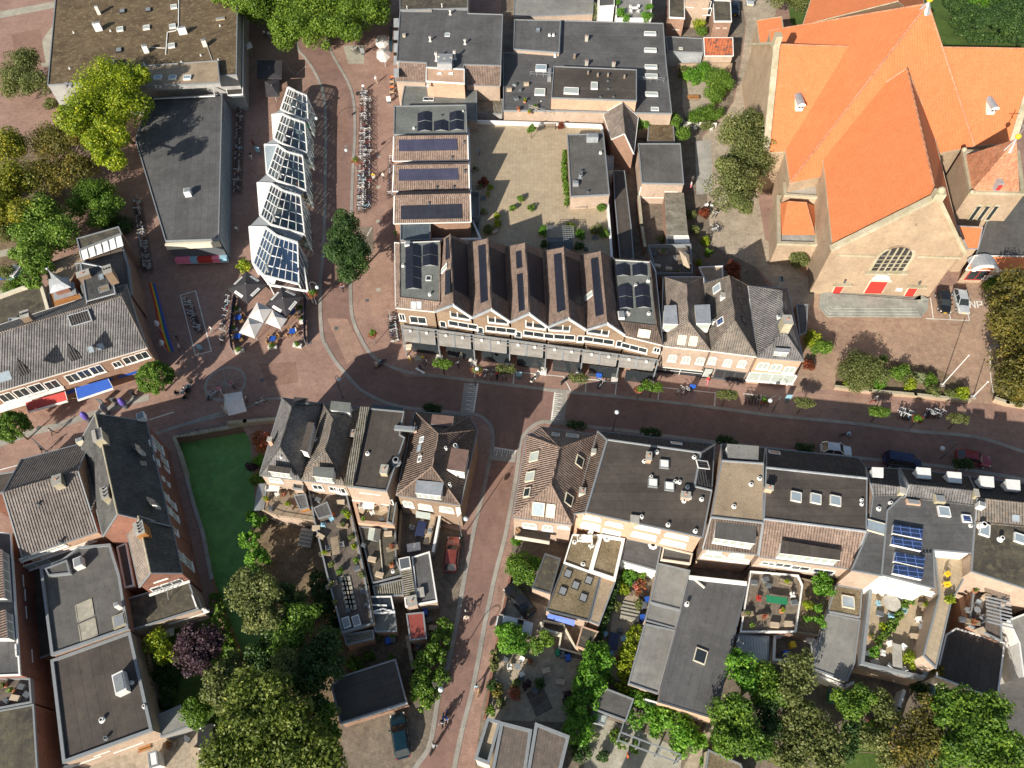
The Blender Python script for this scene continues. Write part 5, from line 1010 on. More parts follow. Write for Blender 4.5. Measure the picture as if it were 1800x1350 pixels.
b.sky(142,560,2.6,1.5,'zinc','tile_dark',.4);b.sign(1,158,678,6,.5,'blue');b.sign(1,228,657,3.0,.4,'blue');b.sign(1,75,693,5.5,.6,'white');b.sign(1,20,712,5,1.4,'white')
for e,m,lb in(([(44,708),(114,688),(119,705),(50,725)],'red','long crimson shop awning over the market street'),([(132,682),(190,665.5),(199.4,683),(137,704)],'blue','wide royal blue shop awning over the market street')):
 a=thing('shop_awning',lb,'awning',tuple(P(*e[3],0)));k=[P(*e[0],3.2),P(*e[1],3.2),P(*e[2],2.5),P(*e[3],2.5)];mb=MB();mb.prism(k,[2.42,2.42,3.1,3.1])if 0 else(mb.poly(k[::-1]),mb.poly([p-V((0,0,.05))for p in k]));mb.build('cloth',M[m],a);mb=MB();mb.bar(k[3],k[2],.14,.3);mb.bar(k[0],k[3],.05);mb.bar(k[1],k[2],.05);mb.build('frame',M['white'],a)
b=Bld('tall black slate mansard wing behind the grey ribbed roof','house wing',[(133,464,6),(201,481,6),(208,516,6),(152,540,6)],6,'brick_brown','tile_slate',[(142,462,9.6),(193,472,9.6),(203,516,9.6),(153,530,9.6)],[(4,5,6,7),(0,1,5,4),(1,2,6,5),(3,2,6,7),(0,3,7,4)],name='house_wing',cap='zinc');b.sky(178,487,.9,.6,'trim','glass_sky',.15);b.sky(183,508,1.0,1.3,'trim','wood',.15);b.chim(145,480,1.0,1.6,.8,'brick_tan',1)
b=Bld('brown roof deck beside the black mansard','roof deck',[(146,446),(215,428),(228,470),(233,520),(208,515),(200,478),(150,464)],5.0,'brick_brown','wood_dark',name='roof_deck',rim=.4,rimw=.2)
b=Bld('olive flat roof with a sloping row of frosted white windows','house wing',[(135,420),(209,399),(214,411),(140,440)],7.2,'brick_brown','roof_olive',name='house_wing',trim='trim')
mb=MB();p4=[P(140,441,7.1),P(212,412,7.1),P(217,432,5.9),P(144,458,5.9)];mb.poly(p4[::-1]);g=mb.build('sloped_glazing',M['white'],b.root);mb=MB()
for i in range(7):t=i/6;mb.bar(p4[0].lerp(p4[1],t)+V((0,0,.05)),p4[3].lerp(p4[2],t)+V((0,0,.05)),.1)
mb.build('glazing_bars',M['trim'],b.root)
b=Bld('flat roof yard with black chairs beside the willow','roof terrace',[(80,466),(140,445),(150,462),(133,480),(125,500),(84,492)],4.6,'brick_brown','roof_sand',name='roof_terrace',rim=.2,trim='wood')
b=thing('roof_turret','small square roof turret with a curved zinc pagoda cap','turret',tuple(P(108,512,5)));ap=P(87,478,9.6);q4=[P(85,491,7.4),P(121,487,7.4),P(125,505,7.4),P(88,516,7.4)];c=sum(q4,V((0,0,0)))/4;ap=V((c.x,c.y,10.6))
mb=MB();prev=q4
for t,z_ in((.5,8.1),(.24,8.9),(.08,9.8)):
 cur=[V((c.x+(p.x-c.x)*t,c.y+(p.y-c.y)*t,z_))for p in q4]
 for i in range(4):mb.poly([prev[i],prev[(i+1)%4],cur[(i+1)%4],cur[i]])
 prev=cur
for i in range(4):mb.poly([prev[i],prev[(i+1)%4],ap])
mb.build('roof',M['zinc'],b);mb=MB();mb.ball(ap,.22);mb.build('finial',M['zinc'],b);mb=MB();mb.prism([V((p.x,p.y,7.38))for p in inset(q4,.5)],5,cap=False);mb.build('wall',M['brick_red'],b);mb=MB();mb.prism([V((p.x,p.y,6.2))for p in inset(q4,-.1)],6.0);mb.build('skirt',M['zinc'],b)
b=Bld('lower roofs with orange panels between the turret and the grey roof','house wing',[(86,515),(135,508),(150,532),(160,545),(90,560)],5.3,'brick_brown','wood_warm',name='house_wing',rim=.1)
b=Bld('bleached flat roof with a dark hollow at the left edge','house wing',[(-60,545),(40,508),(75,498),(92,556),(60,566),(-60,590)],5.2,'render','roof_olive',name='house_wing',rim=.5,rimw=.4,trim='cream');k=Bld('','',[(15,560),(60,556),(62,578),(18,574)],5.8,'trim','zinc',parent=b.root,zb=5)
# ------------------------------------------------------------------ the church
ch=thing('church','large brick church with steep bright orange tiled roofs and red doors','church',tuple(P(1540,400,0)))
def volume(eave,z,extra,faces,wall='brick_church',roof='tile_orange',zb=0,**k):
 return Bld('','',eave,z,wall,roof,extra,faces,zb,parent=ch,**k)
EZ=8.0
K=P(1630.8,7,25.5);SW,SE,NW,NE=P(1388,322,EZ),P(1713,257,EZ),P(1352,54,EZ+1),V((76,131,EZ))
c1=volume([SW,SE,NE,NW],EZ,[K],[(0,1,4),(1,2,4),(2,3,4),(3,0,4)],cap='tile_pink',capr=.16,trim='stone')
# west and east arms
W1,W2=P(1369,78,17.3),P(1560,84,17.3);We,Wi=P(1350,268,EZ),P(1420,262,EZ)
wn=V((2*W1.x-We.x-1,2*W1.y-We.y,EZ));wn2=V((2*W2.x-Wi.x-1,2*W2.y-Wi.y,EZ))
wA=volume([We,Wi+V((6,0,0)),wn2,wn],EZ,[W1,W2],[(0,1,5,4),(2,3,4,5),(3,0,4,'w')],cap='tile_pink',capr=.14,trim='stone')
E1,E2=P(1640,83,17.3),P(1824,86,17.3);Ei,Ee=P(1700,262,EZ),P(1774,252,EZ)
eA=volume([Ei-V((6,0,0)),Ee,V((2*E2.x-Ee.x,2*E2.y-Ee.y,EZ)),V((2*E1.x-Ei.x-6,2*E1.y-Ei.y,EZ))],EZ,[E1,E2],[(0,1,5,4),(2,3,4,5),(1,2,5,'w')],cap='tile_pink',capr=.14,trim='stone')
# nave with the street front: the front stands on the line seen at the foot of the doors
_g1,_g2=P(1440,513.5,.5),P(1600,519.5,.5);_u=(_g2-_g1).normalized();_n=V((_u.y,-_u.x,0))
def fpt(px,py):d=rayd(px,py);o=V((0,0,CH));return o+d*((_g1-o).dot(_n)/d.dot(_n))
A1=fpt(1646,345);A2=P(1594,120,A1.z);FL,FR=fpt(1463,436),fpt(1693,442);BL,BR=P(1451,322,EZ),P(1661,290,EZ);ax_=(A2-A1).normalized()
FR.z=FL.z=(FL.z+FR.z)/2
nv=volume([FL,FR,FR+ax_*27,FL+ax_*27],FL.z,[A1,A2],[(0,5,4),(0,3,5),(1,4,5,2),(0,1,4,'w')][1:]and[(0,4,5,3),(1,2,5,4),(0,1,4,'w')],cap='tile_pink',capr=.14,trim='stone')
# north arm and low aisle roof at the north west
N1,N2=P(1578,2,17),P(1600,-90,17);nw1,nw2=P(1411,44,EZ),P(1445,-60,EZ)
volume([nw1,V((2*N1.x-nw1.x,nw1.y,EZ)),V((2*N2.x-nw2.x,nw2.y,EZ)),nw2],EZ,[N1,N2],[(0,3,5,4),(1,4,5,2),(0,1,4,'w')],cap='tile_pink',capr=.14,trim='stone')
volume([(1330,36,5),(1374,29,7.5),(1377,50,7.5),(1337,86,5)],5,[],[(0,1,2,3)],trim='stone')
def cope(pts,w_=.7,h=.35,m='stone',name='coping'):
 mb=MB()
 for i in range(len(pts)-1):mb.bar(pts[i],pts[i+1],w_,h)
 return mb.build(name,M[m],ch)
fn=(FR-FL).normalized();fo=V((fn.y,-fn.x,0))*.25
cope([FL+fo-fn*.3,A1+fo+V((0,0,.3))],.9,.5);cope([A1+fo+V((0,0,.3)),FR+fo+fn*.3],.5,.4);cope([W1-V((.4,0,-.2)),We-V((.4,0,-.2))],1.0,.4);cope([E2+V((.4,0,.2)),Ee+V((.4,0,.2))],1.0,.4)
cope([W1-V((.4,0,-.2)),wn-V((.4,0,-.2))],1.0,.4);mb=MB();mb.box(A1+fo+V((0,0,-.3)),1.3,1.1,1.3,R(-8));mb.ball(A1+fo+V((0,0,1.2)),.5);mb.build('gable_finial',M['stone'],ch)
mb=MB();mb.box(W1-V((.5,0,.5)),1.0,1.4,2.2,0);mb.build('gable_finial',M['stone'],ch)
mb=MB();mb.cyl(K-V((0,0,1.2)),K+V((0,0,.3)),1.1,.2,8);mb.build('lead_cap',M['zinc'],ch);mb=MB();mb.ball(K+V((0,0,.8)),.5);mb.build('gilded_ball',M['yellow'],ch)
# front: stone band, rose of the big window, doors
nb=V((fn.y,-fn.x,0))
def onf(px,py,lift=.0):
 o=V((0,0,CH));d=rayd(px,py);a=nv.E[0]+nb*-.12;return o+d*((a-o).dot(nb)/d.dot(nb))+nb*lift
def panel(pts,m,lift,name,th=.1,sub=None):
 mb=MB();a=[onf(x,y,lift)for x,y in pts];b=[p-nb*th for p in a];n=len(a);mb.poly(a)
 for i in range(n):mb.poly([b[i],b[(i+1)%n],a[(i+1)%n],a[i]])
 return mb.build(name,M[m],ch)
# geometry of the arched window in its own plane
bl,br=onf(1531.5,473.5),onf(1586.5,473.5);wd=(br-bl).length;ux=(br-bl).normalized();topz=onf(1590,433.5).z;cxw=(bl+br)/2;base_z=bl.z;r_=wd/2;sp=topz-r_
def arch(r,z0,zs,lift,n=14):
 pts=[V((cxw.x,cxw.y,0))+ux*r+V((0,0,z0)),]+[V((cxw.x,cxw.y,0))+ux*(r*math.cos(math.pi*i/n))+V((0,0,zs+r*math.sin(math.pi*i/n)))for i in range(n+1)]+[V((cxw.x,cxw.y,0))-ux*r+V((0,0,z0))]
 return[p+nb*lift for p in pts]
mb=MB();mb.poly(arch(r_+.45,base_z-.1,sp,.12));fw_=mb.build('great_window',M['stone'],ch)
mb=MB();mb.poly(arch(r_,base_z,sp,.16));g=mb.build('pane',M['brown']if 0 else M['tile_dark'],ch);g.parent=fw_
mb=MB()
for i in range(1,5):
 x=(i/5*2-1)*r_;h=sp+math.sqrt(max(r_*r_-x*x,0));p=V((cxw.x,cxw.y,base_z))+ux*x+nb*.25;mb.bar(p,V((p.x,p.y,h)),.17)
for i in range(1,5):
 z_=base_z+i*(sp-base_z+r_*.6)/5;h=r_ if z_<sp else math.sqrt(max(r_*r_-(z_-sp)**2,.01));p=V((cxw.x,cxw.y,z_))+nb*.22;mb.bar(p-ux*h,p+ux*h,.07)
g=mb.build('mullion',M['stone'],ch);g.parent=fw_
mb=MB();p=V((cxw.x,cxw.y,base_z-.3))+nb*.3;mb.bar(p-ux*(r_+.8),p+ux*(r_+.8),.6,.3);mb.build('window_sill',M['stone'],ch)
for y0,xa,xb in((447.5,1470,1537),(450,1612,1690)):
 a,b_=onf(xa,y0,.1),onf(xb,y0+2.5,.1);mb=MB();mb.bar(a,V((b_.x,b_.y,a.z)),.15,.35);mb.build('string_course',M['stone'],ch)
def door(pbl,pbr,ptr,ptl,nm):
 panel([(pbl[0]-1.5,pbl[1]),(pbr[0]+1.5,pbr[1]),(ptr[0]+2,ptr[1]-1.5),(ptl[0]-1,ptl[1]-1.5)],'cream',.12,'door_frame');panel([pbl,pbr,ptr,ptl],'red',.2,'door')
door((1462,515.5),(1474.5,516),(1485,499.5),(1470,499),1);door((1518.5,514),(1548.5,514),(1560.5,494),(1531,493.5),2);door((1589.5,519),(1604,519.5),(1614.5,503),(1599,502.5),3)
for a,b_ in(((1464,497.5),(1496,498)),((1595,500.5),(1627,501.5))):mb=MB();mb.bar(onf(*a,.3),onf(*b_,.3),.7,.2);mb.build('door_hood',M['stone'],ch);p=onf((a[0]+b_[0])/2+3,a[1]-5,.5);mb=MB();mb.cyl(p,p+V((0,0,.5)),.15);mb.build('wall_lantern',M['trim_d'],ch)
panel([(1527,492.5),(1566,494),(1568,491),(1530,490)],'render',.25,'lintel');panel([(1531,489.5),(1565,491),(1563,484),(1552,480.5),(1542,481.5),(1535,486)],'offwhite',.2,'relief')
panel([(1606,396.5),(1611,396.5),(1614.5,392),(1609,392)],'red',.12,'shutter');panel([(1573,510),(1584,511),(1586.5,506),(1577,505)],'white',.15,'notice_board');panel([(1603,531),(1613,532),(1614,529),(1605,528)],'white',.15,'notice_board')if 0 else None
strip(ch,[(1431,507),(1452,508),(1520,514)],.5,.5,.5,'brick_church','plinth')
# roof dormers with little round tops
def lucarne(px,py,B_,s_=.75):
 p,n=B_.hit(px,py);u,v,n=B_.axes(n);f=V((n.x,n.y,0)).normalized();up=V((0,0,1));mb=MB();base=p-up*.6
 mb.box(base,1.5*s_,2.0,1.6*s_,ax=(u,f,up));prof=[(math.cos(math.pi*i/6)*.85*s_,math.sin(math.pi*i/6)*.7*s_)for i in range(7)]
 for i in range(6):
  a,b_=prof[i],prof[i+1];z0=base+up*1.6*s_;mb.poly([z0+u*a[0]+up*a[1]+f*1.4,z0+u*b_[0]+up*b_[1]+f*1.4,z0+u*b_[0]+up*b_[1]-f*1.4,z0+u*a[0]+up*a[1]-f*1.4],1)
 mb.poly([base+up*1.6*s_+u*a_[0]+up*a_[1]+f*1.35 for a_ in prof],0);d=mb.build('lucarne',[M['white'],M['zinc']],ch)
 mb=MB();mb.box(base+up*.75+f*1.22,1.0*s_,.06,.8*s_,ax=(u,f,up));g=mb.build('pane',M['glass'],ch);g.parent=d;mb=MB();mb.bar(base+up*.7+f*1.3,base+up*1.6+f*1.3,.08);mb.bar(base+up*1.15+f*1.3-u*.5,base+up*1.15+f*1.3+u*.5,.08);g=mb.build('glazing_bar',M['white'],ch);g.parent=d
 # small leaded apron
lucarne(1404,183,wA);lucarne(1740,189,eA)
# stair tower at the right with its own pyramid roof
T=[P(1697,274,9.5),P(1708,336,9.5),P(1791,338,9.5),P(1784,280,9.5)]
tw=Bld('','',[P(1690,266,9.3),P(1703,340,9.3),P(1800,343,9.3),P(1790,268,9.3)],9.3,'brick_church','stone',parent=ch,trim='stone',rim=.35,rimw=.6)
c=sum(T,V((0,0,0)))/4;ap=P(1787,244,17.5);mb=MB();T2=[V((p.x,p.y,9.6))for p in T]
for i in range(4):mb.poly([T2[i],T2[(i+1)%4],ap])
mb.build('tower_roof',M['tile_pink'],ch);mb=MB();mb.cyl(ap-V((0,0,2)),ap,.75,.1,4);mb.build('lead_cap',M['zinc'],ch);mb=MB();mb.ball(ap+V((0,0,.4)),.4);mb.build('gilded_ball',M['yellow'],ch)
mb=MB();mb.bar(ap,ap+V((0,0,3)),.09);mb.bar(ap+V((-.8,0,2.3)),ap+V((.9,0,2.3)),.08);mb.bar(ap+V((0,-.5,1.8)),ap+V((0,.5,1.8)),.08);mb.build('weather_vane',M['zinc'],ch)
for x,y in((1695,263),(1709,338)):mb=MB();mb.ball(P(x,y,9.9),.4);mb.build('stone_ball',M['stone'],ch)
p=P(1752,322,10.8);mb=MB();mb.box(p-V((0,.2,.7)),.8,1.5,1.5,0);mb.build('small_dormer',M['zinc'],ch);mb=MB();mb.box(p+V((0,-1.0,-.5)),.6,.06,1.0,0);mb.build('shutter',M['red'],ch)
o=V((0,0,CH));a,b_=tw.E[1],tw.E[2];un=(b_-a);un.z=0;un.normalize();nn=V((un.y,-un.x,0))
if nn.y>0:nn=-nn
def ont(px,py,lift=.1):d=rayd(px,py);return o+d*((a-o).dot(nn)/d.dot(nn))+nn*lift
for x in(1704,1719,1734):
 p=ont(x-1,387);mb=MB();mb.box(p,.9,.2,3.0,ax=(un,nn,V((0,0,1))));mb.cyl(p+V((0,0,3))-nn*.1,p+V((0,0,3))+nn*.1,.45,n=12);f=mb.build('slit_window',M['stone'],ch);mb=MB();mb.box(p+nn*.05+V((0,0,.3)),.5,.2,2.7,ax=(un,nn,V((0,0,1))));g=mb.build('pane',M['glass'],ch);g.parent=f
# small side roofs
volume([(1683,397,6.5),(1727,399,6.5),(1719,437,5.2),(1701,437,5.2)],5.2,[],[(0,1,2,3)],trim='zinc')
volume([(1714,451),(1830,453),(1830,330),(1745,300)],4.0,[],None and[],roof='roof_mid',trim='trim')if 0 else Bld('','',[(1714,451),(1840,453),(1850,330),(1750,340)],4.0,'brick_church','roof_mid',parent=ch,rim=.1)
an=Bld('','',[(1698,474,3.0),(1840,477,3.0),(1840,451,4.3),(1714,449,4.3)],3.0,'brick_church','tile_orange',[],[(0,1,2,3)],parent=ch,trim='white')
an.win(0,[(1718,483.5,3.0,2.1)],frame='red',name='door',sill=False);an.win(0,[(1736.5,487,1.3,.8)],frame='white',pane='white',mull=0,name='notice_board')
p=P(1730,473,3.2);mb=MB()
pr_=[(math.cos(math.pi*i/10)*2.0,math.sin(math.pi*i/10)*1.3)for i in range(11)];u=V((1,-.05,0)).normalized();f=V((-.05,-1,0)).normalized()
for i in range(10):
 for f1,f2,m in((-1.9,.3,0),(.3,.6,1)):
  a1,b1=pr_[i],pr_[i+1];mb.poly([p+u*a1[0]+V((0,0,a1[1]))+f*f2,p+u*b1[0]+V((0,0,b1[1]))+f*f2,p+u*b1[0]+V((0,0,b1[1]))+f*f1,p+u*a1[0]+V((0,0,a1[1]))+f*f1],m)
 mb.poly([p+u*a1[0]+V((0,0,a1[1]))+f*.6,p+u*b1[0]+V((0,0,b1[1]))+f*.6,p+u*b1[0]*.75+V((0,0,b1[1]*.75))+f*.6,p+u*a1[0]*.75+V((0,0,a1[1]*.75))+f*.6],1)
mb.build('arched_canopy',[M['zinc'],M['white']],ch)
# low chapel with a hipped orange roof on the west flank
cp=Bld('','',[(1365,345),(1366,430),(1436,432),(1440,350)],4.4,'brick_church','conc',parent=ch,rim=.3,rimw=.5,trim='stone')
q4=[P(1371,357,4.6),P(1374,413,4.6),P(1433,413,4.6),P(1433,362,4.6)];r1,r2=P(1384,354,6.6),P(1417,356,6.6)
mb=MB()
for k_ in([q4[0],q4[1],r1],[q4[1],q4[2],r2,r1],[q4[2],q4[3],r2],[q4[3],q4[0],r1,r2]):mb.poly(k_)
mb.build('chapel_roof',M['tile_orange'],ch);mb=MB();mb.cyl(r1,r2,.1);mb.cyl(r2,q4[2],.1);mb.build('ridge_cap',M['tile_pink'],ch)
cp.win(1,[(1403,437,1.6,2.2)],mull=1,frame='stone')
Bld('','',[(1376,322),(1378,345),(1455,350),(1453,325)],6.0,'brick_church','conc',parent=ch,rim=.3,rimw=.4,trim='stone')
Bld('','',[(1300,98),(1296,330),(1308,345),(1345,330),(1348,100)],1.0,'brick_church','stone',parent=ch,rim=0)if 0 else None
# entrance steps
st=[P(*p,0)for p in((1441,514),(1448,508),(1600,520),(1622,521),(1631,524),(1631,544),(1619,558),(1453,557),(1440,541))]
sp_=thing('church_steps','broad grey stone steps in front of the red church doors','steps',tuple(P(1535,535,0)))
cur=st;ang_s=R(-7)
for i in range(4):
 mb=MB(ang_s);mb.prism([V((p.x,p.y,.14*(i+1)))for p in cur],.14*i if i else 0);mb.build('step' if i<3 else 'landing',M['step'],sp_);cur=inset(cur,.42)
# ------------------------------------------------------------------ glass pavilion of five stepped prisms
gp=thing('glass_pavilion','white framed glass pavilion of five stepped crystal shaped bays on the plaza','pavilion',tuple(P(510,330,0)))
def q6(u,v):return(430+u/6.754,140+v/6.754)
def q7(u,v):return(420+u/7.5,320+v/7.5)
def bay(A,B,C_,D,A2_,B2_,C2_,D2_,nl,nr,rows,zn=(2.9,4.2,5.0,3.9),zs=(2.6,3.5,4.3,3.4),sky_='glass_sky',white=1,nxt=None):
 A,B,C_,D=[P(*p,z)for p,z in zip((A,B,C_,D),zn)];A2_,B2_,C2_,D2_=[P(*p,z)for p,z in zip((A2_,B2_,C2_,D2_),zs)]
 r=thing('x',None,None);bpy.data.objects.remove(r)
 fr=MB();pn=MB()
 def grid(a,b,c,d,n,m,w_=.09,edge=.2):
  for i in range(n+1):fr.bar(a.lerp(b,i/n),d.lerp(c,i/n),edge if i in(0,n)else w_,.12)
  for j in range(m+1):fr.bar(a.lerp(d,j/m),b.lerp(c,j/m),edge if j in(0,m)else w_,.12)
  k=V((0,0,-.07));pn.poly([a+k,b+k,c+k,d+k])
 grid(B,C_,C2_,B2_,nl,rows);grid(C_,D,D2_,C2_,nr,rows)
 # east wall leaning in, with fins; west panel; north rise
 g0,g1=V((D.x+.7,D.y-.3,0)),V((D2_.x+.5,D2_.y-.3,0))
 if nxt:dk=MB();dk.poly([A2_,B2_,C2_,D2_]+[P(*p,z)for p,z in zip(nxt[::-1],zs[::-1])]);dk.build('bay_gutter',M['trim'],gp)
 for i in range(6):t=i/5;fr.bar(D.lerp(D2_,t),g0.lerp(g1,min(1,t+.12)),.12,.22)
 pn.poly([D-V((.1,0,0)),D2_-V((.1,0,0)),g1-V((.2,0,0)),g0-V((.2,0,0))])
 wp_=MB();wp_.poly([A,B,B2_,A2_]if(B-A).cross(B2_-A).z>0 else[A,A2_,B2_,B]);fr.bar(A,A2_,.22);fr.bar(A,B,.22)
 ga,gb=V((A.x+.2,A.y,0)),V((A2_.x+.2,A2_.y,0));pn.poly([ga,gb,A2_,A]);fr.bar(ga,A,.16);fr.bar(gb,A2_,.16)
 fr.bar(B,C_,.3,.3);fr.bar(C_,D,.3,.3);fr.bar(D,g0,.2)
 if nxt is None:pn.poly([gb,A2_,B2_,C2_]);pn.poly([gb,C2_,D2_,g1])
 fr.bar(B2_,C2_,.25);fr.bar(C2_,D2_,.25)
 gl=MB();gl.poly([A2_+V((0,.1,-.5)),B2_+V((0,.1,-.5)),C2_+V((0,.1,-.3)),D2_+V((.8,.1,-.5)),D2_+V((.8,1.2,-.5)),C2_+V((.2,1.2,-.3))])if 0 else None
 fo_=fr.build('bay_frame',M['white'],gp);pn.build('bay_glass',M[sky_],gp);wp_.build('bay_panel',M['white_wall' if white else 'glass_sky'],gp)
 mb=MB();mb.cyl(C2_+V((.6,.6,.2)),C2_+V((.7,.6,1.7)),.22,.2,10);mb.build('flue',M['trim'],gp)
 fl=MB();fl.prism([V((p.x,p.y,.03))for p in(ga,gb,g1,g0)],0);fl.build('bay_floor',M['slab'],gp)
 # shelves and tables seen through the glass
 rr=random.Random(int(A.x*10))
 for i in range(14):
  t,s_=rr.random(),rr.random();p=ga.lerp(gb,t).lerp(g0.lerp(g1,t),.12+.76*s_);it=MB();it.box(V((p.x,p.y,.03)),rr.uniform(.5,1.5),rr.uniform(.4,.8),rr.uniform(.5,1.6),rr.random()*.5);it.build('shop_fitting',M[rr.choice(['wood','offwhite','maroon','wood_warm','green','trim'])],gp)
bay(q6(512,96),q6(522,92),q6(595,132),q6(735,190),q6(428,352),q6(432,350),q6(516,395),q6(752,490),3,3,3,white=0,sky_='pav_glass',nxt=[q6(325,415),q6(445,405),q6(545,455),q6(712,512)])
bay(q6(325,415),q6(445,405),q6(545,455),q6(712,512),q6(345,700),q6(352,698),q6(445,760),q6(742,872),3,3,3,sky_='pav_glass',nxt=[q6(238,770),q6(388,775),q6(490,852),q6(686,905)])
bay(q6(238,770),q6(388,775),q6(490,852),q6(686,905),q6(262,1115),q6(272,1122),q6(386,1200),q6(728,1318),3,4,4,white=0,sky_='pav_glass',nxt=[q7(242,10),q7(425,18),q7(572,110),q7(808,182)])
bay(q7(242,10),q7(425,18),q7(572,110),q7(808,182),q7(278,440),q7(285,440),q7(424,562),q7(865,692),4,4,4,sky_='pav_glass',nxt=[q7(135,590),q7(350,595),q7(495,705),q7(772,800)])
bay(q7(135,590),q7(350,595),q7(495,705),q7(772,800),q7(180,1068),q7(190,1070),q7(330,1232),q7(790,1345),4,5,4,sky_='pav_glass2')
mb=MB();a,b_=P(415+20,480,0),P(530,498,0)
s1=P(474,501,2.6);s2=P(541,512,2.6);mb.bar(P(444,462,3.0),s1,.25);mb.bar(s1,s2,.25);mb.bar(P(541,512,2.6),P(534,470,3.0),.25)
for p in(s1,s2,s1.lerp(s2,.4)):mb.bar(p,V((p.x+.2,p.y-.1,0)),.15)
mb.build('entrance_frame',M['white'],gp);mb=MB();mb.prism([P(467,488,2.8),P(485,490,2.8),P(483,498,2.6),P(470,500,2.6)],2.5);mb.build('entrance_panel',M['white'],gp)
ORD='first second third fourth fifth sixth seventh eighth ninth tenth eleventh twelfth thirteenth fourteenth fifteenth sixteenth seventeenth eighteenth nineteenth twentieth'.split()+['twenty-'+w_ for w_ in 'first second third fourth fifth sixth seventh eighth ninth'.split()]+['thirtieth']
# ------------------------------------------------------------------ trees, hedges, plants
def leaf_mesh(name,centres,radii,n_leaf,size,parent,mat,flat=.85,clumps=26,clump_r=.40,seed=0,rad=(.3,.82)):
 """many small leaf faces gathered in clumps spread through each lobe of the crown"""
 g=np.random.default_rng(seed);VV=[];TT=[]
 org=np.array(parent['_o'])if parent is not None else np.zeros(3)
 tot=sum(r**2 for r in radii)
 for c,r in zip(centres,radii):
  nl=max(30,int(n_leaf*r*r/tot));nc=max(6,int(clumps*(r/max(radii))**1.5))
  d=g.normal(size=(nc,3));d[:,2]=np.abs(d[:,2])*1.0-.25;d/=np.linalg.norm(d,axis=1)[:,None]
  cc=np.array(c)+d*r*g.uniform(*rad,nc)[:,None]*np.array([1,1,flat]);cr=r*clump_r*g.uniform(.6,1.35,nc);ct=g.uniform(-.22,.22,nc)
  k=g.choice(nc,nl,p=cr**2/(cr**2).sum());dd=g.normal(size=(nl,3));dd/=np.linalg.norm(dd,axis=1)[:,None]
  p=cc[k]+dd*(cr[k]*g.uniform(.35,1.08,nl)**.6)[:,None]
  nrm=dd+g.normal(size=(nl,3))*.7+np.array([0,0,.5]);nrm/=np.linalg.norm(nrm,axis=1)[:,None]
  t1=np.cross(nrm,g.normal(size=(nl,3)));t1/=np.linalg.norm(t1,axis=1)[:,None];t2=np.cross(nrm,t1)
  s_=size*g.uniform(.6,1.4,nl)[:,None]
  VV.append(np.stack([p-t1*s_*.5,p+t2*s_*.33,p+t1*s_*.5,p-t2*s_*.33],1));TT.append(np.clip(.45+ct[k]+g.normal(size=nl)*.2,0,1))
 Vt=np.concatenate(VV)-org;T=np.concatenate(TT);n=len(Vt)
 me=bpy.data.meshes.new(name);me.vertices.add(n*4);me.vertices.foreach_set('co',Vt.reshape(-1));me.loops.add(n*4);me.loops.foreach_set('vertex_index',np.arange(n*4,dtype=np.int32))
 me.polygons.add(n);me.polygons.foreach_set('loop_start',np.arange(0,n*4,4,dtype=np.int32));me.polygons.foreach_set('loop_total',np.full(n,4,dtype=np.int32))
 at=me.attributes.new('tint','FLOAT','FACE');at.data.foreach_set('value',T.astype(np.float32));me.update(calc_edges=True);me.materials.append(M[mat])
 o=bpy.data.objects.new(name,me);sc.collection.objects.link(o)
 if parent is not None:o.parent=parent
 return o
SEED=[10]
def ppm(x,y,z): # pixels per metre around a picture point
 return 1/(P(x+.5,y,z)-P(x-.5,y,z)).length
def tree(name,label,mat,blobs,h,leaf=.34,dens=26,cat='tree',trunk=True,zb=0,flat=.85,group=None,bare=0,clumps=30,tight=0):
 """blobs = lobes (px, py, radius px) seen in the picture; h = height of the crown top"""
 SEED[0]+=1;C_=[];R_=[];leaf*=.84
 for bx in blobs:
  r=bx[2]*1.08/ppm(bx[0],bx[1],h*.7);z=(bx[3]if len(bx)>3 else max(h-r*.85,r*.8+zb));C_.append(P(bx[0],bx[1],z));R_.append(r)
 k=max(range(len(R_)),key=lambda i:R_[i]);base=V((C_[k].x,C_[k].y,zb))
 if len(C_)>1:m=sum(C_,V((0,0,0)))/len(C_);base=V(((m.x+base.x)/2,(m.y+base.y)/2,zb))
 t=thing(name,label,cat,tuple(base),group);n=int(sum(4*3.14*r*r for r in R_)/(leaf*leaf*.33)*dens/26*1.25)
 leaf_mesh('crown',C_,R_,n,leaf,t,mat,flat,seed=SEED[0],**(dict(clumps=130,clump_r=.17,rad=(.78,.9))if tight else dict(clumps=clumps)))
 if trunk:
  mb=MB();r0=max(.08,max(R_)*.055);top=sum(C_,V((0,0,0)))/len(C_);fork=base.lerp(V((top.x,top.y,top.z)),.45);mb.cyl(base,fork,r0*1.3,r0,8)
  rr=random.Random(SEED[0])
  for c,r in zip(C_,R_):
   mb.cyl(fork,c,r0*.8,r0*.35,6)
   for i in range(3+bare):d=V((rr.uniform(-1,1),rr.uniform(-1,1),rr.uniform(0,.8))).normalized();mb.cyl(c,c+d*r*(.85 if not bare else 1.0),r0*.35,r0*.08,5)
  mb.build('trunk',M['bark'],t)
 return t
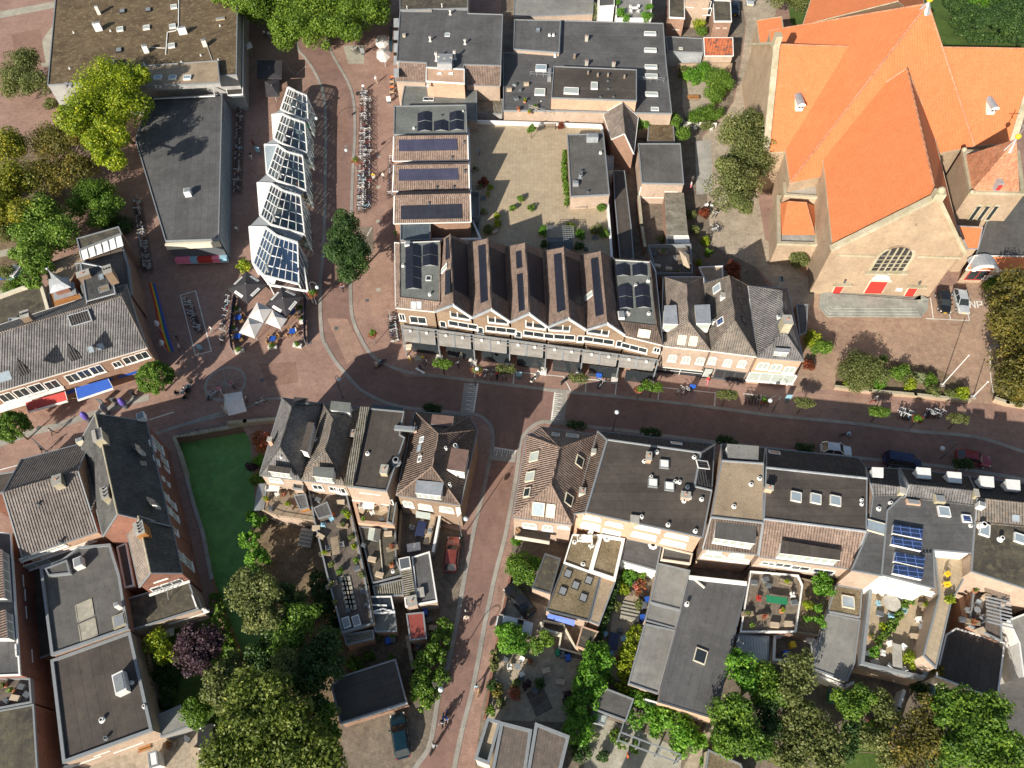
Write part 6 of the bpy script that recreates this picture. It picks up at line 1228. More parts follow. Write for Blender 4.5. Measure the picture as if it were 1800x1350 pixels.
def hedge(name,label,mat,pts,wd,h,leaf=.26,zb=0,cat='hedge',dens=1.0):
 SEED[0]+=1;w_=[P(x,y,h*.6+zb)for x,y in pts];C_=[];R_=[]
 for i in range(len(w_)-1):
  n=max(1,int((w_[i+1]-w_[i]).length/(wd*.55)))
  for j in range(n+(i==len(w_)-2)):p=w_[i].lerp(w_[i+1],j/n);C_.append(V((p.x+random.uniform(-.1,.1)*wd,p.y+random.uniform(-.1,.1)*wd,zb+h*.55)));R_.append(wd/2*random.uniform(.95,1.35))
 c=sum(C_,V((0,0,0)))/len(C_);t=thing(name,label,cat,(c.x,c.y,zb));L=sum((w_[i+1]-w_[i]).length for i in range(len(w_)-1))
 n=int(L*(wd+2*h)/(leaf*leaf*.33)*2.1*dens);leaf_mesh('foliage',C_,R_,n,leaf,t,mat,min(1.5,h/wd*1.0),22,.3,SEED[0],rad=(.5,.85))
 mb=MB()
 for c_ in C_[::3]:mb.cyl(V((c_.x,c_.y,zb)),c_,.05,.03,5)
 mb.build('stem',M['bark'],t);return t
def bush(name,label,mat,x,y,r,h=None,zb=0,leaf=.22,cat='shrub',group=None,dens=26,stem=True):
 SEED[0]+=1;rr=r*1.25/ppm(x,y,zb+.5);h=h or rr*1.6;z=zb+max(h-rr*.9,h*.5);c=P(x,y,z);t=thing(name,label,cat,(c.x,c.y,zb),group)
 n=int(4*3.14*rr*rr/(leaf*leaf*.33)*1.15*dens/26)+60;leaf_mesh('foliage',[c],[rr],n,leaf,t,mat,min(1.3,h/(2*rr)+.25),16,.4,SEED[0])
 if stem:mb=MB();mb.cyl(V((c.x,c.y,zb)),c,.06,.03,5);mb.build('stem',M['bark'],t)
 return t
# around the hall and the park at the left
tree('broadleaf_tree','big yellow green tree leaning over the gap between hall and shop wing','lf_yellow',[(190,150,50),(165,200,48),(222,190,42),(190,245,40),(140,215,34),(202,285,26),(240,140,26)],13,.42)
tree('broadleaf_tree','sparse olive tree in a small round bed beside the hall','lf_olive',[(38,125,34),(22,148,26),(60,150,24),(45,100,20)],7,.36,18)
tree('broadleaf_tree','yellowing tree cut by the left edge above the willow','lf_gold',[(5,262,36),(20,320,40),(-15,360,46),(45,370,26)],9,.4);tree('broadleaf_tree','brownish thin leaved tree between the yellowing tree and the yellow green one','lf_autumn',[(100,255,44),(128,300,34),(80,310,36),(140,250,28)],8,.36,20)
tree('broadleaf_tree','fresh green round tree beside the dark bicycle alley','lf_green',[(165,345,34),(150,362,26),(190,368,24),(175,385,20)],6,.32)
tree('willow','weeping willow with long pale green strands','lf_willow',[(82,385,36),(60,415,40),(105,420,34),(45,450,22),(70,470,28),(60,500,18)],8,.4,30,cat='willow',flat=1.1)
bush('shrub','small olive shrub in the round bed next to the hall wall','lf_olive',90,182,11,1.6);bush('shrub','dark green shrub under the willow beside the brown wall','lf_dark',205,398,22,2.2)
for i,(x,y,r)in enumerate(((10,340,24),(8,400,22),(25,505,16),(12,480,12))):bush('shrub',['low yellow shrub under the left edge tree','tawny shrub left of the willow','low green shrub in front of the white covered boat','tiny shrub by the park path'][i],['lf_autumn','lf_olive','lf_green','lf_olive'][i],x,y,r,1.4)
tree('plane_tree','huge plane tree crown spreading over the top of the street','lf_plane',[(480,-5,55),(540,20,58),(600,10,55),(640,25,38),(510,55,34),(570,62,34),(440,5,34),(405,-5,26),(655,-10,36),(525,-30,60),(610,55,26)],11,.45,28,clumps=40)
tree('street_tree','slender dark green street tree in front of the corner shop','lf_dark',[(606,405,28),(615,440,34),(618,470,28),(595,440,26),(600,380,15),(635,450,20)],8.5,.32,30,flat=1.1)
tree('lollipop_tree','clipped round street tree beside the blue awning','lf_green',[(274,665,29)],5.2,.26,60,cat='clipped tree',tight=1,flat=1);tree('lollipop_tree','clipped round street tree at the left edge near the canal lane','lf_green',[(22,750,26)],5.2,.26,60,cat='clipped tree',tight=1,flat=1)
bush('potted_grass','pale yellow grassy shrub beside the black parasol','lf_yellow',428,468,11,1.8,0,.3)
# church square
tree('broadleaf_tree','tall sandy olive tree in the alley beside the church wall','lf_olive',[(1305,245,44),(1318,290,44),(1290,330,40),(1340,250,24),(1320,215,26),(1280,300,28),(1310,360,24)],10,.36,26)
tree('broadleaf_tree','turning brown green tree at the right edge of the church square','lf_autumn',[(1790,520,44),(1780,570,44),(1800,620,48),(1775,545,30),(1790,670,40)],10,.38,30)
tree('broadleaf_tree','bright green tree behind the church at the top right corner','lf_bright',[(1740,-5,34),(1710,-10,22),(1770,5,26)],8,.34);tree('broadleaf_tree','shaded tree right behind the church spire','lf_dark',[(1680,5,22),(1700,35,24),(1690,-20,26)],7,.34);tree('broadleaf_tree','dark olive tree behind the church at the right edge','lf_dark',[(1735,35,26),(1785,40,30),(1760,20,26),(1800,20,34),(1810,-10,30)],9,.36,30)
tree('broadleaf_tree','pale green tree at the top edge above the church aisle','lf_olive',[(1390,-8,34),(1430,-25,34),(1365,-12,22)],8,.34)
hedge('hedge','dark hedge wall behind the church at the top right','lf_dark',[(1680,20),(1690,55),(1705,66),(1800,70),(1840,72)],2.2,2.6)
bush('shrub','round olive shrub at the foot of the church corner','lf_olive',1403,458,18,3.2,dens=34);bush('shrub','yellow leaved shrub beside the corner house','lf_yellow',1430,598,15,2.2);bush('shrub','mid green shrub below the yellow leaved shrub','lf_green',1440,612,17,2);bush('shrub','brown shrub touching the corner house front','lf_rust',1420,640,10,1.2)
bush('shrub','large blue green shrub in the square garden bed','lf_olive',1515,655,32,4,dens=36)
for i,(x,y,r,m)in enumerate(((1500,675,12,'lf_yellow'),(1545,670,14,'lf_bright'),(1553,632,7,'lf_green'),(1583,655,15,'lf_green'),(1600,672,12,'lf_olive'),(1612,664,10,'lf_cream'),(1634,668,11,'lf_green'),(1600,678,10,'lf_yellow'),(1638,690,10,'lf_olive'),(1690,695,12,'lf_yellow'),(1672,692,8,'lf_olive'))):
 bush('shrub',['yellow flowering shrub at the near corner of the bed','bright green shrub right of the large blue green shrub','small lone shrub at the top of the bed','leafy shrub in the middle of the bed','drab shrub in the middle of the bed near the wall','cream flowered shrub in the bed','green shrub left of the white flagpole foot','yellow green shrub over the low wall','olive shrub below the flagpole foot','yellow flowered shrub at the east end of the bed','tiny olive shrub near the east end of the bed'][i],m,x,y,r,1.4)
bush('shrub','green ivy shrub beside the blue sign at the annex','lf_green',1752,500,16,1.6);bush('shrub','shrub at the very corner of the right edge bed','lf_autumn',1790,700,14,2)
# backyards top centre
for i,(x,y,r,m,h)in enumerate(((1215,135,14,'lf_bright',1.8),(1240,128,16,'lf_bright',2),(1265,145,22,'lf_green',3),(1255,170,18,'lf_green',2.4),(1225,205,16,'lf_green',2),(1250,200,16,'lf_green',1.8),(1200,125,10,'lf_olive',1.4),(1240,222,10,'lf_olive',1))):
 bush('shrub',['bright shrub at the west end of the walled garden','bright shrub along the north side of the walled garden','big green shrub at the east side of the walled garden','green shrub below the big east side shrub','shrub by the rusty bench in the walled garden','shrub at the southern end of the walled garden','silvery shrub at the garden wall corner','low olive shrub behind the white chairs'][i],m,x,y,r,h)
tree('small_tree','bright green small tree growing against the gabled brick house','lf_bright',[(1130,198,16),(1128,218,14)],4,.3);tree('small_tree','dark green small tree right of the rusty roof','lf_green',[(1188,215,12),(1198,235,14),(1180,205,9)],4,.3)
bush('hydrangea','cream flowering hydrangea along the flat roof, left one','lf_cream',988,28,15,1.6,cat='flowering shrub');bush('hydrangea','cream flowering hydrangea along the flat roof, right one','lf_cream',1042,26,16,1.7,cat='flowering shrub');bush('shrub','small green plant at the top edge left of the hydrangeas','lf_green',935,4,8,1)
bush('vine','yellowing vine between the two brick extensions','lf_yellow',1226,40,11,1.6);bush('vine','green climber beside the right brick extension','lf_green',1234,55,9,1.6)
tree('small_tree','rust red small tree behind the hipped shop roofs','lf_rust',[(1285,472,15),(1290,485,12)],4,.28)
for i,(x,y,r,m,z)in enumerate(((1215,378,8,'lf_olive',0),(1222,405,9,'lf_olive',0),(1240,425,8,'lf_yellow',0),(1245,445,7,'lf_green',0),(1228,463,6,'lf_yellow',0),(1162,420,7,'lf_olive',0),(1238,375,10,'lf_rust',0))):
 bush('shrub',['olive shrub along the east wall of the mossy shed','thin shrub further down the mossy shed wall','yellow plant in the church alley bed','green plant at the lower end of the church alley bed','small yellow plant by the sandy roof','olive plant left of the mossy shed','reddish shrub at the top of the church alley bed'][i],m,x,y,r,1.2,z)
# on the tan terrace
tz=3.1
bush('conifer','slim green conifer in a pot at the north edge of the tan terrace','lf_green',934,228,7,2.6,tz)
for i,(x,y,r)in enumerate(((916,351,6),(902,367,6),(933,366,6))):bush('box_ball',['clipped box ball, top one of three on the tan terrace','clipped box ball, left one of three on the tan terrace','clipped box ball, right one of three on the tan terrace'][i],'lf_green',x,y,r,.9,tz,.16,'potted shrub')
hedge('planter_hedge','narrow green hedge planter along the stair block','lf_green',[(993,268),(991,300),(996,335),(997,360)],.9,1.2,.22,tz);bush('shrub','round shrub at the stair block door','lf_green',1057,367,8,1,tz)
for i,(x,y,r,m)in enumerate(((957,407,9,'lf_bright'),(1002,400,8,'lf_yellow'),(1018,412,9,'lf_bright'),(1050,405,10,'lf_olive'),(1064,412,8,'lf_green'),(1018,432,8,'lf_dark'),(958,430,8,'lf_dark'),(858,405,9,'lf_olive'),(874,393,7,'lf_yellow'),(873,382,6,'lf_yellow'),(850,320,8,'lf_rust'),(861,330,5,'lf_yellow'),(783,403,7,'lf_yellow'),(815,405,9,'lf_green'),(823,399,7,'lf_yellow'),(700,410,6,'lf_bright'),(985,222,6,'lf_rust'))):
 bush('potted_plant',['bright plant at the lower left of the terrace pergola','yellow plant above the terrace pergola','bright plant at the right corner of the terrace pergola','olive plant near the east wall of the tan terrace','green ball plant by the east wall of the tan terrace','dark climbing plant right of the terrace pergola','dark plant left of the terrace pergola','olive plant in the shade beside the gabled houses','yellow plant, lower of a pair near the gabled houses','yellow plant, upper of a pair near the gabled houses','reddish plant in the shade beside the middle gabled house','small yellow plant next to the reddish plant','yellow plant on the roof garden strip','green plant at the end of the roof garden strip','yellow plant at the corner of the roof garden strip','bright plant behind the seamed metal shed','reddish plant box beside the terrace bench'][i],m,x,y,r,1.1,tz,.2,'potted plant')
# canal side and the south gardens
bush('hydrangea','pink flowering shrub at the canal head','lf_flower',458,775,17,2.2,cat='flowering shrub');bush('box_ball','smooth clipped box dome beside the leftmost hipped house','lf_bright',457,810,10,1.5,0,.14,'clipped shrub',dens=40)
bush('shrub','purple brown shrub on the canal edge','lf_purple',443,820,9,1.2);bush('shrub','dark green shrub along the canal below the dome','lf_green',452,845,12,1.6)
hedge('hedge','tall bright hedge along the east side of the canal','lf_bright',[(445,915),(442,950),(455,985),(450,1015)],2.6,3.2,.3)
tree('broadleaf_tree','olive green tree hanging over the lower canal','lf_olive',[(440,1040,40),(455,1075,36),(475,1040,26),(430,1020,20),(485,1085,24)],7,.36,28)
tree('broadleaf_tree','lime tinted tree right of the lower canal','lf_green',[(525,1100,34),(505,1130,26),(540,1080,22),(515,1075,20)],6,.36)
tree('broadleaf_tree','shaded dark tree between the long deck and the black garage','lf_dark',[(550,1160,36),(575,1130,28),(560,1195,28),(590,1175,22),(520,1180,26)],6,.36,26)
tree('conifer','pale yellowish conifer in the dark garden','lf_olive',[(507,1162,25)],6.5,.3,34,cat='conifer')
tree('broadleaf_tree','giant green tree filling the bottom edge left of the driveway','lf_giant',[(450,1235,52),(500,1270,54),(440,1310,58),(530,1310,50),(400,1350,50),(500,1350,60),(575,1330,34),(545,1370,50),(420,1270,40),(480,1210,30)],10,.42,30,clumps=40)
tree('broadleaf_tree','dull green tree beside the purple one','lf_olive',[(395,1215,34),(405,1245,26),(380,1190,20)],6,.34)
tree('copper_beech','dark purple leaved tree in the garden left of the canal','lf_purple',[(355,1140,38),(340,1120,24),(375,1125,24),(345,1165,24)],6.5,.34,28,cat='tree');tree('small_tree','yellow green small tree by the brick annex','lf_yellow',[(275,1125,20),(285,1145,18),(305,1152,10)],4,.3)
tree('small_tree','round glossy shrub tree near the grey panelled shed','lf_green',[(345,1250,26)],4,.28,34)
hedge('hedge','trimmed green hedge lane beside the lower canal','lf_green',[(380,1050),(390,1100),(405,1150),(415,1185)],1.6,1.2,.26);hedge('ivy','thin ivy band on the warehouse wall','lf_olive',[(246,1135),(255,1180),(262,1230),(268,1260)],.8,3,.24,cat='ivy')
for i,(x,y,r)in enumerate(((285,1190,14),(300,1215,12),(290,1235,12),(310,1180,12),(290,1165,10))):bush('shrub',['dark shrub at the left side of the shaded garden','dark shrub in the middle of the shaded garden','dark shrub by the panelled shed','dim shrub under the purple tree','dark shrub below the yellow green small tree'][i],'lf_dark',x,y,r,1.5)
hedge('hedge','overgrown hedge along the side street pavement','lf_green',[(780,1100),(775,1150),(770,1190),(752,1225),(740,1230)],2.2,2.2,.28,dens=.9)
tree('small_tree','lush mixed shrub tree beside the red shed','lf_green',[(745,1160,18),(742,1190,18),(735,1205,14),(760,1140,12)],3.2,.28);bush('shrub','yellow flowering shrub below the red shed','lf_yellow',752,1150,9,2.6)
for i,(x,y,r)in enumerate(((662,1120,10),(625,1165,12),(650,1152,8),(688,1158,6),(690,1116,6))):bush('shrub',['grassy shrub at the end of the ribbed shed','leafy shrub on the north side of the black garage','sprig of leaves above the black garage','single tuft at the garage roof corner','tuft of grass by the blue bin'][i],['lf_olive','lf_green','lf_green','lf_green','lf_bright'][i],x,y,r,1.2)
for i,(x,y,r,z)in enumerate(((597,1004,6,3.1),(617,944,6,3.1),(622,960,5,3.1),(625,985,5,3.1),(583,992,5,3.1),(612,905,6,3.1),(606,900,5,3.1),(636,1010,5,3.1))):bush('potted_plant',ORD[i]+' small potted plant from the top along the long roof deck',['lf_green','lf_olive','lf_yellow'][i%3],x,y,r,.8,z,.18,'potted plant','potted plants on the long roof deck')
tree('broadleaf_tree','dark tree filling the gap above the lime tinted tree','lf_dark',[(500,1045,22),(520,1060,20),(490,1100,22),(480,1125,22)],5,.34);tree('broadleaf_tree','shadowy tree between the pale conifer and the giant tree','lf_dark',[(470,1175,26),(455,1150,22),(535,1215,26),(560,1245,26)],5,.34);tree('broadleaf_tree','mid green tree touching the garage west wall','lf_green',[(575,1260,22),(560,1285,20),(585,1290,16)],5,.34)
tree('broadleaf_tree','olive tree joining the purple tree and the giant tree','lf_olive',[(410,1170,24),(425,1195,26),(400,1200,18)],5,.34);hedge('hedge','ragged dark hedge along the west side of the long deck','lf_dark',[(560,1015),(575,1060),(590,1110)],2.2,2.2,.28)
# right of the side street
bush('shrub','broad dark green shrub in front of the side street house garden','lf_green',918,1003,26,3.2,dens=34);bush('shrub','bright green shrub beside the moss banded shed','lf_bright',938,990,12,2);bush('shrub','small lawn shrub under the timber balcony','lf_bright',908,953,8,.8)
bush('tree_ball','round bright tree, left one of two beside the driveway wall','lf_bright',905,1122,25,3.4,0,.26,'clipped tree',dens=36);bush('tree_ball','round bright tree, right one of two beside the driveway wall','lf_green',951,1133,18,3,0,.26,'clipped tree',dens=36);bush('tree_ball','round bright tree half hiding the parked white car','lf_bright',885,1108,12,3,0,.26,'clipped tree',dens=36)
hedge('hedge','tall bright green hedge running down to the bottom edge','lf_bright',[(1050,1148),(1040,1180),(1030,1215),(1026,1245),(1018,1280)],3.4,3.6,.32,dens=1.7)
hedge('hedge','thick bright hedge along the gravel path near the bottom edge','lf_bright',[(1128,1260),(1160,1273),(1190,1287),(1216,1302)],3.6,2.4,.3,dens=1.9)
hedge('hedge','yellow leaved hedge curving round the pale grey roof','lf_yellow',[(1120,1105),(1108,1140),(1098,1180),(1096,1205),(1110,1213)],1.5,1.6,.24);hedge('hedge','low green hedge at the foot of the pale grey roof','lf_bright',[(1110,1212),(1140,1222),(1150,1235),(1142,1250)],1.2,1.2,.24)
hedge('hedge','thin dark hedge between pebble roof and paved garden','lf_dark',[(1083,1025),(1072,1060),(1062,1095),(1055,1118)],.9,2.2,.24);hedge('hedge','curved green hedge beside the long garden pergola','lf_green',[(1083,1292),(1095,1305),(1115,1313)],1.4,1.0,.24)
hedge('hedge','clipped hedge stub at the pavement edge of the patio','lf_olive',[(868,1150),(868,1172)],1.0,1.2,.2)
for i,(x,y,r,m)in enumerate(((865,1207,9,'lf_dark'),(863,1248,8,'lf_green'),(875,1215,10,'lf_autumn'),(905,1218,10,'lf_flower'),(880,1235,8,'lf_olive'),(908,1200,7,'lf_olive'),(925,1205,7,'lf_purple'),(998,1228,10,'lf_purple'),(948,1200,8,'lf_dark'))):
 bush('shrub',['dark ball shrub at the patio corner by the pavement','round green shrub above the bottom balcony','orange berried shrub beside the dark ball shrub','pink flowering shrub on the round table patio','olive shrub at the lower patio edge','small olive shrub by the patio table','dark red shrub near the doormat','bronze leaved shrub left of the tall hedge','dark shrub right of the patio flowers'][i],m,x,y,r,1.2)
for i,(x,y,r,m)in enumerate(((1092,1035,10,'lf_yellow'),(1083,1066,8,'lf_olive'),(1105,1015,14,'lf_bright'),(1125,1030,10,'lf_flower'),(1122,1062,7,'lf_olive'),(1072,1192,9,'lf_green'),(1128,1008,10,'lf_green'),(1042,1295,9,'lf_cream'),(1020,1320,16,'lf_dark'),(1060,1330,10,'lf_dark'),(1190,1320,7,'lf_olive'),(1240,1340,10,'lf_bright'))):
 bush('shrub',['yellow shrub at the left of the garden steps','olive shrub below the yellow one by the garden steps','bright shrubs between two flat roofs','pink tinged shrub near the green bin','small olive shrub beside the steps','green shrub beside the plum grey shed','green shrub against the pale grey roof','cream flowered shrub by the shed annex','dark shrub mass below the tall hedge','dark shrub beside the slab path','small shrub at the end of the garden pergola','bright shrub beside the mossy roof at the bottom edge'][i],m,x,y,r,1.2)
tree('broadleaf_tree','yellow green tree at the lower end of the black workshop roof','lf_bright',[(1305,1175,26),(1312,1200,20),(1290,1160,16)],6,.34);tree('broadleaf_tree','round dark green tree beside the gravel path','lf_green',[(1285,1265,36),(1310,1290,34),(1275,1300,26),(1300,1245,24),(1330,1310,26)],6.5,.34,32)
tree('broadleaf_tree','brown green feathery tree above the bottom gardens','lf_olive',[(1400,1185,32),(1390,1210,26),(1410,1160,18)],6.5,.34,22);tree('broadleaf_tree','broad shrubby tree in the bottom gardens','lf_olive',[(1400,1270,36),(1440,1290,36),(1400,1310,34),(1460,1310,30),(1420,1250,20),(1380,1330,30),(1450,1345,30)],5,.34)
tree('broadleaf_tree','round green tree left of the pink play house','lf_green',[(1495,1240,30),(1515,1225,22),(1480,1225,18)],5,.32);tree('broadleaf_tree','bare twigged brown tree near the bottom right','lf_autumn',[(1600,1300,44),(1625,1250,28),(1590,1330,34),(1640,1300,24)],7,.3,12,bare=8)
tree('broadleaf_tree','large lobed bright green tree at the bottom right','lf_green',[(1665,1235,26),(1700,1245,32),(1745,1250,32),(1690,1285,36),(1740,1290,36),(1680,1320,32),(1730,1335,36),(1775,1310,24),(1650,1255,18),(1790,1335,24)],8,.38,34,clumps=34)
tree('broadleaf_tree','dense green tree in the middle of the bottom gardens','lf_green',[(1345,1185,24),(1370,1215,24),(1340,1220,22)],5,.32);tree('broadleaf_tree','olive tree between the round green tree and the bare twigged one','lf_olive',[(1545,1235,24),(1560,1255,22),(1535,1300,24),(1560,1320,26)],5,.32);tree('broadleaf_tree','dark tree at the bottom edge right of the lawn','lf_dark',[(1500,1290,22),(1480,1320,24),(1650,1335,26)],4.5,.32)
tree('small_tree','dim green shrub tree under the paved terrace wall','lf_dark',[(1345,1240,26),(1355,1280,24),(1335,1300,20)],4.5,.32);bush('shrub','green shrub at the left end of the bottom gardens wall','lf_green',1360,1195,14,1.8);bush('shrub','ivy shrub over the white garden wall','lf_green',1540,1290,20,2.2);bush('shrub','grey green shrub by the teal table cover','lf_dark',1620,1220,14,1.8)
for i,(x,y,r)in enumerate(((1443,1020,13),(1437,1036,9),(1457,1040,10),(1437,1070,8),(1441,1093,9),(1420,1065,8),(1420,1088,7))):bush('young_tree',ORD[i]+' leafy young plant counted on the planted roof strip','lf_bright' if i!=5 else 'lf_yellow',x,y,r,1.6,2.9,.22,'plant','young plants on the planted roof strip')
hedge('plant_row','slanting row of green plants dividing the paved terrace','lf_green',[(1600,1046),(1580,1080),(1560,1110),(1545,1130)],.9,.8,.22,3.0,'plant row');bush('potted_plant','bright potted bush near the white chairs','lf_bright',1536,1146,8,1,3.0,.2,'potted plant');bush('climber','yellow green climber at the corner of the paved terrace','lf_yellow',1597,1155,11,1.4,3.0,.22);bush('potted_plant','small yellow plant in the middle of the paved terrace','lf_yellow',1551,1102,6,.8,3.0,.2,'potted plant')
bush('climber','yellowing climber over the terrace corner by the black roof','lf_autumn',1648,1180,10,1.4,2.4,.22);bush('potted_plant','round yellow bush beside the yellow chairs','lf_yellow',1670,1054,8,.8,6.2,.2,'potted plant')
for i,(x,y,r)in enumerate(((1090,22,8),(1100,32,7),(1138,30,9),(1085,5,6),(1142,12,6))):bush('potted_plant',['green plant at the left of the white roof terrace parapet','green plant at the lower left parapet of the white roof terrace','green plant at the lower right parapet of the white roof terrace','green plant high on the left parapet of the white terrace','green plant on the right parapet of the white terrace'][i],'lf_bright',x,y,r,.8,5.6,.2,'potted plant','plants on the white roof terrace parapet')
# clipped trees on stems along the main street
BX=[(778,639,13),(889,650,14),(1018,665,14),(1147,680,14),(1278,694,15),(1413,709,15),(1545,724,15),(1684,737,15)]
for i,(x,y,r)in enumerate(BX):
 SEED[0]+=1;c=P(x,y,2.6);t=thing('box_tree',f'box clipped street tree, {["first", "second", "third", "fourth", "fifth", "sixth", "seventh", "eighth"][i]} from the left along the north pavement','clipped tree',(c.x,c.y,0),'box clipped trees along the main street');u=V((.98,-.12,0))*.62
 leaf_mesh('crown',[c-u*1.2,c,c+u*1.2],[.85,.9,.85],2600,.17,t,'lf_olive' if i%3 else 'lf_green',.75,40,.3,SEED[0],rad=(.4,.8));mb=MB();mb.cyl((c.x,c.y,0),c,.09,.05,6);mb.build('trunk',M['bark'],t)
for i,(x,y)in enumerate(((760,718),(1013,748),(1143,760),(1277,775),(1414,788),(1692,816),(708,1135))[:6]):
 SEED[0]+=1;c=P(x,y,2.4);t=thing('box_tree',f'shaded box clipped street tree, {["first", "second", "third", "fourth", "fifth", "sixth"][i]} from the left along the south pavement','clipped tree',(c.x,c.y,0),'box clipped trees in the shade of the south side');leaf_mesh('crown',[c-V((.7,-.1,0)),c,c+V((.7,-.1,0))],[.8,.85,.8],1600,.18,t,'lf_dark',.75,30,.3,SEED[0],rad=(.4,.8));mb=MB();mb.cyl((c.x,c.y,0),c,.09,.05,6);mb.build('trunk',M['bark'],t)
# ------------------------------------------------------------------ things built once, then copied
UZ=V((0,0,1));XA=(V((1,0,0)),UZ,V((0,1,0)))
def heading(a,b):d=P(*b,0)-P(*a,0);return math.atan2(d.y,d.x)
def bicycle(frame,label):
 t=thing('bicycle',label,'bicycle')
 for x in(-.53,.53):mb=MB();mb.torus((x,0,.34),XA,.32,.028,14,4);[mb.bar((x,0,.34),(x+.31*math.cos(a),0,.34+.31*math.sin(a)),.012)for a in(0,1.05,2.1,3.14,4.2,5.25)];mb.build('wheel',M['black'],t)
 mb=MB();bb=(-.05,0,.3);st=(-.2,0,.82);hd=(.38,0,.85);[mb.bar(a,b,.045)for a,b in((bb,st),(bb,hd),(st,hd),(bb,(-.53,0,.34)),(st,(-.53,0,.34)),(hd,(.53,0,.34)))];mb.bar((-.75,0,.7),(-.25,0,.7),.16,.03);mb.build('frame',M[frame],t)
 mb=MB();mb.bar(st,(-.23,0,.95),.04);mb.box((-.24,0,.95),.27,.17,.06);mb.build('saddle',M['black'],t)
 mb=MB();mb.bar(hd,(.36,0,1.05),.04);mb.bar((.36,-.3,1.05),(.36,.3,1.05),.04);mb.bar((.36,.3,1.05),(.2,.31,1.03),.05);mb.bar((.36,-.3,1.05),(.2,-.31,1.03),.05);mb.build('handlebar',M['silver'],t)
 return t
BK=[bicycle(c,'x')for c in('silver','black','navy','offwhite','maroon','lightblue')]
used={}
def place(o,label,x,y,rz,z=0,group=None,px=True,scale=1):
 loc=tuple(P(x,y,z))if px else(x,y,z)
 if o.name not in used:used[o.name]=1;o['label']=label;o.location=loc;o.rotation_euler=(0,0,rz);o.scale=(scale,)*3;(o.__setitem__('group',group)if group else None);return o
 return copy_tree(o,label,loc,rz,group,scale)
rr=random.Random(4)
CN=['grey','black','navy','cream','dark red','light blue']
def rack(a,b,n,ang,where,group,wts=(5,6,3,2,1,1),jit=.12,lean=.2):
 cnt=[0]*6;side='left' if abs(b[0]-a[0])>abs(b[1]-a[1])else 'top';order=range(n)
 for i in order:
  t=(i+.5)/n;k=rr.choices(range(6),wts)[0];cnt[k]+=1;o=place(BK[k],f'{ORD[cnt[k] - 1]} {CN[k]} bicycle from the {side} {where}' if n>1 else f'{CN[k]} bicycle {where}',a[0]+(b[0]-a[0])*t,a[1]+(b[1]-a[1])*t,ang+rr.uniform(-jit,jit)+(math.pi if rr.random()<.4 else 0),0,group);o.rotation_euler.x=rr.uniform(-lean,lean)
rack((641,163),(636,378),58,R(2),'in the long packed row beside the street','bicycles in the long row beside the street');rack((649,176),(647,370),26,R(8),'in the second row behind the long packed one','bicycles in the second row')
rack((690,278),(689,352),12,R(5),'leaning on the wall of the gabled houses','bicycles against the gabled houses');rack((690,555),(697,604),11,R(12),'at the corner of the pergola shops','bicycles at the pergola corner')
rack((242,352),(262,482),26,R(8),'in the shaded row west of the shop wing','bicycles west of the shop wing');rack((424,178),(418,345),30,R(3),'in the dark row east of the shop wing','bicycles east of the shop wing',(2,8,3,1,1,1))
rack((330,530),(352,588),12,R(-20),'inside the white outline on the plaza','bicycles in the plaza outline');rack((1307,703),(1349,708),8,R(85),'beside the hanging basket on the north pavement','bicycles on the north pavement');rack((1578,727),(1600,734),7,R(60),'left of the flower basket near the square','bicycles near the square');rack((1622,730),(1652,730),7,R(50),'right of the flower basket near the square','bicycles right of the basket')
rack((1190,688),(1215,691),3,R(40),'in the third white parking outline','bicycles in the third outline');rack((1250,380),(1262,378),2,R(60),'at the upper end of the church alley','bicycles in the church alley');rack((1250,402),(1262,410),3,R(20),'at the lower end of the church alley','bicycles low in the church alley');rack((402,525),(393,605),9,R(70),'outside the dark cafe windscreen','bicycles outside the cafe screen');rack((1052,676),(1060,680),2,R(60),'in the second white parking outline','bicycles in the second outline');rack((850,660),(890,664),4,R(80),'under the big flower basket','bicycles under the basket');rack((623,88),(633,96),3,R(30),'on the pale paving patch','bicycles on the pale patch');rack((456,708),(464,710),1,R(20),'alone by the kerb north of the canal house',None);rack((370,700),(378,697),2,R(60),'beside the cream stall','bicycles by the stall')

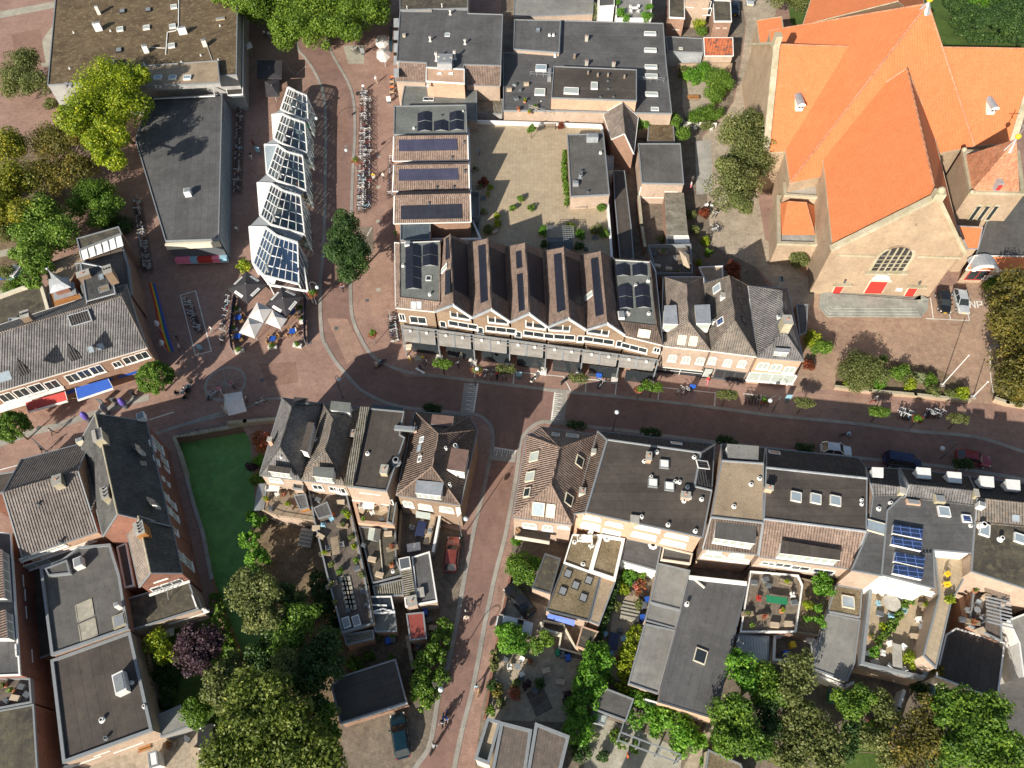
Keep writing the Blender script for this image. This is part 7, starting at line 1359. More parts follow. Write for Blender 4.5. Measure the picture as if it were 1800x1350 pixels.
def car(name,label,body,L=4.2,W_=1.76,H_=1.48,van=False):
 t=thing(name,label,'van' if van else 'car');mb=MB();n=13;rings=[]
 for i in range(n):
  s_=i/(n-1)*2-1;x=s_*L/2;e=1-abs(s_)**5*.22;hw=W_/2*e;bz=.28+.06*abs(s_)**3;sh=(.92-(.20*max(0,s_)**2 if not van else .05)-.1*max(0,-s_)**4);zt=sh+.04
  rings.append([V((x,-hw*.92,bz)),V((x,-hw,.5)),V((x,-hw*.97,sh-.1)),V((x,-hw*.82,zt)),V((x,0,zt+.03)),V((x,hw*.82,zt)),V((x,hw*.97,sh-.1)),V((x,hw,.5)),V((x,hw*.92,bz))])
 for i in range(n-1):
  for j in range(8):mb.poly([rings[i][j],rings[i+1][j],rings[i+1][j+1],rings[i][j+1]])
 mb.poly(rings[0]);mb.poly(rings[-1][::-1])
 xb,xr,xf,xw=(-.47*L,-.42*L,.22*L,.36*L)if van else(-.46*L,-.33*L,.07*L,.24*L);zb_=.9;w0,w1=W_*.43,W_*.35
 lo=[V((xb,-w0,zb_)),V((xw,-w0,zb_)),V((xw,w0,zb_)),V((xb,w0,zb_))];hi=[V((xr,-w1,H_)),V((xf,-w1,H_)),V((xf,w1,H_)),V((xr,w1,H_))]
 c=V(((xr+xf)/2,0,H_+.04));mb.poly([hi[0],hi[1],c]);mb.poly([hi[1],hi[2],c]);mb.poly([hi[2],hi[3],c]);mb.poly([hi[3],hi[0],c])
 for i in range(4):mb.bar(lo[i],hi[i],.09)
 for k in(.35,):
  for s_ in(-1,1):a=lo[0].lerp(lo[1],k+.1);b=hi[0].lerp(hi[1],k+.15);mb.bar(V((a.x,a.y*s_,a.z)),V((b.x,b.y*s_,b.z)),.07)
 mb.build('body',M['car_'+body],t,smooth=False,bevel=.03)
 def pane(nm,ps):m=MB();m.poly([p+(V((0,0,0))-V((c.x,0,p.z))+p)*.012 for p in ps]);m.build(nm,M['glass'],t)
 pane('windscreen',[lo[1],lo[2],hi[2],hi[1]]);pane('rear_window',[lo[3],lo[0],hi[0],hi[3]])if not van else None
 if van:m=MB();m.poly([lo[3],lo[0],hi[0],hi[3]]);m.build('rear_door',M['car_'+body],t)
 pane('side_window',[lo[0],lo[1],hi[1],hi[0]]);pane('side_window',[lo[2],lo[3],hi[3],hi[2]])
 for x in(-.31*L,.31*L):
  for s_ in(-1,1):m=MB();y=s_*(W_/2-.1);m.cyl((x,y-.1,.32),(x,y+.1,.32),.32,n=14);w_=m.build('wheel',M['black'],t);m=MB();m.cyl((x,y-.105,.32),(x,y+.105,.32),.19,n=10);g=m.build('rim',M['silver'],t);g.parent=w_
 for s_ in(-1,1):m=MB();m.box((L/2-.12,s_*W_*.33,.58),.22,.34,.16);m.build('headlight',M['offwhite'],t);m=MB();m.box((-L/2+.1,s_*W_*.36,.65),.18,.22,.2);m.build('tail_light',M['darkred'],t);m=MB();m.box((xw-.35,s_*(W_/2+.08),.9),.14,.2,.14);m.build('wing_mirror',M['car_'+body],t)
 m=MB();m.box((L/2-.02,0,.42),.05,.5,.12);m.build('number_plate',M['yellow'],t);return t
for nm,lb,bd,c,fr,L,W_,H_,v in(('parked_car','silver estate car parked next to the dark car below the church','silver',(1686,534),(1693,560),4.6,1.8,1.5,0),('parked_car','dark blue black hatchback parked left of the silver car','black',(1655,535),(1660,560),4.2,1.75,1.5,0),('car','white hatchback parked on the shaded main street','white',(1466,795),(1500,799),3.9,1.7,1.5,0),('van','dark blue van parked on the shaded main street','navy',(1581,815),(1610,820),4.6,1.85,1.85,1),('car','dark red car at the right end of the main street','darkred',(1706,810),(1740,817),4.2,1.75,1.5,0),('parked_car','orange red car on the paved drive behind the corner house','maroon',(795,978),(799,945),4.4,1.8,1.5,0),('parked_car','black car parked diagonally beside the dark green shrub','black',(914,1058),(896,1036),4.4,1.8,1.5,0),('parked_car','white car half under the round bright trees','white',(904,1102),(940,1110),4.2,1.75,1.5,0),('parked_car','dark teal car on the sandy drive by the black garage','teal',(705,1295),(700,1262),4.4,1.8,1.5,0),('parked_car','black estate car at the top edge beside the brick extension','black',(1291,20),(1291,50),4.8,1.85,1.5,0),('parked_car','silver car cut off by the top edge near the church','silver',(1317,4),(1319,25),4.2,1.75,1.5,0)):
 t=car(nm,lb,bd,L,W_,H_,v);t.location=P(*c,0);t.rotation_euler.z=heading(c,fr)

# people: one continuous skinned body per pose
def body(pose):
 J={};B=[]
 def j(n,p,r):J[n]=(V(p),r)
 ride,sit=pose=='ride',pose=='sit';hz=.98 if ride else(.5 if sit else .93);ln=.28 if ride else 0
 j('pel',(0,0,hz),.135);j('sp',(ln*.3,0,hz+.22),.12);j('ch',(ln*.8,0,hz+.42),.14);j('nk',(ln,0,hz+.56),.055);j('hd',(ln+.03,0,hz+.67),.095);j('tp',(ln+.02,0,hz+.78),.075);j('ns',(ln+.14,0,hz+.67),.018)
 B+=[('pel','sp',1),('sp','ch',1),('ch','nk',1),('nk','hd',0),('hd','tp',0),('hd','ns',0)]
 for s_,k in((1,'l'),(-1,'r')):
  sw={'walk':.22*s_,'stand':0.03,'sit':0,'ride':0}[pose]
  j('sh'+k,(J['ch'][0].x,.19*s_,hz+.46),.062)
  if ride:el,wr=(.42,.27*s_,hz+.25),(.52,.3*s_,1.1)
  elif sit:el,wr=(.1,.26*s_,hz+.2),(.33,.2*s_,hz+.18)
  else:el,wr=(-.04-sw*.6,.25*s_,1.13),(.1-sw*1.2,.26*s_,.9)
  j('el'+k,el,.045);j('wr'+k,wr,.03);d=(V(wr)-V(el)).normalized();pm=V(wr)+d*.07;j('pm'+k,pm,.034);B+=[('ch','sh'+k,1),('sh'+k,'el'+k,1),('el'+k,'wr'+k,0),('wr'+k,'pm'+k,0)]
  sd=V((1,0,0))if abs(d.x)<.7 else V((0,1,0))
  for f in range(4):a=V(pm)+sd*(.024*(f-1.5))+d*.035;b=a+d*(.035+.008*(f in(1,2)))+V((0,-.014*s_,0));j(f'f{k}{f}',a,.0095);j(f'g{k}{f}',b,.008);B+=[('pm'+k,f'f{k}{f}',0),(f'f{k}{f}',f'g{k}{f}',0)]
  tb=V(wr)+d*.03+sd*.045;j('th'+k,tb,.011);j('tt'+k,tb+d*.045+sd*.012,.009);B+=[('wr'+k,'th'+k,0),('th'+k,'tt'+k,0)]
  if ride:kn,an=(.36,.12*s_,.62+.12*s_),(.12+.1*s_,.12*s_,.26+.12*s_)
  elif sit:kn,an=(.42,.1*s_,.5),(.45,.1*s_,.1)
  else:kn,an=(sw*.75+.03,.1*s_,.5),(sw*1.5-(.1 if sw<0 else 0),.1*s_,.09)
  j('hp'+k,(0,.09*s_,hz-.05),.1);j('kn'+k,kn,.062);j('an'+k,an,.042);j('to'+k,V(an)+V((.17,0,-.045)),.035);B+=[('pel','hp'+k,2),('hp'+k,'kn'+k,2),('kn'+k,'an'+k,2),('an'+k,'to'+k,3)]
 names=list(J);me=bpy.data.meshes.new('body');me.from_pydata([J[n][0]for n in names],[(names.index(a),names.index(b))for a,b,_ in B],[]);o=bpy.data.objects.new('tmp',me);sc.collection.objects.link(o)
 o.modifiers.new('s','SKIN');
 for v,n in zip(me.skin_vertices[0].data,names):v.radius=(J[n][1],)*2
 me.skin_vertices[0].data[0].use_root=True;o.modifiers.new('u','SUBSURF').levels=1
 res=bpy.data.meshes.new_from_object(o.evaluated_get(bpy.context.evaluated_depsgraph_get()));bpy.data.objects.remove(o)
 segs=[(J[a][0],J[b][0],c)for a,b,c in B]
 for m in('skin','white','navy','black'):res.materials.append(M[m])
 mi=[]
 for p in res.polygons:
  best=(9,0)
  for a,b,c in segs:
   ab=b-a;t=max(0,min(1,(p.center-a).dot(ab)/max(ab.length_squared,1e-9)));d=(p.center-a-ab*t).length
   if d<best[0]:best=(d,c)
  mi.append(best[1])
 res.materials.clear();[res.materials.append(M[m])for m in('skin','white','navy','black')]
 res.polygons.foreach_set('material_index',mi);res.polygons.foreach_set('use_smooth',[True]*len(mi));res.update();return res,J['tp'][0]
BODY={p:body(p)for p in('stand','walk','sit','ride')};HAIR={}
for p,(me,tp)in BODY.items():
 mb=MB();mb.ball(tp+V((-.02,0,-.035)),.108,10,6,sz=.85);h=mb.build('hair',M['hair_d']);HAIR[p]=h.data;bpy.data.objects.remove(h)
def person(pose,x,y,label,top='white',leg='navy',hair='hair_d',to=None,z=0,bike=None,group=None):
 me,tp=BODY[pose];o=bpy.data.objects.new('person',me);sc.collection.objects.link(o);o.location=P(x,y,z);rz=heading((x,y),to)if to else rr.uniform(0,6.28);o.rotation_euler.z=rz
 for i,m in enumerate(('skin',top,leg,'black')):o.material_slots[i].link='OBJECT';o.material_slots[i].material=M[m]
 h=bpy.data.objects.new('hair',HAIR[pose]);sc.collection.objects.link(h);h.parent=o;h.material_slots[0].link='OBJECT';h.material_slots[0].material=M[hair];tag(o,label,'person',group)
 if bike is not None:place(BK[bike],'bicycle under the '+label.replace('person ','rider ').replace('riding','seen'),x,y,rz,z)
 return o
for a in(('ride',666,646,'person in white riding along the kerb with a companion','offwhite','tan','hair_b',(640,660),0,1),('ride',672,641,'person in pale blue riding beside the one in white','lightblue','navy','hair_d',(650,655),0,2),('walk',722,635.5,'person in cream top and yellow trousers walking by the pergola','beige','yellow','hair_b',(730,600)),('sit',744,633,'person in yellow sitting on the boulder seat','yellow','grey','hair_b',(744,660),.1),('walk',751,642,'person in white shirt and dark trousers passing the first box tree','white','black','hair_d',(790,640)),('walk',740,653,'person carrying a long white board at the kerb','navy','black','hair_d',(760,640)),
          ('walk',805,645,'person in grey walking under the shop side trees','grey','navy','hair_d',(800,600)),('walk',812,632,'person in white top between the pergola and the basket','white','beige','hair_b',(815,680)),('stand',828,642,'person in pale shirt left of the big basket','offwhite','black','hair_g',(820,600)),('stand',857,634,'person with orange hair behind the big basket','purple','navy','hair_b',(880,650)),('stand',874,664,'person in a bright red shirt left of the second box tree','red','black','hair_d',(870,700)),('walk',1242,674,'person in a red dress outside the door of the cream house','red','pink','hair_b',(1250,650)),('walk',1534,708,'person in white and red by the low garden wall','white','red','hair_g',(1520,705)),('ride',1484,769,'person in pale blue riding on the shaded main street','lightblue','grey','hair_d',(1500,772),0,1),
          ('ride',820,1086,'person in cream riding up the side street','offwhite','skin','hair_b',(822,1100),0,3),('walk',839,1210,'person in lilac walking a tan dog','lightblue','navy','hair_d',(845,1260)),('ride',779,1268,'person in blue riding in the shade with another rider','navy','black','hair_d',(775,1300),0,1),('ride',785,1262,'person in dark blue riding just ahead in the shade','blue','black','hair_d',(781,1290),0,2),('ride',763,1316,'person in grey riding at the bottom of the side street','grey','black','hair_d',(780,1280),0,1),
          ('walk',375,585,'person in white crossing the plaza beside the bicycles','white','grey','hair_d',(340,600)),('walk',313,597,'person in dark clothes near the rainbow carpet','grey','black','hair_d',(312,640)),('walk',320,617,'person in a pale shirt leaving the rainbow carpet','offwhite','black','hair_g',(280,620)),('stand',419,410,'person in white beside the plant bay of the pavilion','white','grey','hair_d',(430,380)),('walk',80,796,'person in black walking on the shaded canal lane','black','black','hair_d',(60,800)),('walk',390,690,'person in white trousers beside the wheel inlay','pink','white','hair_d',(380,720)),('ride',409,680,'person in pink riding over the wheel inlay','pink','grey','hair_b',(420,690),0,1),('walk',443,280,'person in black and white in the shade left of the pavilion','black','white','hair_d',(440,300)),('walk',447,258,'person in dark pink in the shade left of the pavilion','maroon','black','hair_d',(440,220)),
          ('walk',662,147,'person in white walking up beside the orange stalls','white','beige','hair_g',(650,120)),('ride',658,316,'person in white and yellow riding next to the bicycle row','yellow','white','hair_b',(658,330),0,1),('walk',675,317,'person in pale pink walking by the gabled houses','offwhite','black','hair_b',(690,300)),('stand',467,66,'person in a pale shirt under the tall shade at the top','offwhite','navy','hair_d',(470,90)),('walk',475,68,'person in white under the tall shade at the top','white','grey','hair_d',(470,90)),('ride',603,508,'person in maroon riding past the slender tree','maroon','navy','hair_d',(606,530),0,1),('stand',640,161,'person in white at the head of the bicycle row','white','navy','hair_d',(640,130)),
          ('sit',428,560,'person in black seated at a blue cafe table','black','black','hair_d',(420,562),0),('sit',412,598,'person in white seated at the lower blue cafe table','white','grey','hair_b',(420,596),0),('sit',523,585,'person in white seated by the right windscreen','white','beige','hair_g',(516,587),0),('sit',473,603,'person in dark shirt seated at the isolated cafe table','black','navy','hair_d',(480,600),0),('stand',1215,322,'person in white standing by the square garden house','white','skin','hair_b',(1215,350)),('stand',1213,332,'person in pale clothes below the one in white by the garden house','offwhite','pink','hair_d',(1230,330)),('stand',1101,1330,'person in orange kneeling on the garden mat','orange','beige','hair_d',(1110,1330)),('stand',330,690,'person in white by the standing tables near the stall','white','black','hair_d',(320,690)),('stand',436,706,'person serving at the cream stall','offwhite','black','hair_d',(420,712)),('walk',97,764,'person in dark coat below the feather flag','grey','black','hair_d',(60,775))):
 person(*a[:3],*a[3:])
mb=MB();mb.bar(P(731,647,1.0),P(746,656,1.0),.3,.04);tag(mb.build('board',M['white']),'long white board carried at the kerb of the shaded street','board')
dg=MB();c=P(840.5,1221,0);u=V((.3,.9,0)).normalized()
def skinned(name,pts,edges,rad,mat):
 me=bpy.data.meshes.new(name);me.from_pydata(pts,edges,[]);o=bpy.data.objects.new(name,me);sc.collection.objects.link(o);o.modifiers.new('s','SKIN')
 for v,r in zip(me.skin_vertices[0].data,rad):v.radius=(r,r)
 me.skin_vertices[0].data[0].use_root=True;o.modifiers.new('u','SUBSURF').levels=1;res=bpy.data.meshes.new_from_object(o.evaluated_get(bpy.context.evaluated_depsgraph_get()));o.modifiers.clear();o.data=res;res.materials.append(M[mat]);return o
o=skinned('dog',[(0,0,.45),(.3,0,.46),(-.3,0,.47),(.48,0,.62),(.62,0,.64),(.74,0,.6),(-.5,0,.6)]+[(.28*a+(.03 if b else 0),.09*b2,z)for a in(1,-1)for b2 in(1,-1)for b,z in((0,.3),(1,.16),(0,.04))],[(0,1),(0,2),(1,3),(3,4),(4,5),(2,6)]+[e for k,s_ in enumerate((1,1,2,2))for e in((s_,7+3*k),(7+3*k,8+3*k),(8+3*k,9+3*k))],[.13,.14,.11,.08,.08,.04,.02]+[.06,.035,.03]*4,'tan');o.location=c;o.rotation_euler.z=R(80);tag(o,'tan dog walking beside the person in lilac','dog')

# lamps and flower baskets
def lamp(base,head,label,arm=True,h=5.2):
 b=P(*base,0);t=thing('street_lamp',label,'street lamp',tuple(b));hd=P(*head,h-.5 if arm else h);mb=MB();mb.cyl(b,b+V((0,0,1)),.11,.07);top=b+V((0,0,h-.3));mb.cyl(b,top,.06,.045)
 if arm:
  k=[top.lerp(V((hd.x,hd.y,h+.3)),s_)+V((0,0,.35*math.sin(s_*3.14)))for s_ in(0,.2,.4,.6,.8,1)];mb.tube(k+[hd+V((0,0,.3))],.035)
 mb.build('post',M['steel'],t);mb=MB();mb.ball(hd if arm else top+V((0,0,.3)),.3);mb.build('lamp_globe',M['lamp'],t);return t
for a in(((629,302),(608.5,264),'curved lamp above the packed bicycle row'),((557,536),(557.5,505),'curved lamp right of the black parasols'),((1077,757),(1082,724),'straight globe lamp on the shaded south pavement',False,4.8),((1654,806),(1657,788),'curved lamp on the south pavement near the red car',True,4.6),((812,945),(819,912),'lamp at the back corner of the corner house'),((768,1216),(775,1212),'curved lamp beside the overgrown hedge',True,5.5),((836,678),(838.7,648),'lamp rising through the big flower basket'),((603,700),(596,667),'lamp in the shade north of the hipped houses'),((1358,722),(1354,704),'lamp beside the right end of the north pavement',True,4),((548,240),(556,208),'globe lamp close to the pavilion bays')):lamp(*a)
def basket(x,y,r,label):
 c=P(x,y,2.3);t=thing('flower_basket',label,'flower basket',(c.x,c.y,0));SEED[0]+=1;rr_=r/ppm(x,y,2)
 leaf_mesh('flowers',[c-V((0,0,.1))],[rr_],700,.16,t,'lf_flower',.8,20,.4,SEED[0]);leaf_mesh('foliage',[c+V((0,0,.3))],[rr_*.75],350,.17,t,'lf_bright',.7,12,.45,SEED[0]+500)
 mb=MB();mb.cyl((c.x,c.y,0),c,.05);mb.build('post',M['steel'],t)
for x,y,r,l in((625,283,8.5,'round red flower basket among the packed bicycles'),(550,517,10,'round pink flower basket right of the black parasols'),(655,587,9,'red and yellow flower basket at the street bend'),(839,651,13,'biggest pink flower basket on the north pavement'),(1124,686,8,'red flower basket left of the fourth box tree'),(1343,705,7,'small red flower basket above the pavement bicycles'),(1612,738,11,'orange red flower basket near the square')):basket(x,y,r,l)

# parasols, tables, chairs
def parasol(name,quad,label,mat,h=2.7,labels=False,rise=.75):
 Q=[P(x,y,h)for x,y in quad];c=sum(Q,V((0,0,0)))/len(Q);ap=c+V((0,0,rise));t=thing(name,label,'parasol',(c.x,c.y,0));mb=MB()
 for i in range(len(Q)):a,b=Q[i],Q[(i+1)%len(Q)];mb.poly([a,b,ap]);mb.poly([a-V((0,0,.18)),b-V((0,0,.18)),b,a])
 mb.build('canopy',M[mat],t);mb=MB();mb.cyl((c.x,c.y,0),ap+V((0,0,.1)),.04);[mb.bar(ap-V((0,0,.06)),q_-V((0,0,.03)),.03)for q_ in Q];mb.build('pole',M['silver'],t)
 if labels:
  for i in range(4):
   a,b=Q[i],Q[(i+1)%4];n=(b-a).cross(ap-a).normalized();n=n if n.z>0 else-n;m_=a.lerp(b,.5).lerp(ap,.16)+n*.02;u=(b-a).normalized();v=n.cross(u);mb=MB();mb.box(m_,1.7,.42,.01,ax=(u,v,n));[mb.box(m_+u*(-.6+.2*k)+n*.01,.12,.2,.01,m=1,ax=(u,v,n))for k in range(7)];mb.build('printed_label',[M['white'],M['grey']],t)
 return t
q3=lambda*a:[(390+a[i]/7.94,460+a[i+1]/7.94)for i in range(0,len(a),2)]
parasol('parasol',q3(340,130,625,320,355,580,80,385),'black square parasol with white labels at the pavilion corner','canvas_grey',labels=True);parasol('parasol',q3(830,355,1130,495,900,775,610,600),'black square parasol with white labels nearest the lamp','canvas_grey',2.8,True)
parasol('parasol',q3(495,565,703,660,578,850,370,770),'white square parasol canopy, upper of the joined three','canvas_white',2.9);parasol('parasol',q3(705,672,912,797,820,935,612,848),'white square parasol canopy, right of the joined three','canvas_white',2.88);parasol('parasol',q3(368,778,575,856,460,1062,240,985),'white square parasol canopy, lower left of the joined three','canvas_white',2.86)
def octo(x,y,r):return[(x+r*math.cos(math.pi*(i+.5)/4),y+r*math.sin(math.pi*(i+.5)/4))for i in range(8)]
parasol('parasol',octo(672,73,12.5),'white octagonal parasol under the plane tree, upper one','canvas_white');parasol('parasol',octo(674,95.5,13),'white octagonal parasol under the plane tree, lower one','canvas_white')
parasol('market_tent',[(452,106),(496,106),(495,138),(452,138)],'long black market tent with a row of lights in the shade','canvas_grey',2.9,rise=.3);parasol('market_tent',[(465,142),(491,140),(491,169),(468,169)],'dark grey square market tent above the pavilion tip','canvas_grey',2.8,rise=.6);parasol('parasol',[(430,78),(440,72),(444,82),(434,86)],'small white parasol between the hall canopy and the tents','canvas_white',2.4,rise=.4)
parasol('parasol',octo(274.5,568,5),'small white folded parasol beside the rainbow carpet, upper one','canvas_white',2.2,rise=.5);parasol('parasol',octo(283,602,5),'small white folded parasol beside the rainbow carpet, lower one','canvas_white',2.2,rise=.5);parasol('parasol',[(1194,440),(1211,447),(1213,472),(1201,464)],'faded pink parasol on the small roof terrace behind the shops','beige',5.4,rise=.4)
def chair(mat):
 t=thing('chair','x','chair');mb=MB();mb.box((0,0,.42),.5,.5,.06);mb.build('seat',M[mat],t);mb=MB();mb.box((-.24,0,.48),.06,.5,.42);[mb.box((0,.25*k,.62),.45,.05,.04)for k in(-1,1)];mb.build('backrest',M[mat],t)
 for a in(-1,1):
  for b in(-1,1):mb=MB();mb.bar((.2*a,.2*b,0),(.2*a,.2*b,.42),.04);mb.build('leg',M[mat],t)
 return t
def table(mat,a=.9,b=.9,rnd=False,leg='steel'):
 t=thing('table','x','table');mb=MB();(mb.cyl((0,0,.7),(0,0,.75),a/2,n=20)if rnd else mb.box((0,0,.7),a,b,.05));mb.build('tabletop',M[mat],t)
 for x,y in(((0,0),)if rnd else((1,1),(1,-1),(-1,1),(-1,-1))):mb=MB();mb.cyl((x*(a/2-.08),y*(b/2-.08),0),(x*(a/2-.08),y*(b/2-.08),.7),.03 if not rnd else .06);mb.build('leg',M[leg],t)
 return t
CH_={m:chair(m)for m in('tan','white','lightblue','black','red','yellow','trim','green')};TB={'blue':table('blue'),'round':table('conc',1.9,rnd=True),'long':table('conc',2.6,1.0),'white':table('white',1.3,.9),'oval':table('navy',1.9,1.1),'wood':table('wood',2.2,.9),'bistro':table('trim',.7,rnd=True),'green':table('green',2.3,.8)}
SD=['right','upper right','above and north','upper left','left','lower left','below and south','lower right']
def seats(kind,cc,x,y,z,desc,n,rad=.85,ang=0,cname=None):
 o=place(TB[kind],desc,x,y,ang,z);c=P(x,y,z)
 for i in range(n):a=ang+2*math.pi*(i+.5)/n;place(CH_[cc],f'{cname or cc} chair {SD[int(round(a / (math.pi / 4))) % 8]} of the '+desc,c.x+rad*math.cos(a),c.y+rad*math.sin(a),a+math.pi,z,'chairs at the '+desc,px=False)
for x,y,d in((421,563,'blue cafe table left of the white parasols'),(420,596,'blue cafe table at the lower left screen'),(516,587,'blue cafe table by the right windscreen'),(481,600,'isolated blue cafe table below the parasols'),(515,553,'blue cafe table under the right black parasol')):seats('blue','tan',x,y,0,d,4,.8,cname='wicker')
seats('round','lightblue',1563,1063,3.0,'round slatted table on the paved terrace',5,1.4,cname='pale blue');seats('long','white',1572,1156,3.0,'long grey table on the paved terrace',6,1.35,R(75));seats('white','white',1031,951,3.0,'white table on the mossy terrace',3,.9);seats('white','white',650,893,3.4,'white table on the walled brick terrace',3,.9)
seats('oval','trim',741,933,1.2,'oval blue table behind the corner house',2,1.1,R(80),'grey');seats('wood','wood' if 'wood' in CH_ else 'trim',591,963,3.1,'weathered picnic table on the long deck',2,.8,R(-75),'grey');seats('green','red',1362,1058,3.0,'green table with a white runner',1,1.9,R(-8));seats('bistro','white',910,1174,0,'round grey table on the patio',3,.9);seats('white','white',485,862,3.0,'table on the weathered roof deck',3,.8,cname='pale');seats('bistro','black',324,694,0,'standing table near the clipped tree',3,.8);seats('bistro','black',335,683,0,'second standing table near the clipped tree',2,.8);seats('white','white',1115,20,5.6,'table on the white roof terrace',4,1.0);seats('wood','trim',1200,458,3.4,'slatted lounge table on the dark roof terrace',3,1.2,cname='grey');seats('bistro','white',843,272,3.1,'white round table on the tan terrace',0);seats('oval','lightblue',1077,1130,0,'pale oval garden table behind the hedge',3,1.2,R(75),'pale blue');seats('bistro','trim',1712,1075,4.3,'small table in the sunken yard',3,.9,cname='grey');seats('bistro','white',1615,1105,3.0,'small white table by the terrace wall',2,.8)
for x,y,z,m,l in((1662,1012,6.2,'yellow','yellow cushioned chair, upper of two on the green paved terrace'),(1660,1030,6.2,'yellow','yellow cushioned chair, lower of two on the green paved terrace'),(1221,229,0,'white','white garden chair left of the pair under the walled garden'),(1249,230,0,'white','white garden chair right of the pair under the walled garden'),(1240,365,0,'white','white plastic chair, left one by the paved alley'),(1250,365,0,'white','white plastic chair, right one by the paved alley'),(584,915,3.1,'lightblue','pale turquoise lounger chair near the orange bench'),(570,925,3.1,'lightblue','pale turquoise chair left of the other on the long deck'),(1391,1048,3.0,'white','white chair beside the red chair'),(910,936,3.0,'tan','wicker lounge chair on the timber balcony')):place(CH_[m],l,x,y,rr.uniform(0,6),z)
def item(name,label,cat,c,parts,ang=0):
 """small thing made of boxes: parts = (part name, material, [(dx, dy, dz, sx, sy, sz), ...])"""
 t=thing(name,label,cat,tuple(c));u,v=V((math.cos(ang),math.sin(ang),0)),V((-math.sin(ang),math.cos(ang),0))
 for pn,m,bs in parts:
  mb=MB(ang)
  for dx,dy,dz,sx,sy,sz in bs:mb.box(V(c)+u*dx+v*dy+V((0,0,dz)),sx,sy,sz,ang)
  mb.build(pn,M[m],t)
 return t
def planter(x,y,label,ang=0,L=1.3,z=0):
 c=P(x,y,z);t=item('planter',label,'planter',c,[('box','offwhite',[(0,0,0,L,.5,.5)])],ang);SEED[0]+=1;leaf_mesh('foliage',[c+V((0,0,.65))],[.5],260,.18,t,'lf_green',.6,10,.45,SEED[0])
for a in((417,547,'white planter inside the upper cafe screen'),(411,582,'white planter between the two left cafe tables'),(422,619,'white planter below the lower left cafe table',.35),(524,609,'white planter at the foot of the right windscreen',-.2),(480,612,'tall planter beside the isolated cafe table'),(528,545,'green planter along the right windscreen',1.5),(532,563,'lower planter along the right windscreen',1.5)):planter(*a)
def screen(pts,label):
 w_=[P(x,y,1.5)for x,y in pts];c=sum(w_,V((0,0,0)))/len(w_);t=thing('windscreen',label,'windscreen',(c.x,c.y,0));mb=MB();fr=MB()
 for i in range(len(w_)-1):
  a,b=w_[i],w_[i+1];mb.bar(a-V((0,0,.7)),b-V((0,0,.7)),.05,1.3);n=max(1,int((b-a).length/1.5));[fr.bar(V((p.x,p.y,0)),p,.07)for p in[a.lerp(b,k/n)for k in range(n+1)]]
 mb.build('panel',M['navy'],t);fr.build('post',M['trim'],t)
screen(q3(165,430,140,560,110,850,90,960,120,1190),'dark blue windscreen along the left side of the cafe');screen(q3(1150,330,1140,560,1135,870,1145,1080),'dark blue windscreen along the right side of the cafe')
# rainbow carpet
L_=smooth_line([P(x,y,.03)for x,y in((261,496),(271,536),(279.5,579),(293.5,619.5))],6);R_2=smooth_line([P(x,y,.03)for x,y in((273,499),(284.5,541),(297,587),(306,617))],6);mb=MB()
cs=['red','orange','yellow','green','blue','purple']
for i in range(len(L_)-1):
 for k in range(6):mb.poly([L_[i].lerp(R_2[i],k/6),L_[i].lerp(R_2[i],(k+1)/6),L_[i+1].lerp(R_2[i+1],(k+1)/6),L_[i+1].lerp(R_2[i+1],k/6)][::-1],k)
o=mb.build('rainbow_carpet',[M[c]for c in cs]);tag(o,'long carpet striped in rainbow colours beside the shop end wall','carpet')
# stall, benches, bins, boards, flags
c=P(413,716,0);t=item('market_stall','cream market stall with a peaked roof beside the wheel inlay','stall',c,[('counter','cream',[(0,0,0,2.2,2.0,1.1)]),('post','white',[(1,.9,1.1,.08,.08,1.1),(-1,.9,1.1,.08,.08,1.1),(1,-.9,1.1,.08,.08,1.1),(-1,-.9,1.1,.08,.08,1.1)])],R(8))
k=[P(394,693,2.2),P(425,688,2.2),P(434,723,2.2),P(402,731,2.2)];m1,m2=k[0].lerp(k[3],.5)+V((0,0,.5)),k[1].lerp(k[2],.5)+V((0,0,.5));mb=MB();mb.poly([k[0],m1,m2,k[1]]);mb.poly([m1,k[3],k[2],m2]);mb.build('roof',M['canvas_white'],t)
item('bench','bright orange bench under the first pergola bay','bench',P(769,615,0),[('seat','orange',[(0,0,.4,1.3,.5,.08)]),('backrest','orange',[(0,.25,.45,1.3,.08,.5)]),('leg','steel',[(-.5,0,0,.08,.4,.4)]),('leg','steel',[(.5,0,0,.08,.4,.4)])],R(-5))
item('boulder_seat','pale rounded boulder seat in front of the pergola','boulder',P(738,632,0),[('stone','slab',[(0,0,0,1.3,.8,.4)])],R(-5));item('bench','weathered bench against the north parapet of the tan terrace','bench',P(966,227,3.1),[('seat','wood',[(0,0,.4,2.0,.5,.06)]),('backrest','wood',[(0,.25,.4,2.0,.06,.5)]),('leg','wood',[(-.9,0,0,.08,.5,.4)]),('leg','wood',[(.9,0,0,.08,.5,.4)])]);item('bench','rusty bench in the walled garden','bench',P(1218,174,0),[('seat','wood_warm',[(0,0,.4,2.2,1.1,.1)]),('leg','wood',[(-.9,0,0,.1,.8,.4)]),('leg','wood',[(.9,0,0,.1,.8,.4)])])
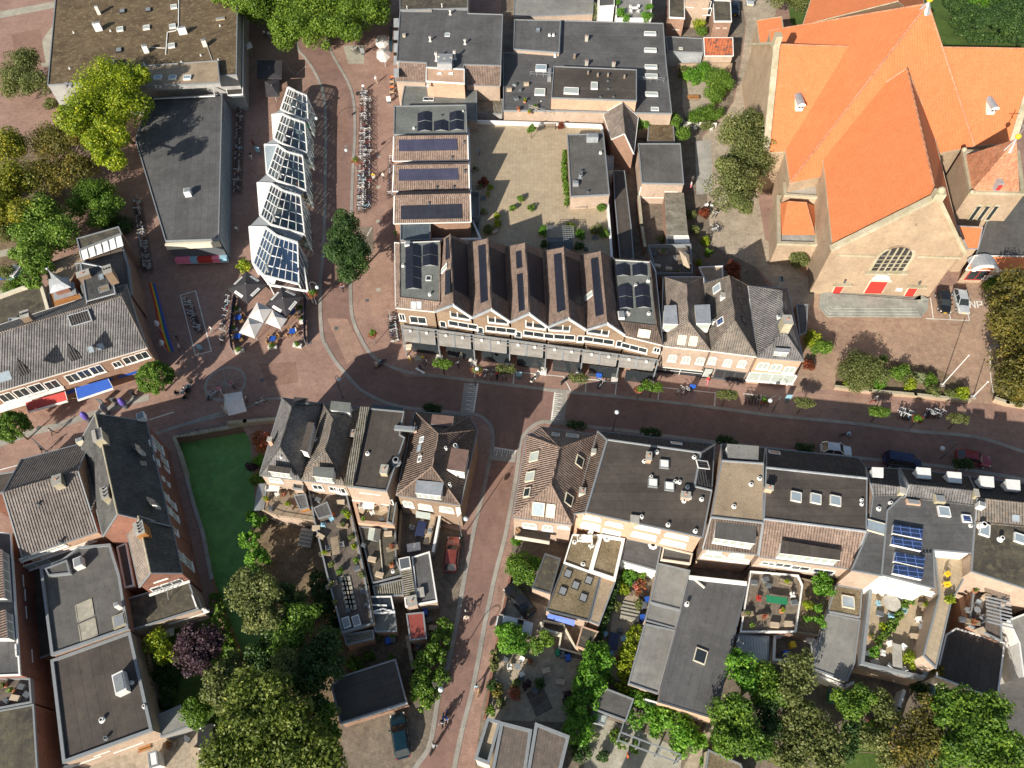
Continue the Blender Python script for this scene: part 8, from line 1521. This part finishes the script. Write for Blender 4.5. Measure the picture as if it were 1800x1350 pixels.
item('bench','grey bench beside the stair block door','bench',P(1021,366,3.1),[('seat','wood_dark',[(0,0,.4,2.2,.5,.08)]),('backrest','wood_dark',[(0,.2,.4,2.2,.06,.4)]),('leg','wood_dark',[(-1,0,0,.08,.4,.4)]),('leg','wood_dark',[(1,0,0,.08,.4,.4)])]);item('bench','orange wooden bench on the long deck','bench',P(575,909,3.1),[('seat','orange',[(0,0,.35,2.0,.45,.1)]),('leg','wood',[(-.8,0,0,.1,.4,.35)]),('leg','wood',[(.8,0,0,.1,.4,.35)])],R(12));item('garden_sofa','long grey outdoor sofa beside the oval blue table','sofa',P(757,930,1.2),[('seat','beige',[(0,0,0,.8,4.2,.4)]),('backrest','wood',[(.4,0,.3,.15,4.2,.4)])],R(-10));item('lounge_bed','white covered lounge bed in the fenced terrace','lounge bed',P(728,964,1.2),[('mattress','white',[(0,0,.3,1.6,1.0,.2)]),('base','trim',[(0,0,0,1.5,.9,.3)])],R(10))
for x,y,m,l in((684,1129,'blue','blue wheelie bin north of the black garage'),(693,1127,'trim_d','grey wheelie bin beside the blue one north of the black garage'),(748,1079,'blue','blue bin tucked behind the red shed'),(1136,1058,'blue','blue wheelie bin by the upper garden steps'),(1128,1089,'blue','blue wheelie bin by the lower garden steps'),(1131,1067,'trim_d','dark wheelie bin between the two blue ones'),(998,1159,'blue','blue wheelie bin beside the timber deck wall'),(988,1154,'trim_d','dark wheelie bin beside the timber deck wall'),(980,1150,'green','green wheelie bin beside the timber deck wall'),(1390,1136,'yellow','yellow topped crate in the bin yard'),(1378,1152,'blue','blue crate in the bin yard'),(65,1090,'blue','blue wheelie bin in the dark west alley')):
 item('wheelie_bin',l,'bin',P(x,y,0 if x!=1378 and x!=1390 else .4),[('body',m,[(0,0,0,.5,.6,.9)]),('lid',m,[(0,0,.9,.56,.66,.08)])],rr.uniform(-.3,.3))
for x,y,m,l in((638,96,'trim','grey advertising board on the pale paving patch'),(684,181,'white','white advertising board beside the orange stalls'),(181,711,'trim_d','folding board under the blue awning'),(205,709,'trim_d','dark folding board beside the shop flags'),(236,697,'black','slim black board near the clipped tree'),(455,270,'lightblue','pale blue folding sign in the shade left of the pavilion'),(1014,671,'lightblue','blue street sign at the second outline'),(1052,666,'blue','blue parking sign on the north pavement'),(912,664,'lightblue','pale board at the corner of the first outline'),(1215,686,'blue','blue parking sign in the third outline'),(1383,704,'lightblue','small blue sign right of the hanging basket'),(354,616,'lightblue','pale blue sign inside the plaza outline')):item('sign_board',l,'sign',P(x,y,0),[('panel',m,[(0,0,.4,.8,.1,1.0)]),('foot','steel',[(0,0,0,.6,.4,.08),(0,0,.05,.08,.08,.4)])],rr.uniform(-.3,.3))
for x,y,z_,m,l in((151,728,1.9,'purple','purple inflatable flag left of the market stall row'),(216,704,1.9,'purple','purple inflatable flag under the blue awning'),(184,715,1.8,'trim','silver inflatable flag between the purple ones')):
 b=P(x+6,y+12,0);t=thing('advertising_pillar',l,'advertising pillar',tuple(b));mb=MB();mb.cyl(b,b+V((0,0,.5)),.35,.3,12);mb.build('base',M['trim_d'],t);mb=MB();mb.ball(b+V((0,0,1.4)),.42,12,8,sz=2.1);mb.build('balloon',M[m],t)
def pole(base,top,h,label,r=.07,name='flagpole',mat='white'):
 b=P(*base,0);t=thing(name,label,name.replace('_',' '),tuple(b));a=P(*top,h);mb=MB();mb.cyl(b,V((b.x,b.y,h)),r,r*.6,8);mb.build('pole',M[mat],t);mb=MB();mb.box(b,.6,.6,.15);mb.build('base',M['conc'],t);mb=MB();mb.ball((b.x,b.y,h),r*1.6);mb.build('cap',M[mat],t)
pole((1656,677),(1702.6,624.6),7.1,'tall bare white flagpole beside the garden bed');pole((1710,698),(1740,669),3.8,'shorter white pole near the bed corner')
def fflag(base,h,label,m1,m2,d):
 b=P(*base,0);t=thing('feather_flag',label,'flag',tuple(b));mb=MB();mb.cyl(b,b+V((0,0,h)),.04,.02,6);mb.build('pole',M['trim'],t);mb=MB();u=V((math.cos(d),math.sin(d),0));k=[b+V((0,0,h)),b+u*.9+V((0,0,h*.85)),b+u*1.0+V((0,0,h*.4)),b+u*.1+V((0,0,h*.3))]
 for i,m in((0,0),(1,1)):mb.poly([k[0].lerp(k[3],i/2),k[1].lerp(k[2],i/2),k[1].lerp(k[2],(i+1)/2),k[0].lerp(k[3],(i+1)/2)],m)
 mb.build('cloth',[M[m1],M[m2]],t)
fflag((102,810),7,'tall white feather flag above the canal lane','white','offwhite',-.8);fflag((534,500),4.2,'purple feather flag at the pavilion entrance','purple','purple',-1.5);fflag((270,640),3,'light blue banner on the shop corner','lightblue','blue',-1.2)
# motor scooters
def scooter(x,y,to,label,m):
 c=P(x,y,0);t=thing('scooter',label,'motor scooter',tuple(c),rz=0);a=heading((x,y),to);u=V((math.cos(a),math.sin(a),0));n=V((-u.y,u.x,0))
 for k in(-.65,.65):mb=MB();mb.torus(c+u*k+V((0,0,.26)),(u,UZ,n),.2,.07,12,5);mb.build('wheel',M['black'],t)
 mb=MB();mb.bar(c-u*.75+V((0,0,.5)),c+u*.05+V((0,0,.5)),.34,.3);mb.bar(c-u*.1+V((0,0,.28)),c+u*.5+V((0,0,.28)),.3,.08);mb.bar(c+u*.5+V((0,0,.3)),c+u*.42+V((0,0,.95)),.36,.12);mb.build('body',M[m],t);mb=MB();mb.bar(c-u*.7+V((0,0,.72)),c-u*.05+V((0,0,.72)),.28,.1);mb.build('seat',M['black'],t);mb=MB();mb.bar(c+u*.42+n*.35+V((0,0,1)),c+u*.42-n*.35+V((0,0,1)),.05);mb.build('handlebar',M['steel'],t)
scooter(938,668,(950,650),'white and yellow motor scooter in the first outline','offwhite');scooter(944,662,(955,645),'white scooter just behind the yellow tipped one','white');scooter(993,671,(1005,660),'black motor scooter beside the third box tree','black');scooter(634,168,(650,168),'black covered cargo scooter at the head of the bicycle row','black')
# market tables at the street edge
for i,y in enumerate((141,150,159,168)):item('market_table',f'orange topped shop table by the pale building, {["first", "second", "third", "fourth"][i]} from the top','table',P(690,y,0),[('top','orange' if i%2==0 else 'beige',[(0,0,.8,.9,.6,.06)]),('goods','tan',[(.1,0,.86,.6,.4,.12)]),('leg','steel',[(-.4,0,0,.06,.5,.8)]),('leg','steel',[(.4,0,0,.06,.5,.8)])])
# low walls and fences
wallthing('garden_wall','low brick wall with a pale cap in front of the garden bed','wall',[(1470,679),(1530,686),(1610,693),(1704,703)],.7,.35,'brick_church',capm='stone');wallthing('garden_wall','brick wall pier line right of the square entrance','wall',[(1752,700),(1772,707),(1830,716)],.8,.4,'brick_church',capm='stone');wallthing('alley_wall','mossy brick wall between the passage and the small garden','wall',[(1123,345),(1128,395),(1134,432)],1.8,.35,'brick_brown',capm='stone');wallthing('garden_wall','pale stone wall round the walled garden','wall',[(1193,112),(1286,110),(1284,122)],1.4,.4,'brick_church');wallthing('fence','pale rail fence at the lower side of the walled garden','fence',[(1203,214),(1260,216)],1.0,.1,'offwhite')
wallthing('driveway_wall','pale low wall between drive and timber deck','wall',[(951,1095),(955,1106),(986,1114)],1.4,.25,'cream');wallthing('garden_fence','grey timber fence above the canal bank of the south gardens','fence',[(553,916),(568,965),(582,1020),(600,1112)],2.0,.12,'wood');wallthing('garden_wall','hedge side brick wall along the side street pavement','wall',[(716,1120),(727,1180),(730,1215)],1.4,.3,'brick_brown',capm='lf_green' if 0 else 'wood');wallthing('canal_wall','stone wall beside the lane leading to the canal head','wall',[(402,742),(430,740),(484,736)],.9,.5,'stone');wallthing('patio_edging','brick edging strip along the pavement of the patio','wall',[(897,1012),(878,1105),(868,1160),(852,1262)],.5,.25,'brick_red');wallthing('garden_wall','white painted garden wall running down from the black workshop','wall',[(1590,1215),(1580,1245),(1572,1270)],1.8,.3,'white_wall');wallthing('garden_wall','white wall under the paved terrace','wall',[(1430,1184),(1485,1206),(1500,1200)],2.0,.25,'white_wall')
railing(thing('railing','thin black railing along the canal head','railing',tuple(P(370,755,0))),[(312,762),(345,754),(400,744)],.1,.9,'steel','rail')
railing(thing('terrace_railing','pale rails with hanging planters dividing the paved terrace','railing',tuple(P(1575,1090,3))),[(1605,1045),(1548,1132)],3.0,.5,'white','rail',.5)
item('trellis_pergola','white grid pergola roof at the south side of the tan terrace','pergola',P(984,430,3.1),[('post','trim',[(-2,-1.5,0,.1,.1,2.2),(2,-1.5,0,.1,.1,2.2),(-2,1.5,0,.1,.1,2.2),(2,1.5,0,.1,.1,2.2)]),('grid','trim',[(-2+i*.4,0,2.2,.05,3.2,.06)for i in range(11)]+[(0,-1.5+i*.4,2.27,4.2,.05,.05)for i in range(9)]),('mat','corr_grey',[(0,0,.02,4.0,3.0,.02)])]);item('striped_pergola','dark slatted pergola in the sunken yard','pergola',P(1738,1085,4.3),[('post','trim_d',[(-1,-1,0,.1,.1,2),(1,1,0,.1,.1,2)]),('slats','zinc',[(0,-1.4+i*.4,2,2.6,.16,.06)for i in range(8)])],R(-15))
item('skiff','white and turquoise covered boat shell by the park path','boat',P(28,482,0),[('hull','lightblue',[(0,0,0,1.8,2.6,.6)]),('cover','white',[(0,0,.6,1.5,2.3,.25)])],R(-10));item('blue_tarp','crumpled blue tarpaulin left of the covered boat','tarpaulin',P(5,487,0),[('sheet','blue',[(0,0,0,1.4,1.2,.35)]),('fold','white',[(.2,.3,.35,.5,.4,.1)])]);item('play_house','small pink and white play table on the gravel patch','toy',P(1528,1272,0),[('top','pink',[(0,0,.5,.9,.9,.1)]),('leg','white',[(0,0,0,.5,.5,.5)])]);item('storage_box','dark green storage box near the bottom gardens','box',P(1461,1225,0),[('body','green',[(0,0,0,.9,1.3,.7)]),('lid','trim_d',[(0,0,.7,1.0,1.4,.08)])],R(-10));item('table_cover','teal covered table below the wide black roof','table',P(1641,1215,0),[('cover','teal',[(0,0,.5,1.6,1.2,.25)]),('leg','steel',[(0,0,0,.3,.3,.5)])],R(-15));item('doormat','striped brown mat on the dark patio','mat',P(948,1232,0),[('mat','wood_dark',[(0,0,0,2.0,2.6,.04)])],R(25));item('yard_table','purple and white table in the garden by the yellow tree','table',P(300,1113,0),[('top','white',[(0,0,.7,1.3,1.2,.08)]),('leg','steel',[(0,0,0,.3,.3,.7)])],R(15));item('picnic_table','black picnic table with white ends in the sandy yard','table',P(368,1297,0),[('top','black',[(0,0,.7,1.2,2.4,.08)]),('seat','black',[(-.9,0,.4,.35,2.2,.06)]),('seat','black',[(.9,0,.4,.35,2.2,.06)]),('frame','white',[(0,1,0,1.6,.1,.7),(0,-1,0,1.6,.1,.7)])],R(12));item('wooden_pallet','orange wooden pallet against the warehouse wall','pallet',P(254,1308,0),[('deck','wood_warm',[(0,-.6+i*.3,.1,1.3,.2,.05)for i in range(5)]),('bearer','wood',[(-.5,0,0,.1,1.4,.1),(.5,0,0,.1,1.4,.1)])],R(20));item('steps','pale wooden garden steps between the bins and shrubs','steps',P(1107,1076,0),[('tread','slab',[(0,-.9+i*.45,0,2.2,.42,.6-i*.12)])for i in range(5)],R(-12))
item('house_steps','grey steps at the garden side of the corner by the canal','steps',P(540,950,0),[('tread','conc',[(0,.9-i*.4,0,1.6,.38,1.2-i*.22)])for i in range(5)],R(-10))

# pots, crates and bundles that clutter the roof decks
def clutter(where,z,pts,zb=None):
 kinds=(('plant_pot','terracotta pot','pot',[('pot','pot',[(0,0,0,.4,.4,.35)])],1),('crate','grey crate','crate',[('box','trim',[(0,0,0,.7,.5,.35)]),('lid','trim_d',[(0,0,.35,.72,.52,.05)])],0),('storage_chest','beige chest','chest',[('box','beige',[(0,0,0,.9,.5,.45)]),('lid','beige',[(0,0,.45,.95,.55,.05)])],0),('wooden_box','wooden planter box','planter',[('box','wood',[(0,0,0,1.4,.5,.4)])],1),('bag','dark bag','bag',[('sack','trim_d',[(0,0,0,.6,.5,.4),(.05,0,.4,.4,.3,.15)])],0))
 seen={}
 for i,(x,y)in enumerate(pts):
  nm,lb,ct,parts,green=kinds[rr.randrange(5)];seen[lb]=seen.get(lb,0)+1;c=P(x,y,z);t=item(nm,f'{ORD[seen[lb] - 1]} {lb} from the top on the {where}',ct,c,parts,rr.uniform(-.5,.5))
  if green:SEED[0]+=1;leaf_mesh('foliage',[c+V((0,0,.55))],[.38],160,.16,t,rr.choice(['lf_green','lf_olive','lf_yellow','lf_flower']),.8,8,.45,SEED[0])
clutter('long roof deck',3.15,[(548,875),(560,880),(600,885),(557,930),(565,945),(603,925),(572,975),(628,1000),(584,1030),(640,1040),(590,1060),(645,1065),(612,1075)])
clutter('felt roof annex',3.05,[(640,960),(683,940),(690,965),(655,985),(688,995),(668,1012)]);clutter('weathered roof deck',3.05,[(470,880),(500,872),(508,890),(478,895),(500,855)])
clutter('terrace with the green tables',3.05,[(1325,1025),(1345,1020),(1380,1025),(1395,1060),(1312,1080),(1340,1085),(1360,1100),(1385,1098),(1320,1100),(1350,1030),(1373,1075)])
clutter('paved terrace with the slanting plants',3.05,[(1540,1035),(1600,1060),(1625,1065),(1618,1090),(1605,1120),(1530,1120),(1520,1150),(1535,1165),(1600,1175),(1615,1165),(1545,1080),(1590,1045)])
clutter('dark roof left of the skylights',5.25,[(905,150),(915,160),(925,150),(908,175),(922,180),(940,190),(912,195),(895,160),(930,200)]);clutter('small roof terrace behind the shops',3.45,[(1150,450),(1165,445),(1155,470),(1175,475),(1190,480)])
clutter('tan terrace',3.15,[(845,330),(850,350),(858,345),(835,300),(1005,445),(1030,440),(985,455),(1045,420),(850,375),(870,410)]);clutter('sunken yard',4.35,[(1712,1040),(1730,1050),(1745,1055),(1708,1095),(1690,1090),(1720,1110)])
clutter('garden between hedge and flat roofs',.02,[(1100,1045),(1115,1025),(1090,1110),(1085,1160),(1120,1045)]);clutter('patio left of the tall hedge',.02,[(890,1160),(930,1165),(960,1180),(915,1195),(985,1200),(940,1215)]);clutter('cluttered west roof terrace',4.25,[(10,1205),(25,1215),(40,1208),(30,1228),(50,1222),(15,1232)])
clutter('walled brick terrace',3.45,[(635,900),(675,895),(640,915),(672,915)]);clutter('yard beside the panelled shed',.02,[(300,1310),(330,1300),(345,1320)]);clutter('side of the red shed',.02,[(755,1090),(762,1105),(755,1120),(735,1135),(725,1140)])
for o in sc.collection.objects:
 if '_o' in o:del o['_o']
for p in list(BK)+list(CH_.values())+list(TB.values()):
 if p.name not in used:
  for c in[x for x in sc.collection.objects if x.parent==p]:bpy.data.objects.remove(c)
  bpy.data.objects.remove(p)
